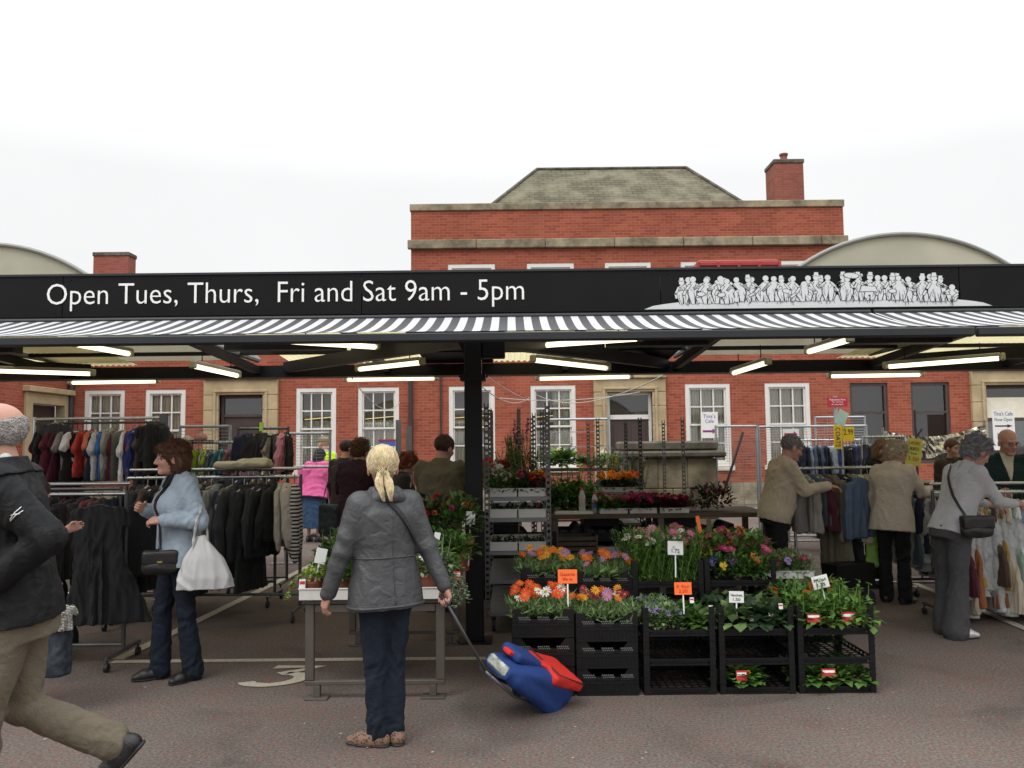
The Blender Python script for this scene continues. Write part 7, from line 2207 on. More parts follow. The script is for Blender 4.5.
    for sg in (-1, 1):
        e((sg * .036, .060, -.030), (.024, .026, .024), .02)
        e((sg * .031, .098, .004), (.016, .012, .011), .012, 's')
        e((sg * .077, -.004, -.012), (.010, .022, .034), .008)
    f.cone(Hd(-.018, .086, -.063), Hd(.018, .086, -.063), .0075 * S, .0075 * S, .008); f.cone(Hd(-.012, .080, -.096), Hd(.012, .080, -.096), .017 * S, .017 * S, .015)
    body = solid('body', f, vox * .8, skin, root, smooth_it=1)
    if face:
        for sg in (-1, 1):
            o = link('eye', EYE, root); c = Hd(sg * .031, .0805, .004); o.location = c; o.scale = (S, S, S)
            o.rotation_mode = 'QUATERNION'; o.rotation_quaternion = Vector(Rh @ np.array([0, 1, -.1])).to_track_quat('Z', 'Y')
        k = MB()
        k.tube([Hd(-.021, .0915, -.0645), Hd(-.008, .0955, -.0625), Hd(.008, .0955, -.0625), Hd(.021, .0915, -.0645)], [.002, .0045, .0045, .002], 8)
        k.build('lips', LIP, root, smooth='all')

    # ---- upper garment
    em = top.get('ease', .0); hem = top.get('hem', .16); fl = top.get('flare', .0); tk = top['mat']
    ft = Field(); w0 = (.172 if female else .165) + em
    hipw = (.182 if female else .168) + em
    tab = [(-hem * S, (hipw + fl) * gw * S, (.130 + em + fl * .6) * S, -.004 * S), (-.02 * S, hipw * gw * S, (.128 + em + belly * .4) * S, -.004 * S), (.10 * S, (w0 - .012) * gw * S, (.118 + em + belly) * S, belly * .4 * S),
           (.20 * S, (w0 - (.022 if female else .008)) * gw * S, (.112 + em + belly * .8) * S, belly * .35 * S), (.33 * S, w0 * gw * S, (.122 + em) * S, .004 * S), (.41 * S, (w0 + .0) * gw * S, (.113 + em) * S, -.008 * S),
           (.475 * S, .138 * gw * S, .086 * S, -.014 * S), (.525 * S, .088 * S, .072 * S, -.012 * S), ((.555 + top.get('collar', 0)) * S, (.070 + top.get('neck', 0)) * S, .066 * S, -.006 * S)]
    ph = [random.uniform(0, 6) for _ in range(2)]
    ft.loft(hip, Rt, tab, k=.03, e=2.35, fold=lambda z, th: (.018 + top.get('fold', 0)) * np.clip((.12 * S - z) * 5, 0, 1) * np.sin(5 * th + ph[0] + 3 * z))
    if female:
        for sg in (-1, 1): ft.ell(T(sg * .068, .082 + em, .335), np.array([.075, .052, .07]) * S, .05, 'u', Rt)
    if hem < 0.3: pass
    sl = top.get('sleeve', .057)
    for s_, sg in (('L', -1), ('R', 1)):
        j = J[s_]
        ft.cone(T(sg * .045, -.014, .492), j['s'] + Rt @ np.array([0, 0, -.008]), .050 * S, (.052 + em * .4) * S, .05)
        ft.cone(j['s'], j['e'], (sl + .008 + em * .4) * S, sl * S, .035)
        end = j['e'] + (j['w'] - j['e']) * top.get('cuff', .97)
        ft.cone(j['e'], end, sl * S, (sl - .011) * S, .02)
    elb = np.array([J['L']['e'], J['R']['e']])
    def wgt(V):
        d = np.minimum(np.linalg.norm(V - elb[0], axis=1), np.linalg.norm(V - elb[1], axis=1))
        return .75 + 1.1 * np.exp(-(d / (.11 * S)) ** 2)
    garment = solid(top.get('name', 'jacket'), ft, vox, tk, root, amp=top.get('amp', .006) * .62, freq=top.get('freq', 20) * 2.0, seed=seed, weight=wgt, stretch=(1, 1, .75), smooth_it=2)
    # ---- lower garment
    fb = Field(); nmB = bottom.get('name', 'trousers'); bk = bottom.get('cuff', .062); be = bottom.get('ease', 0.0)
    fb.loft(hip, Rt, [(-.14 * S, .140 * gw * S, (.112 + be) * S, -.008 * S), (-.04 * S, (.166 if female else .156) * gw * S, (.122 + be + belly * .3) * S, -.01 * S), (.06 * S, .158 * gw * S, (.115 + belly * .6) * S, 0), (.14 * S, .148 * gw * S, .105 * S, 0)], k=.03)
    if nmB == 'skirt':
        Ls = bottom.get('len', .6)
        fb.loft(hip, np.eye(3), [(-Ls * S, .25 * S, .2 * S, 0), (-.2 * S, .19 * gw * S, .15 * S, 0), (0, .165 * gw * S, .12 * S, 0)], k=.05, fold=lambda z, th: .07 * np.clip(-z * 2.2, 0, 1) * np.sin(8 * th + 2 * z))
    else:
        for s_ in 'LR':
            j = J[s_]
            fb.cone(j['h'], j['k'], (.086 + be) * S * (.6 + .4 * gw), (.064 + be * .8) * S, .035)
            fb.cone(j['k'], j['a'] - (j['a'] - j['k']) * bottom.get('crop', .0) + (j['a'] - j['k']) * .06, (.062 + be * .8) * S, bk * S, .02)
    knees = np.array([J['L']['k'], J['R']['k'], J['L']['a'], J['R']['a']])
    def wg2(V):
        d = np.min([np.linalg.norm(V - q, axis=1) for q in knees], 0); return .6 + 1.2 * np.exp(-(d / (.10 * S)) ** 2)
    trou = solid(nmB, fb, vox, bottom['mat'], root, amp=bottom.get('amp', .006) * .7, freq=bottom.get('freq', 19) * 2.0, seed=seed + 5, weight=wg2, smooth_it=2)
    # ---- shoes
    for s_ in 'LR':
        j = J[s_]; a, fy, fz = j['a'], j['fy'], j['fz']; fs = Field(); sx_ = np.cross(fy, fz)
        q = lambda y, z, x=0: a + (fy * y + fz * z + sx_ * x) * S
        fs.cone(q(-.035, -.046), q(.10, -.052), .042 * S, .043 * S, .02); fs.cone(q(.10, -.052), q(.165, -.062), .042 * S, .027 * S, .02)
        if shoes.get('high', True): fs.cone(q(-.008, -.005), q(.02, -.045), .043 * S, .045 * S, .03)
        fs.keep(lambda P, a=a, fz=fz: ((a - P) @ fz.astype(np.float32)) - .084 * S)
        sh = solid('shoe', fs, vox * .75, shoes['mat'], root, smooth_it=1)
        so_ = Field(); so_.cone(q(-.035, -.078), q(.10, -.078), .043 * S, .045 * S, .01, flat=(fz, .28)); so_.cone(q(.10, -.078), q(.165, -.076), .044 * S, .029 * S, .01, flat=(fz, .3))
        so_.keep(lambda P, a=a, fz=fz: ((a - P) @ fz.astype(np.float32)) - .0875 * S)
        solid('sole', so_, vox * .75, shoes.get('sole', M['rubber']), sh)
    # ---- hair
    st, hm = hair[0], hair[1]
    hairo = None
    if st:
        fh = Field(); E = lambda c, r, k=.015, op='u': fh.ell(Hd(*c), np.array(r) * SH, k * S, op, Rh)
        loc_ = lambda P: (P - A3(hc)) @ Rh.astype(np.float32) / SH
        if st == 'short':
            E((0, -.016, .034), (.082, .101, .090))
            fh.keep(lambda P: (lambda q: (np.interp(q[..., 1], [-.10, -.03, .02, .05, .09], [-.078, -.05, -.012, .022, .058]) - q[..., 2]) * .6)(loc_(P)) * S, .01)
            am, fr = .0022, 80
        elif st == 'fringe':      # balding: hair round the back and sides only
            E((0, -.018, .020), (.080, .100, .083))
            fh.keep(lambda P: (lambda q: np.maximum(np.maximum(q[..., 2] - .060 + .30 * np.abs(q[..., 1] + .1), -.066 - q[..., 2]), q[..., 1] - .012))(loc_(P)) * S, .01)
            am, fr = .0012, 80
        elif st == 'curly':
            E((0, -.018, .036), (.098, .112, .100)); E((0, -.05, -.02), (.088, .075, .085), .03)
            E((0, .100, -.028), (.068, .074, .083), .012, 's')
            am, fr = .011, 60
        elif st == 'wavy':
            E((0, -.018, .034), (.097, .108, .096)); E((0, -.040, -.045), (.096, .078, .095), .03); E((0, .06, .06), (.07, .05, .04), .02)
            E((0, .108, -.035), (.064, .072, .084), .012, 's')
            am, fr = .009, 48
        elif st == 'long':
            E((0, -.018, .034), (.088, .106, .094)); E((0, -.055, -.08), (.085, .060, .13), .03)
            E((0, .108, -.035), (.062, .066, .085), .012, 's')
            am, fr = .006, 40
        elif st == 'ponytail':
            E((0, -.018, .034), (.089, .110, .096)); E((0, .106, -.032), (.062, .060, .085), .012, 's')
            fh.keep(lambda P: (lambda q: (-.058 - q[..., 2] + np.maximum(np.abs(q[..., 0]) - .045, 0) * 1.2 + np.maximum(q[..., 1] + .02, 0) * .5))(loc_(P)) * S, .012)
            fh.cone(Hd(0, -.100, -.028), Hd(.004, -.128, -.040), .018 * S, .020 * S, .012)
            am, fr = .0012, 70
        elif st == 'cap':
            E((0, -.014, .040), (.084, .103, .080)); fh.above(-9); fh.keep(lambda P: (lambda q: .022 - q[..., 2])(loc_(P)) * S)
            fh.cone(Hd(-.03, .10, .036), Hd(.03, .10, .036), .05 * S, .05 * S, .01, flat=(Rh @ np.array([0, 0, 1]), .15))
            am, fr = .001, 50
        elif st == 'hood':
            E((0, -.03, .025), (.098, .115, .105)); E((0, -.05, -.08), (.10, .09, .09), .04); E((0, .105, -.02), (.070, .080, .095), .012, 's')
            am, fr = .004, 30
        hairo = solid({'cap': 'cap', 'hood': 'hood'}.get(st, 'hair'), fh, vox * .8, hm, root, amp=am * S, freq=fr, seed=seed + 9, smooth_it=1)
        if vox < .0095 and st in ('curly', 'wavy', 'short', 'ponytail', 'fringe'):        # loose strands
            me = hairo.data; V = np.zeros(len(me.vertices) * 3); me.vertices.foreach_get('co', V); V = V.reshape(-1, 3)
            N = np.zeros(len(me.vertices) * 3); me.vertices.foreach_get('normal', N); N = N.reshape(-1, 3)
            q_ = np.random.default_rng(seed); k = MB(); band = Hd(0, -.112, -.030); dn = Rh @ np.array([0, -.35, -1.0])
            for i in q_.choice(len(V), 800 if vox < .0075 else 420):
                p, n_ = V[i], N[i]
                if (Rh.T @ n_)[2] < -.75: continue
                if st == 'ponytail': d = band - p; ln = .060
                elif st == 'fringe': d = dn * .6 + q_.normal(0, .5, 3); ln = .013
                elif st == 'short': d = dn + q_.normal(0, .5, 3); ln = .028
                elif st == 'wavy': d = dn + q_.normal(0, .45, 3); ln = .040
                else: d = q_.normal(0, 1, 3); ln = .040
                d = d - n_ * (d @ n_); d = unit(d); sp = np.cross(n_, d); out = {'ponytail': .0, 'fringe': .1, 'short': .18, 'wavy': .10, 'curly': .35}[st]; cu = q_.normal(0, .35 if st != 'ponytail' else .04)
                pts = [p + n_ * (.0005 + ln * out * math.sin(PI * t * .8)) + d * ln * t + sp * ln * cu * t * t - n_ * (ln * ln * t * t * (5.5 if st != 'curly' else 0)) for t in (0, .3, .6, 1)]
                k.tube([Vector(a) for a in pts], [.0026, .0026, .0020, .0006], 4, caps=False)
            k.build('loose_strands', hm, hairo, smooth='all')
        if st == 'ponytail':
            k = MB(); rr_ = random.Random(4)
            for i in range(170):
                a0 = rr_.uniform(0, 6.28); q0 = math.sqrt(rr_.random()); cx_, cz_ = q0 * math.cos(a0), q0 * math.sin(a0)
                ln = rr_.uniform(.75, 1.12); sp = 1 + .7 * math.sin(PI * .5)
                sgn = -1 if cx_ < 0 else 1
                bow = rr_.uniform(.15, 1.0) * .030 * (1 if abs(cx_) > .12 else .3)
                pts = []
                for t in np.linspace(0, 1, 9):
                    x = cx_ * .016 + sgn * bow * math.sin(PI * min(t * 1.05, 1)) + .022 * t * t + .012 * t * sgn
                    y = -.108 - .035 * math.sin(PI * min(1, t * 1.6) * .5) + cz_ * .012 * (1 - t) - .02 * t
                    z = -.030 + .018 * math.sin(min(1, t * 4) * PI) - .145 * ln * t
                    pts.append(Hd(x, y, z))
                k.tube(pts, [.0042 * S * (1 - .6 * abs(2 * t - .7)) + .0006 for t in np.linspace(0, 1, 9)], 5)
            k.build('ponytail', hm, hairo, smooth='all')
            k = MB(); k.tube([Hd(.022 * math.cos(t), -.115, -.030 + .020 * math.sin(t)) for t in np.linspace(0, 2 * PI, 17)], .005, 6, caps=False); k.build('hair_band', M['ink'], hairo, smooth='all')
    info = dict(root=root, S=S, hip=hip, Rt=Rt, T=T, J=J, Hd=Hd, Rh=Rh, hc=hc, ft=ft, fb=fb, garment=garment, trou=trou, hair=hairo, body=body, vox=vox, tab=tab, W=Matrix.Translation(loc) @ Matrix.Rotation(rz, 4, 'Z'))
    if face and st not in ('cap', 'hood', None):
        k = MB()
        for sg in (-1, 1): k.tube([Hd(sg * .016, .091, .0225), Hd(sg * .032, .0905, .027), Hd(sg * .047, .081, .0225)], [.0022, .0034, .0015], 6)
        k.build('eyebrow', hm, root, smooth='all')
    return info


def wpt(I, p): return I['W'] @ Vector(p)


def march(field, o, d, tmax=.45):
    d = unit(d); t = np.linspace(0, tmax, 300); P = np.asarray(o)[None] + t[:, None] * d[None]; v = field.eval(P)
    c = np.where((v[:-1] < 0) & (v[1:] >= 0))[0]
    i = c[0] if len(c) else 0
    return P[i + 1] if len(c) else np.asarray(o)


def patch(I, name, region, off, m, parent, field='ft', vox=None, amp=0.0, seed=1):
    """A second layer of the same garment, off metres proud, where region(local torso coordinates) < 0."""
    src = I[field]; S = I['S']; hip = A3(I['hip']); Rt = I['Rt'].astype(np.float32)
    f = Field(); lo = np.min([p[1] for p in src.p], 0); hi = np.max([p[2] for p in src.p], 0)
    f._add(lambda P: np.maximum(src.eval(P) - off, region((P - hip) @ Rt / S) * S), lo, hi, 0)
    return solid(name, f, vox or I['vox'], m, parent, amp=amp, seed=seed, smooth_it=1)


def ribbon(name, pts, nrm, w_, t_, m, parent=None, loc=None):
    k = MB(); pts = [Vector(p) for p in pts]; vs = []
    for i, p in enumerate(pts):
        d = (pts[min(i + 1, len(pts) - 1)] - pts[max(i - 1, 0)]).normalized(); n_ = Vector(nrm[i]); n_ = (n_ - d * n_.dot(d)).normalized(); s_ = d.cross(n_)
        for a, b in ((-1, 0), (1, 0), (1, 1), (-1, 1)): vs.append(p + s_ * (a * w_ / 2) + n_ * (b * t_))
    fs = []
    for i in range(len(pts) - 1):
        for q in range(4): a = i * 4 + q; b = i * 4 + (q + 1) % 4; fs.append((a, b, b + 4, a + 4))
    k.add(vs, fs + [(0, 1, 2, 3), tuple(len(vs) - 4 + q for q in (3, 2, 1, 0))])
    return k.build(name, m, parent, smooth=True, loc=loc)


def torso_path(I, zs, angs, off=.004, x0=0.0):
    """Points on the garment round the torso at heights zs and headings angs (degrees, 90 = chest)."""
    out, nn = [], []; S = I['S']
    for z, a in zip(zs, angs):
        d = I['Rt'] @ np.array([math.cos(R(a)), math.sin(R(a)), 0]); o = I['hip'] + I['Rt'] @ np.array([x0 * S, -.005 * S, z * S])
        p = march(I['ft'], o, d); out.append(wpt(I, p + d * off)); nn.append(I['W'].to_3x3() @ Vector(d))
    return out, nn


def handbag(label, p, w_, h_, d_, rz, m, strap=None, cat='bag', clasp=None, flap=True, name='shoulder_bag'):
    o = empty(name, p, rz, label, cat)
    f = Field(); f.box((0, 0, -h_ / 2), (w_ / 2, d_ / 2, h_ / 2), min(d_ * .45, .04)); f.ell((0, 0, -h_ * .70), (w_ * .5, d_ * .54, h_ * .32), .03)
    solid('body', f, .008, m, o, amp=.004, freq=24, seed=6)
    if flap:
        f = Field(); f.box((0, -d_ * .06, -h_ * .30), (w_ / 2 + .003, d_ * .5 + .004, h_ * .34), .022); solid('flap', f, .008, m, o, amp=.003, freq=20, seed=9)
    if clasp:
        k = MB(); k.box(-.018, -d_ * .62 - .012, -h_ * .50, .018, -d_ * .62 + .01, -h_ * .42); k.build('clasp', clasp, o, bevel=.004)
    if strap: 
        inv = o.matrix_basis.inverted() if False else (Matrix.Translation(p) @ Matrix.Rotation(rz, 4, 'Z')).inverted()
        ribbon('strap', [inv @ Vector(q) for q in strap[0]], [inv.to_3x3() @ Vector(q) for q in strap[1]], strap[2], .004, m, o)
    return o


LEATHER = mat('black_leather', (0.012, 0.011, 0.011), 0.38, bump=.3, bscale=90)
BRASS = mat('brass_clasp', (0.55, 0.42, 0.15), 0.3, metal=.9)

# ---------- the man striding past in the foreground
Ym = 3.55
JK = fabric('black_anorak', (0.0075, 0.008, 0.0095), .68, .2, 40, spec=.25)
KH = fabric('khaki_twill', (0.145, 0.122, 0.088), .9, .3, 120)
I = person('balding man in black jacket and khaki trousers striding past in the foreground', (X(24, Ym), Ym, 0), (-1, -.28), 1.80,
           dict(mat=JK, hem=.075, ease=.018, flare=.004, sleeve=.066, amp=.008, freq=11, collar=.012, neck=.020), dict(mat=KH, cuff=.078, ease=.010, amp=.007, freq=14, name='trousers', crop=.13),
           dict(mat=LEATHER), ('fringe', hairmat('grey_hair', (0.36, 0.34, 0.32))), girth=1.06, lean=7, head=(-6, 0, 0), belly=.01, vox=.0065, seed=3, skin=SKIN_R,
           arms={'L': ((-.25, -1.0, -1), (.10, .80, -.66), 40, (.3, .6, -.7)), 'R': ((.14, .22, -1), (0, .5, -1), 20)},
           legs={'L': ((0, .22, -.97), (0, .04, -1), 6, 4), 'R': ((.02, .0, -1), (.0, -.93, -.48), -6, -48)})
Sm = I['S']
# sleeve mark
a, b = I['J']['L']['s'], I['J']['L']['e']; c = a + (b - a) * .52; dd = unit((-1, .05, .05)); ax_ = unit(b - a); sd3 = np.cross(ax_, dd)
k = MB()
for (u0, v0, u1, v1) in ((-.030, .007, .032, .0), (-.026, -.009, .036, -.005), (-.008, -.010, .018, .008)):
    q = []
    for (u, v) in ((u0, v0), ((u0 + u1) / 2, (v0 + v1) / 2 + .003), (u1, v1)):
        o = c + sd3 * u - ax_ * v; q.append(march(I['ft'], o - dd * .0, dd) + dd * .002)
    k.tube(q, .0017, 5)
k.build('sleeve_emblem', M['letter'], I['garment'], smooth='all')
patch(I, 'collar', lambda q: np.maximum(.500 - q[..., 2] - .10 * q[..., 1], q[..., 2] - .60), .010, JK, I['garment'], amp=.0)
fsh = Field()
for s_ in (-1, 1): fsh.cone(I['T'](s_ * .062, .012, .555), I['T'](s_ * .02, .085, .49), .020 * Sm, .016 * Sm, .01)
fsh.cone(I['T'](-.058, -.02, .575), I['T'](.058, -.02, .575), .02 * Sm, .02 * Sm, .02)
solid('shirt_collar', fsh, .006, fabric('pale_shirt', (.55, .58, .55), .8), I['root'])

# ---------- the woman in the pale blue jacket
Yw = 5.92
BLUE = fabric('pale_blue_fleece', (0.285, 0.345, 0.405), .92, .25, 80, sheen=.15)
JEANS = fabric('dark_denim', (0.009, 0.014, 0.024), .9, .35, 140, var=.3)
hw = unit((-.78, -.62, 0))
I = person('brown haired woman in pale blue hooded jacket with a white bag on her arm', (X(181, Yw), Yw, 0), hw, 1.65,
           dict(mat=BLUE, hem=.10, ease=.022, sleeve=.060, amp=.008, freq=16, collar=.0, neck=.012), dict(mat=JEANS, cuff=.078, ease=.004, amp=.008, freq=17), dict(mat=LEATHER),
           ('wavy', hairmat('brown_hair', (0.085, 0.036, 0.018))), female=True, girth=1.12, lean=2, head=(-12, 3, 0), vox=.0065, seed=8, face=True, skin=SKIN_R,
           arms={'L': ((-.46, -.26, -1), (.35, .95, .10), 48, (.6, .7, -.05), (0.3, -.5, -.8)), 'R': ((.22, .0, -1), (-.35, .75, .40), 42, (-.5, .7, .3), (-1, -.2, -.2))},
           legs={'L': ((-.03, -.06, -1), (0, -.14, -1), 20, 0), 'R': ((.02, .20, -1), (0, .02, -1), -6, 0)})
Sw = I['S']; IW = I
BLK = fabric('black_top', (.012, .012, .013), .9)
patch(I, 'black_shirt', lambda q: np.maximum(np.maximum(np.abs(q[..., 0]) - .012 - .18 * (q[..., 2] - .27), .02 - q[..., 1]), .27 - q[..., 2]), .004, BLK, I['root'])
patch(I, 'jacket_opening', lambda q: np.maximum(np.maximum(np.abs(q[..., 0] + .004) - .008, .02 - q[..., 1]), q[..., 2] - .30), .003, BLK, I['garment'])
fh = Field()
fh.cone(I['T'](-.075, -.03, .535), I['T'](0, -.085, .515), .032, .040, .03); fh.cone(I['T'](.075, -.03, .535), I['T'](0, -.085, .515), .032, .040, .03)
fh.cone(I['T'](-.075, -.03, .545), I['T'](-.055, .075, .44), .034, .018, .03); fh.cone(I['T'](.075, -.03, .545), I['T'](.055, .075, .44), .034, .018, .03); fh.ell(I['T'](0, -.095, .45), (.10, .040, .075), .04)
solid('hood', fh, .007, BLUE, I['garment'], amp=.005, freq=20, seed=2, smooth_it=2)
fc = Field(); fc.cone(I['T'](-.052, .02, .565), I['T'](-.02, .092, .47), .022, .014, .02); fc.cone(I['T'](.052, .02, .565), I['T'](.02, .092, .47), .022, .014, .02)
solid('dark_lining', fc, .006, BLK, I['garment'])
pts, nn = torso_path(I, [.515, .48, .42, .35, .27, .18, .10, .03], [60, 75, 88, 95, 100, 104, 108, 112])
pb = pts[-1]
o = handbag('black leather shoulder bag with brass clasp at the hip of the woman in pale blue', pb + Vector((.03, -.07, .0)), .23, .155, .07, R(18), LEATHER, (pts + [pb + Vector((-.01, -.04, .0))], nn + [nn[-1]], .018), clasp=BRASS)
# carrier bag on her forearm
j = I['J']['L']; hp_ = wpt(I, j['e'] + (j['w'] - j['e']) * .18)
WHITE_P = translucent_mat('white_carrier_film', (.74, .74, .74), .35, .45)
cb_ = empty('carrier_bag', hp_ + Vector((.05, 0, .01)), R(8), 'bulging white plastic carrier bag hanging from the forearm of the woman in pale blue', 'carrier bag')
f = Field()
f.loft((0, 0, 0), I3, [(-.46, .185, .10, 0, .035), (-.38, .178, .105, 0, .03), (-.26, .125, .075, 0, .02), (-.16, .062, .04, 0, .01), (-.10, .03, .02, 0, 0)], k=.02, e=2.6, fold=lambda z, th: .05 * np.sin(7 * th + z * 9) + .04 * np.sin(11 * th - z * 14))
solid('bag_body', f, .007, WHITE_P, cb_, amp=.006, freq=30, seed=14, stretch=(1.2, 1.2, .55))
f = Field()
for s_ in (-1, 1):
    P_ = [(s_ * .045, s_ * .02, -.20), (s_ * .035, s_ * .03, -.08), (s_ * .018, s_ * .045, .0), (0, s_ * .03, .06), (0, 0, .075)]
    for q0, q1 in zip(P_, P_[1:]): f.cone(q0, q1, .021, .017, .012, flat=((1, 0, 0), .55))
solid('bag_handle', f, .006, WHITE_P, cb_, amp=.004, freq=30, seed=4)

# ---------- the ponytailed woman with the trolley bag
Yp_ = 4.60
GREY = fabric('grey_padded_jacket', (0.058, 0.060, 0.064), .5, .2, 30, spec=.45)
BLOND = hairmat('blonde_hair', (0.62, 0.50, 0.30), (1, 1, .12))
hx_ = unit((-.52, .85, 0))
I = person('woman with blonde ponytail in grey jacket seen from behind, pulling a trolley bag', (X(385, Yp_), Yp_, 0), hx_, 1.585,
           dict(mat=GREY, hem=.135, ease=.018, flare=.010, sleeve=.058, amp=.006, freq=11, collar=.01, neck=.015, cuff=1.02), dict(mat=JEANS, cuff=.064, ease=.0, amp=.009, freq=16, crop=.05), dict(mat=leopard_mat()),
           ('ponytail', BLOND), female=True, girth=1.10, lean=2, head=(-22, 4, 0), vox=.0065, seed=12, skin=SKIN_R,
           arms={'L': ((-.36, .06, -1), (-.26, .22, -1), 40), 'R': ((.34, -.22, -1), (.32, -.30, -1), 72)},
           legs={'L': ((.06, .02, -1), (.04, -.02, -1), 48, 0), 'R': ((-.05, .02, -1), (-.03, -.06, -1), 10, 0)})
IP = I; Sp = I['S']
fh = Field()
fh.cone(I['T'](-.15, -.03, .475), I['T'](-.02, -.095, .505), .026, .034, .03); fh.cone(I['T'](.15, -.03, .475), I['T'](.02, -.095, .505), .026, .034, .03); fh.cone(I['T'](-.07, -.04, .535), I['T'](.07, -.04, .535), .030, .030, .03)
for sg in (-1, 1): fh.cone(I['T'](sg * .15, -.03, .475), I['T'](sg * .07, .08, .45), .024, .02, .03)
solid('folded_hood', fh, .0065, GREY, I['garment'], amp=.004, freq=24, seed=2, smooth_it=2)
k = MB(); pts, nn = torso_path(I, [.16] * 25, np.linspace(180, 360, 25), .0); inv = I['W'].inverted()
k.tube([inv @ p for p in pts], .004, 5); k.build('waist_seam', GREY, I['garment'], smooth='all')
k = MB(); pts, nn = torso_path(I, np.linspace(.42, -.11, 20), [270] * 20, -.001); k.tube([inv @ p for p in pts], .003, 5); k.build('back_seam', GREY, I['garment'], smooth='all')
k = MB(); pts, nn = torso_path(I, [-.115] * 33, np.linspace(150, 390, 33), .0); k.tube([inv @ p for p in pts], .007, 6); k.build('hem_cord', GREY, I['garment'], smooth='all')
pts, nn = torso_path(I, [.50, .46, .42, .37, .32, .27, .22], [258, 272, 285, 298, 310, 322, 335], .006)
st_ = ribbon('bag_strap', pts, nn, .024, .005, fabric('dark_webbing', (.03, .03, .033), .7)); tag(st_, 'dark bag strap running across the back of the grey jacket', 'strap')

hand = wpt(I, I['J']['R']['grip'])
A0 = at(474, 656, 4.72); B0 = ground(553, 704); B0.z = .115
ax3 = (B0 - A0); Lb = ax3.length; ax3.normalize()
wd3 = ax3.cross(Vector((0, 0, 1))).normalized(); nr3 = wd3.cross(ax3).normalized()
if nr3.z < 0: nr3 = -nr3
qr = Quaternion(ax3, R(24)); nr3 = qr @ nr3
if nr3.y > (qr.inverted() @ nr3).y: nr3 = Quaternion(ax3, R(-48)) @ nr3
wd3 = nr3.cross(-ax3)
RM = Matrix((wd3, nr3, -ax3)).transposed()          # local x = width, y = outward (up), z = towards the handle
tr = empty('trolley_bag', A0 + ax3 * Lb, 0, 'blue and red wheeled shopping trolley bag tilted behind the ponytailed woman', 'trolley bag')
tr.rotation_mode = 'QUATERNION'; tr.rotation_quaternion = RM.to_quaternion()
BL = mat('blue_nylon', (0.014, 0.042, 0.17), .7, spec=.3, bump=.12, bscale=70); RD = mat('red_nylon', (0.58, 0.030, 0.022), .7, spec=.3, bump=.12, bscale=70)
f = Field()
f.loft((0, 0, 0), I3, [(-.055, .13, .07, .0), (.02, .145, .09, .005), (.15, .145, .095, .01), (.34, .135, .08, .005), (.46, .122, .06, 0), (.56, .105, .04, -.01)], k=.02, e=3.6)
f.cone((.10, -.03, .46), (.12, -.125, .0), .02, .04, .06); f.cone((-.10, -.02, .40), (-.12, -.08, .0), .03, .05, .06)
solid('bag_body', f, .008, BL, tr, amp=.0022, freq=30, seed=5, smooth_it=2)
f = Field(); f.box((.0, .082, .07), (.155, .036, .145), .025, rot=rot('X', 4)); f.cone((.03, .105, .20), (-.01, .095, .36), .045, .018, .03, flat=((0, 1, 0), .5))
solid('red_flap', f, .008, RD, tr, amp=.0015, freq=34, seed=7, smooth_it=2)
f = Field(); f.box((-.035, .085, .37), (.085, .032, .12), .025); solid('front_pocket', f, .008, BL, tr, amp=.0015, freq=34, seed=11, smooth_it=2)
f = Field(); f.box((-.03, .085, .50), (.032, .014, .026), .006); solid('red_tab', f, .006, RD, tr)
pts_ = []
for (x, z) in ((-.155, -.06), (-.155, .20), (.155, .20), (.155, -.06)): pts_.append((x * .98, .118 - .05 * (abs(x) > 9), z))
k = MB(); k.tube(pts_, .004, 6); k.tube([(-.10, .112, .27), (-.10, .112, .47), (.03, .112, .47), (.03, .112, .27)], .0035, 6); k.build('zip', M['ink'], tr, smooth='all')
k = MB(); k.box(-.085, -.03, .535, .085, .03, .575); k.build('open_end', mat('printed_lining', (.32, .34, .30), .5, var=.9, scale=26), tr, bevel=.012)
k = MB()
for s_ in (-1, 1): k.tube([(s_ * .09, -.125, -.06), (s_ * .09, -.11, .40), (s_ * .05, -.06, .62)], .010, 8)
k.tube([(-.05, -.06, .62), (.05, -.06, .62)], .010, 8); k.tube([(-.17, -.125, -.05), (.17, -.125, -.05)], .009, 8); k.build('frame', M['rail_dark'], tr, smooth='all')
hl = RM.inverted() @ (hand - tr.location)
k = MB(); k.tube([(0, -.06, .62), hl + Vector((0, 0, 0))], .0085, 8); k.tube([hl - Vector((.045, 0, 0)), hl + Vector((.045, 0, 0))], .012, 10); k.build('handle', M['rail_dark'], tr, smooth='all')
for s_ in (-1, 1):
    k = MB(); c = Vector((s_ * .17, -.125, -.05)); n = 22
    wz = max(.045, (RM @ c + tr.location).z - .002)
    k.lathe([(wz - .02, -.016), (wz - .006, -.018), (wz, -.008), (wz, .008), (wz - .006, .018), (wz - .02, .016), (wz - .02, -.016)], n=n); o = k.build('wheel', M['rubber'], tr, smooth='all', loc=c, rot=(0, R(90), 0))
    k = MB(); k.lathe([(.008, -.017), (wz - .019, -.008), (wz - .019, .008), (.008, .017)], n=n); k.build('hub', M['galv'], o, smooth='all')

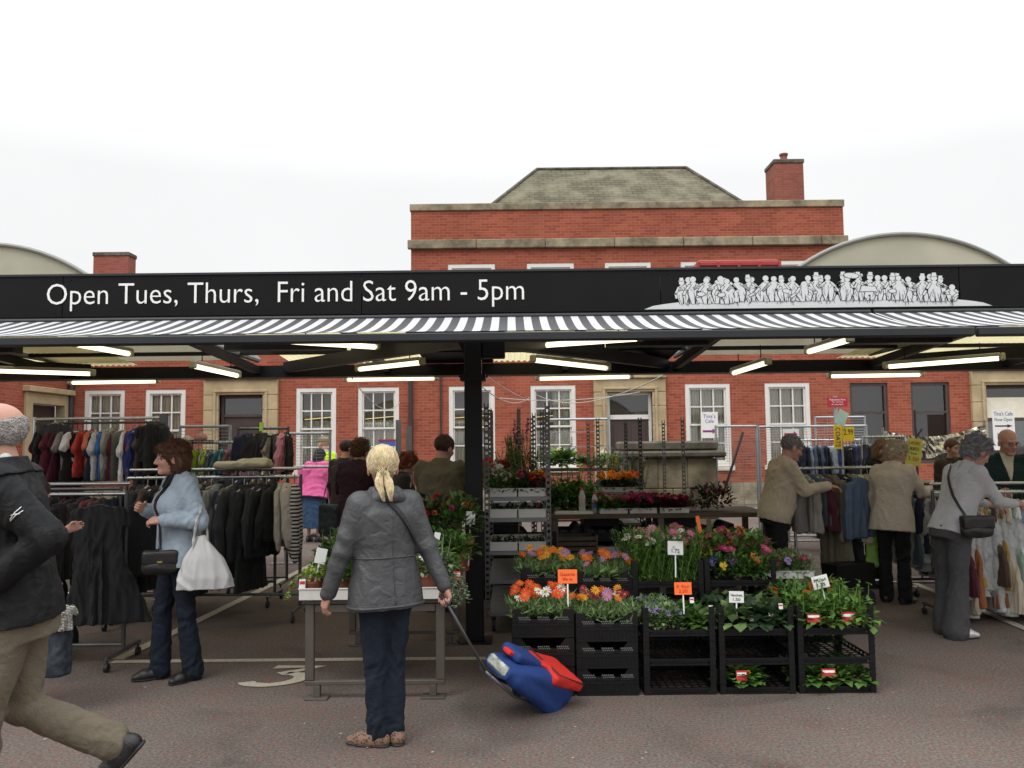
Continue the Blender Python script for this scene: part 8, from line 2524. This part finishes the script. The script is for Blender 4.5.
# ---------- people at the right hand rails
NAV = fabric('black_trouser', (.010, .010, .011), .9, .3, 120)
Yg_ = 6.95
GT = fabric('dark_grey_trouser', (.060, .060, .064), .9, .3, 130)
I = person('woman with grey curls in pale grey jumper and wide trousers bending over the rail', (X(948, Yg_), Yg_, 0), (.97, .20), 1.67,
           dict(mat=fabric('pale_grey_knit', (.47, .47, .48), .95, .5, 130, sheen=.1), hem=.075, ease=.010, flare=.004, sleeve=.050, amp=.006, freq=17, name='jumper', cuff=.72, neck=.005), dict(mat=GT, cuff=.108, ease=.014, amp=.007, freq=15), dict(mat=mat('silver_shoe', (.55, .54, .53), .35, metal=.5)),
           ('curly', hairmat('grey_curls', (.24, .24, .245))), female=True, girth=1.06, lean=20, head=(-4, 22, 0), vox=.007, seed=21, face=True, skin=SKIN_R,
           arms={'L': ((-.02, .55, -1), (.08, 1.0, -.22), 30, (0, 1, -.3), (0, -.2, -1)), 'R': ((.10, .60, -1), (-.10, 1.0, -.12), 30, (0, 1, -.3), (0, -.2, -1))},
           legs={'L': ((-.02, -.02, -1), (0, -.06, -1), 4, 0), 'R': ((.02, -.10, -1), (0, -.12, -1), -12, 0)})
pts, nn = torso_path(I, [.50, .45, .38, .30, .22, .14, .06], [225, 242, 260, 280, 303, 328, 352], .006)
bp_ = pts[-1]
handbag('black shoulder bag against the side of the woman in pale grey', bp_ + Vector((.04, -.06, .03)), .26, .17, .08, R(4), LEATHER, (pts + [bp_ + Vector((.02, -.05, .03))], nn + [nn[-1]], .022))
Yb2 = 8.35
BG = fabric('beige_raincoat', (.46, .40, .32), .8, .3, 60)
I = person('woman with fair curly hair in beige jacket and black trousers reaching into the rail', (X(889, Yb2), Yb2, 0), (.72, .69), 1.60,
           dict(mat=BG, hem=.17, ease=.018, flare=.012, sleeve=.056, amp=.008, freq=16, collar=.015, neck=.012), dict(mat=NAV, cuff=.075, ease=.005), dict(mat=LEATHER), ('curly', hairmat('fair_curls', (.42, .34, .24))),
           female=True, girth=1.12, lean=8, head=(-22, 26, 0), vox=.008, seed=25, skin=SKIN_R, face=True,
           arms={'L': ((-.28, -.02, -1), (-.05, .2, -1), 45), 'R': ((.30, .55, -.9), (.20, 1.0, -.10), 30, (.1, 1, -.25), (0, -.2, -1))})
gp = wpt(I, I['J']['L']['grip'])
f = Field(); f.loft((0, 0, 0), I3, [(-.42, .13, .06, 0), (-.2, .11, .055, 0), (-.08, .05, .03, 0), (0, .02, .015, 0)], k=.02, fold=lambda z, th: .06 * np.sin(7 * th + z * 9))
tag(solid('carrier_bag', f, .009, mat('green_bag_film', (.16, .33, .03), .45), amp=.009, freq=20, seed=3, loc=gp), 'bright green carrier bag hanging from the hand of the woman in beige', 'carrier bag')
Ym2 = 8.45
BJ = fabric('stone_blouson', (.45, .38, .28), .75, .3, 60)
I = person('grey haired man with glasses in beige jacket and black trousers sorting coats', (X(773, Ym2), Ym2, 0), (.96, .06), 1.68,
           dict(mat=BJ, hem=.10, ease=.024, flare=-.004, sleeve=.062, amp=.010, freq=15, collar=.014, neck=.012), dict(mat=NAV, cuff=.072, ease=.004), dict(mat=LEATHER), ('short', hairmat('iron_grey_hair', (.22, .21, .20))),
           girth=1.12, lean=13, head=(0, 16, 0), vox=.008, seed=31, skin=SKIN_R, face=True, belly=.03,
           arms={'L': ((-.04, .45, -.95), (.05, 1, .22), 28, (0, 1, -.15), (0, -.2, -1)), 'R': ((.08, .52, -.9), (-.05, 1, .20), 28, (0, 1, -.2), (0, -.2, -1))})
def glasses(I, m):
    k = MB(); Hd = I['Hd']
    for sg in (-1, 1):
        k.tube([Hd(sg * .033 + .021 * math.cos(t), .100, .002 + .016 * math.sin(t)) for t in np.linspace(0, 2 * PI, 15)], .0022, 5, caps=False); k.tube([Hd(sg * .054, .099, .006), Hd(sg * .082, .02, .008)], .002, 5)
    k.tube([Hd(-.012, .102, .004), Hd(.012, .102, .004)], .002, 5); k.build('glasses', m, I['root'], smooth='all')
glasses(I, M['ink'])
Y7 = 9.35
person('brown haired woman in black coat half hidden behind the woman in beige', (X(868, Y7), Y7, 0), (.75, -.6), 1.62, dict(mat=fabric('black_coat', (.011, .011, .012)), hem=.3, ease=.02, sleeve=.06), dict(mat=NAV), dict(mat=LEATHER),
       ('wavy', hairmat('light_brown_hair', (.20, .12, .06))), female=True, girth=1.1, lean=10, head=(0, 20, 0), vox=.010, seed=33, face=True, arms={'R': ((.1, .5, -1), (-.1, 1, -.2), 30), 'L': ((-.1, .5, -1), (.1, 1, -.2), 30)})
# the shopping trolley frame under the coats
tw_ = empty('wheeled_trolley', (X(848, 8.2), 8.2, 0), R(20), 'low dark two wheeled trolley parked below the coat rail', 'trolley')
k = MB(); k.tube([(-.2, 0, .16), (.28, 0, .16)], .012, 8); k.tube([(-.2, .25, .16), (.28, .25, .16)], .012, 8); k.tube([(-.2, 0, .16), (-.28, 0, .30)], .012, 8); k.box(-.18, .01, .165, .28, .24, .40); k.build('box', M['crate'], tw_, bevel=.01)
for x in (-.14, .16):
    k = MB(); k.tube([(x, -.03, .075), (x, .01, .075)], .075, 16); k.build('wheel', M['rubber'], tw_)
Y8 = 8.3
I = person('bald man in dark green fleece and pale shirt standing behind the polythene covered dresses', (X(1003, Y8), Y8, 0), (-.25, -.97), 1.70, dict(mat=fabric('dark_green_fleece', (.010, .026, .024), .95, .3, 90), hem=.12, ease=.02, sleeve=.062, neck=.012, name='fleece'), dict(mat=NAV), dict(mat=LEATHER),
           (None, None), girth=1.18, lean=6, head=(14, 14, 0), vox=.008, seed=37, face=True, skin=SKIN_R, belly=.03, arms={'R': ((.1, .45, -1), (-.2, 1, -.1), 30), 'L': ((-.1, .4, -1), (.2, 1, -.1), 30)})
patch(I, 'shirt_front', lambda q: np.maximum(np.maximum(np.abs(q[..., 0]) - .008 - .22 * (q[..., 2] - .30), .02 - q[..., 1]), .30 - q[..., 2]), .005, fabric('cream_shirt', (.52, .49, .36)), I['root'])
glasses(I, M['ink'])
person('dark haired woman in dark green beside the bald man, looking down at the rail', (X(978, 9.5), 9.5, 0), (-.6, -.8), 1.66, dict(mat=fabric('bottle_green_coat', (.022, .035, .028)), hem=.2, ease=.02, sleeve=.06), dict(mat=NAV), dict(mat=LEATHER),
       ('short', hairmat('dark_hair', (.045, .022, .016))), female=True, lean=8, head=(0, 16, 0), vox=.010, seed=39, face=True, arms={'R': ((.1, .4, -1), (-.2, 1, -.3), 30), 'L': ((-.1, .4, -1), (.2, 1, -.3), 30)})
person('brown haired person mostly hidden behind the grey curls of the bending woman', (X(948, 10.3), 10.3, 0), (.3, -.9), 1.60, dict(mat=fabric('brown_coat', (.05, .035, .028)), hem=.2, ease=.02, sleeve=.06), dict(mat=NAV), dict(mat=LEATHER),
       ('short', hairmat('mid_brown_hair', (.085, .04, .022))), lean=4, vox=.011, seed=41, face=True)

# ---------- people beyond the ponytailed woman
OL = fabric('olive_jacket', (.135, .115, .075), .85, .3, 60)
I = person('man with cropped hair in olive jacket seen from behind, head bowed to the flowers', (X(439, 8.2), 8.2, 0), (.12, .99), 1.70, dict(mat=OL, hem=.22, ease=.022, sleeve=.062, amp=.009, freq=15, collar=.012, neck=.01), dict(mat=NAV), dict(mat=LEATHER),
           ('short', hairmat('cropped_brown_hair', (.075, .040, .026))), girth=1.18, lean=8, head=(-32, 12, 8), vox=.008, seed=43, skin=SKIN_R, arms={'R': ((.16, .45, -1), (-.1, 1, -.3), 30), 'L': ((-.14, .4, -1), (.1, 1, -.3), 30)})
person('red haired woman in dark coat with cream collar behind the ponytailed woman', (X(399, 9.3), 9.3, 0), (.75, .3), 1.52, dict(mat=fabric('dark_check_coat', (.03, .026, .025)), hem=.28, ease=.02, sleeve=.058), dict(mat=NAV), dict(mat=LEATHER),
       ('curly', hairmat('auburn_curls', (.17, .045, .018))), female=True, girth=1.1, lean=6, head=(0, 18, 0), vox=.009, seed=45)
k = MB(); kf = Field(); kf.cone((0, 0, 0), (.02, -.02, -.09), .035, .025, .02); tag(solid('cream_scarf', kf, .01, fabric('cream_wool', (.55, .50, .40)), loc=at(408, 478, 9.17), amp=.006), 'cream scarf at the neck of the red haired woman', 'scarf')
PLM = fabric('plum_coat', (.030, .011, .020), .9, .3, 60)
I = person('brown haired woman in plum coat with a dark patterned bag on her shoulder', (X(356, 9.6), 9.6, 0), (.2, .97), 1.68, dict(mat=PLM, hem=.34, ease=.022, sleeve=.062, amp=.009), dict(mat=NAV, cuff=.07), dict(mat=LEATHER),
           ('curly', hairmat('chestnut_curls', (.10, .045, .022))), female=True, girth=1.18, lean=8, head=(-8, 10, 0), vox=.009, seed=47, arms={'L': ((-.3, .2, -1), (.1, .7, -.5), 30), 'R': ((.25, .3, -1), (-.1, .9, -.3), 30)})
sp_ = wpt(I, I['J']['L']['s'])
mb2 = mat('dark_patterned_cloth', (.022, .03, .04), .8, var=.9, scale=30)
b0 = sp_ + Vector((-.14, -.06, -.42)); q0 = sp_ + Vector((-.02, 0, .075))
handbag('big dark patterned shopping bag under the arm of the woman in plum', b0, .34, .36, .14, R(-40), mb2, ([b0 + Vector((-.1, 0, -.01)), b0 + Vector((-.06, .02, .2)), q0, b0 + Vector((.10, .04, .2)), b0 + Vector((.1, 0, -.01))], [(-1, -.5, .2)] * 2 + [(0, 0, 1)] + [(1, .3, .2)] * 2, .03), flap=False, name='shopping_bag')
person('person in dark brown hooded coat standing past the woman in plum', (X(345, 11.2), 11.2, 0), (.5, .85), 1.68, dict(mat=fabric('dark_brown_coat', (.034, .022, .018)), hem=.34, ease=.022, sleeve=.06, amp=.009), dict(mat=NAV), dict(mat=LEATHER), ('short', hairmat('dark_brown_hair', (.05, .026, .018))), girth=1.12, vox=.011, seed=49, head=(-20, 8, 0))
PK = fabric('pink_shawl', (.60, .115, .28), .9, .3, 60)
I = person('stooping woman in long pink shawl and blue denim skirt beside the clothes rail', (X(314, 14.2), 14.2, 0), (.35, .93), 1.58, dict(mat=PK, hem=.12, ease=.045, flare=.03, sleeve=.075, amp=.013, freq=14, fold=.05, name='shawl'), dict(mat=fabric('blue_denim', (.03, .065, .13), var=.3), name='skirt', len=.66, amp=.012, freq=13), dict(mat=LEATHER),
           ('hood', fabric('dark_head_scarf', (.02, .02, .022))), female=True, girth=1.2, lean=14, head=(0, 20, 0), vox=.011, seed=51)
kf = Field(); kf.loft((0, 0, 0), I3, [(-.62, .10, .05, 0), (-.2, .16, .10, 0), (0, .17, .12, 0)], k=.03, fold=lambda z, th: .1 * np.sin(6 * th + z * 3))
solid('shawl_tail', kf, .013, PK, I['root'], amp=.012, freq=14, loc=Vector(I['T'](-.17, -.08, .40)))
HV = mat('fluorescent_yellow_vest', (.52, .80, .02), .6, var=.08); 
I = person('man in yellow high visibility vest and cap among the mesh panels', (X(325, 15.0), 15.0, 0), (-.75, .55), 1.78, dict(mat=fabric('pale_grey_shirt', (.48, .48, .50)), hem=.1, ease=.01, sleeve=.056, name='shirt'), dict(mat=NAV), dict(mat=LEATHER), ('cap', fabric('olive_cap', (.20, .19, .11))), vox=.011, seed=53, head=(0, 4, 0))
vst = patch(I, 'vest', lambda q: np.maximum(np.maximum(np.abs(q[..., 0]) - .165, -.10 - q[..., 2]), q[..., 2] - .53), .012, HV, I['root'], vox=.011)
patch(I, 'reflective_band', lambda q: np.maximum(np.abs(q[..., 0]) - .166, np.abs(q[..., 2] - .10) - .025), .016, mat('reflective_tape', (.6, .6, .58), .3, metal=.3), vst, vox=.010)

# ---------- someone hidden behind the striding man, sorting the dresses
Yk = 5.25
I = person('person in dark clothes hidden behind the striding man, one hand raised to the dress rail', (X(16, Yk), Yk, 0), (.62, .78), 1.42, dict(mat=fabric('dark_jumper', (.016, .016, .02)), hem=.1, ease=.015, sleeve=.055, cuff=.9), dict(mat=NAV, cuff=.065), dict(mat=mat('brown_shoe', (.05, .028, .02), .5)),
           ('short', hairmat('brown_crop', (.06, .035, .025))), lean=8, head=(0, 18, 0), vox=.009, seed=57, skin=SKIN_R, arms={'L': ((-.1, .65, -.75), (.05, .9, .40), 45), 'R': ((.55, -.25, -.85), (.2, .65, -.7), 70, (.1, .2, -1))})
bl_ = wpt(I, I['J']['R']['grip']) - Vector((0, 0, .16))
handbag('dark patterned bag with a pale ring hanging below the striding man\'s jacket', bl_, .20, .36, .13, R(-10), mb2, None, flap=False, name='tote_bag')
o = bpy.data.objects['tote_bag']
k = MB(); k.tube([(-.02 + .028 * math.cos(t), -.085, -.14 + .028 * math.sin(t)) for t in np.linspace(0, 2 * PI, 15)], .004, 5, caps=False); k.build('printed_ring', M['tray'], o)
k = MB(); k.tube([(-.06, 0, -.02), (-.03, 0, .10), (.0, .02, .17), (.03, 0, .10), (.06, 0, -.02)], .008, 6); k.build('handle', mb2, o, smooth='all')

o = hang('top', 'white', bl_ + Vector((.07, -.04, .10)), .7, 'small striped top stuffed into the dark patterned tote bag', None, scale=.30, stripes=True)
for c in list(o.children): bpy.data.objects.remove(c)
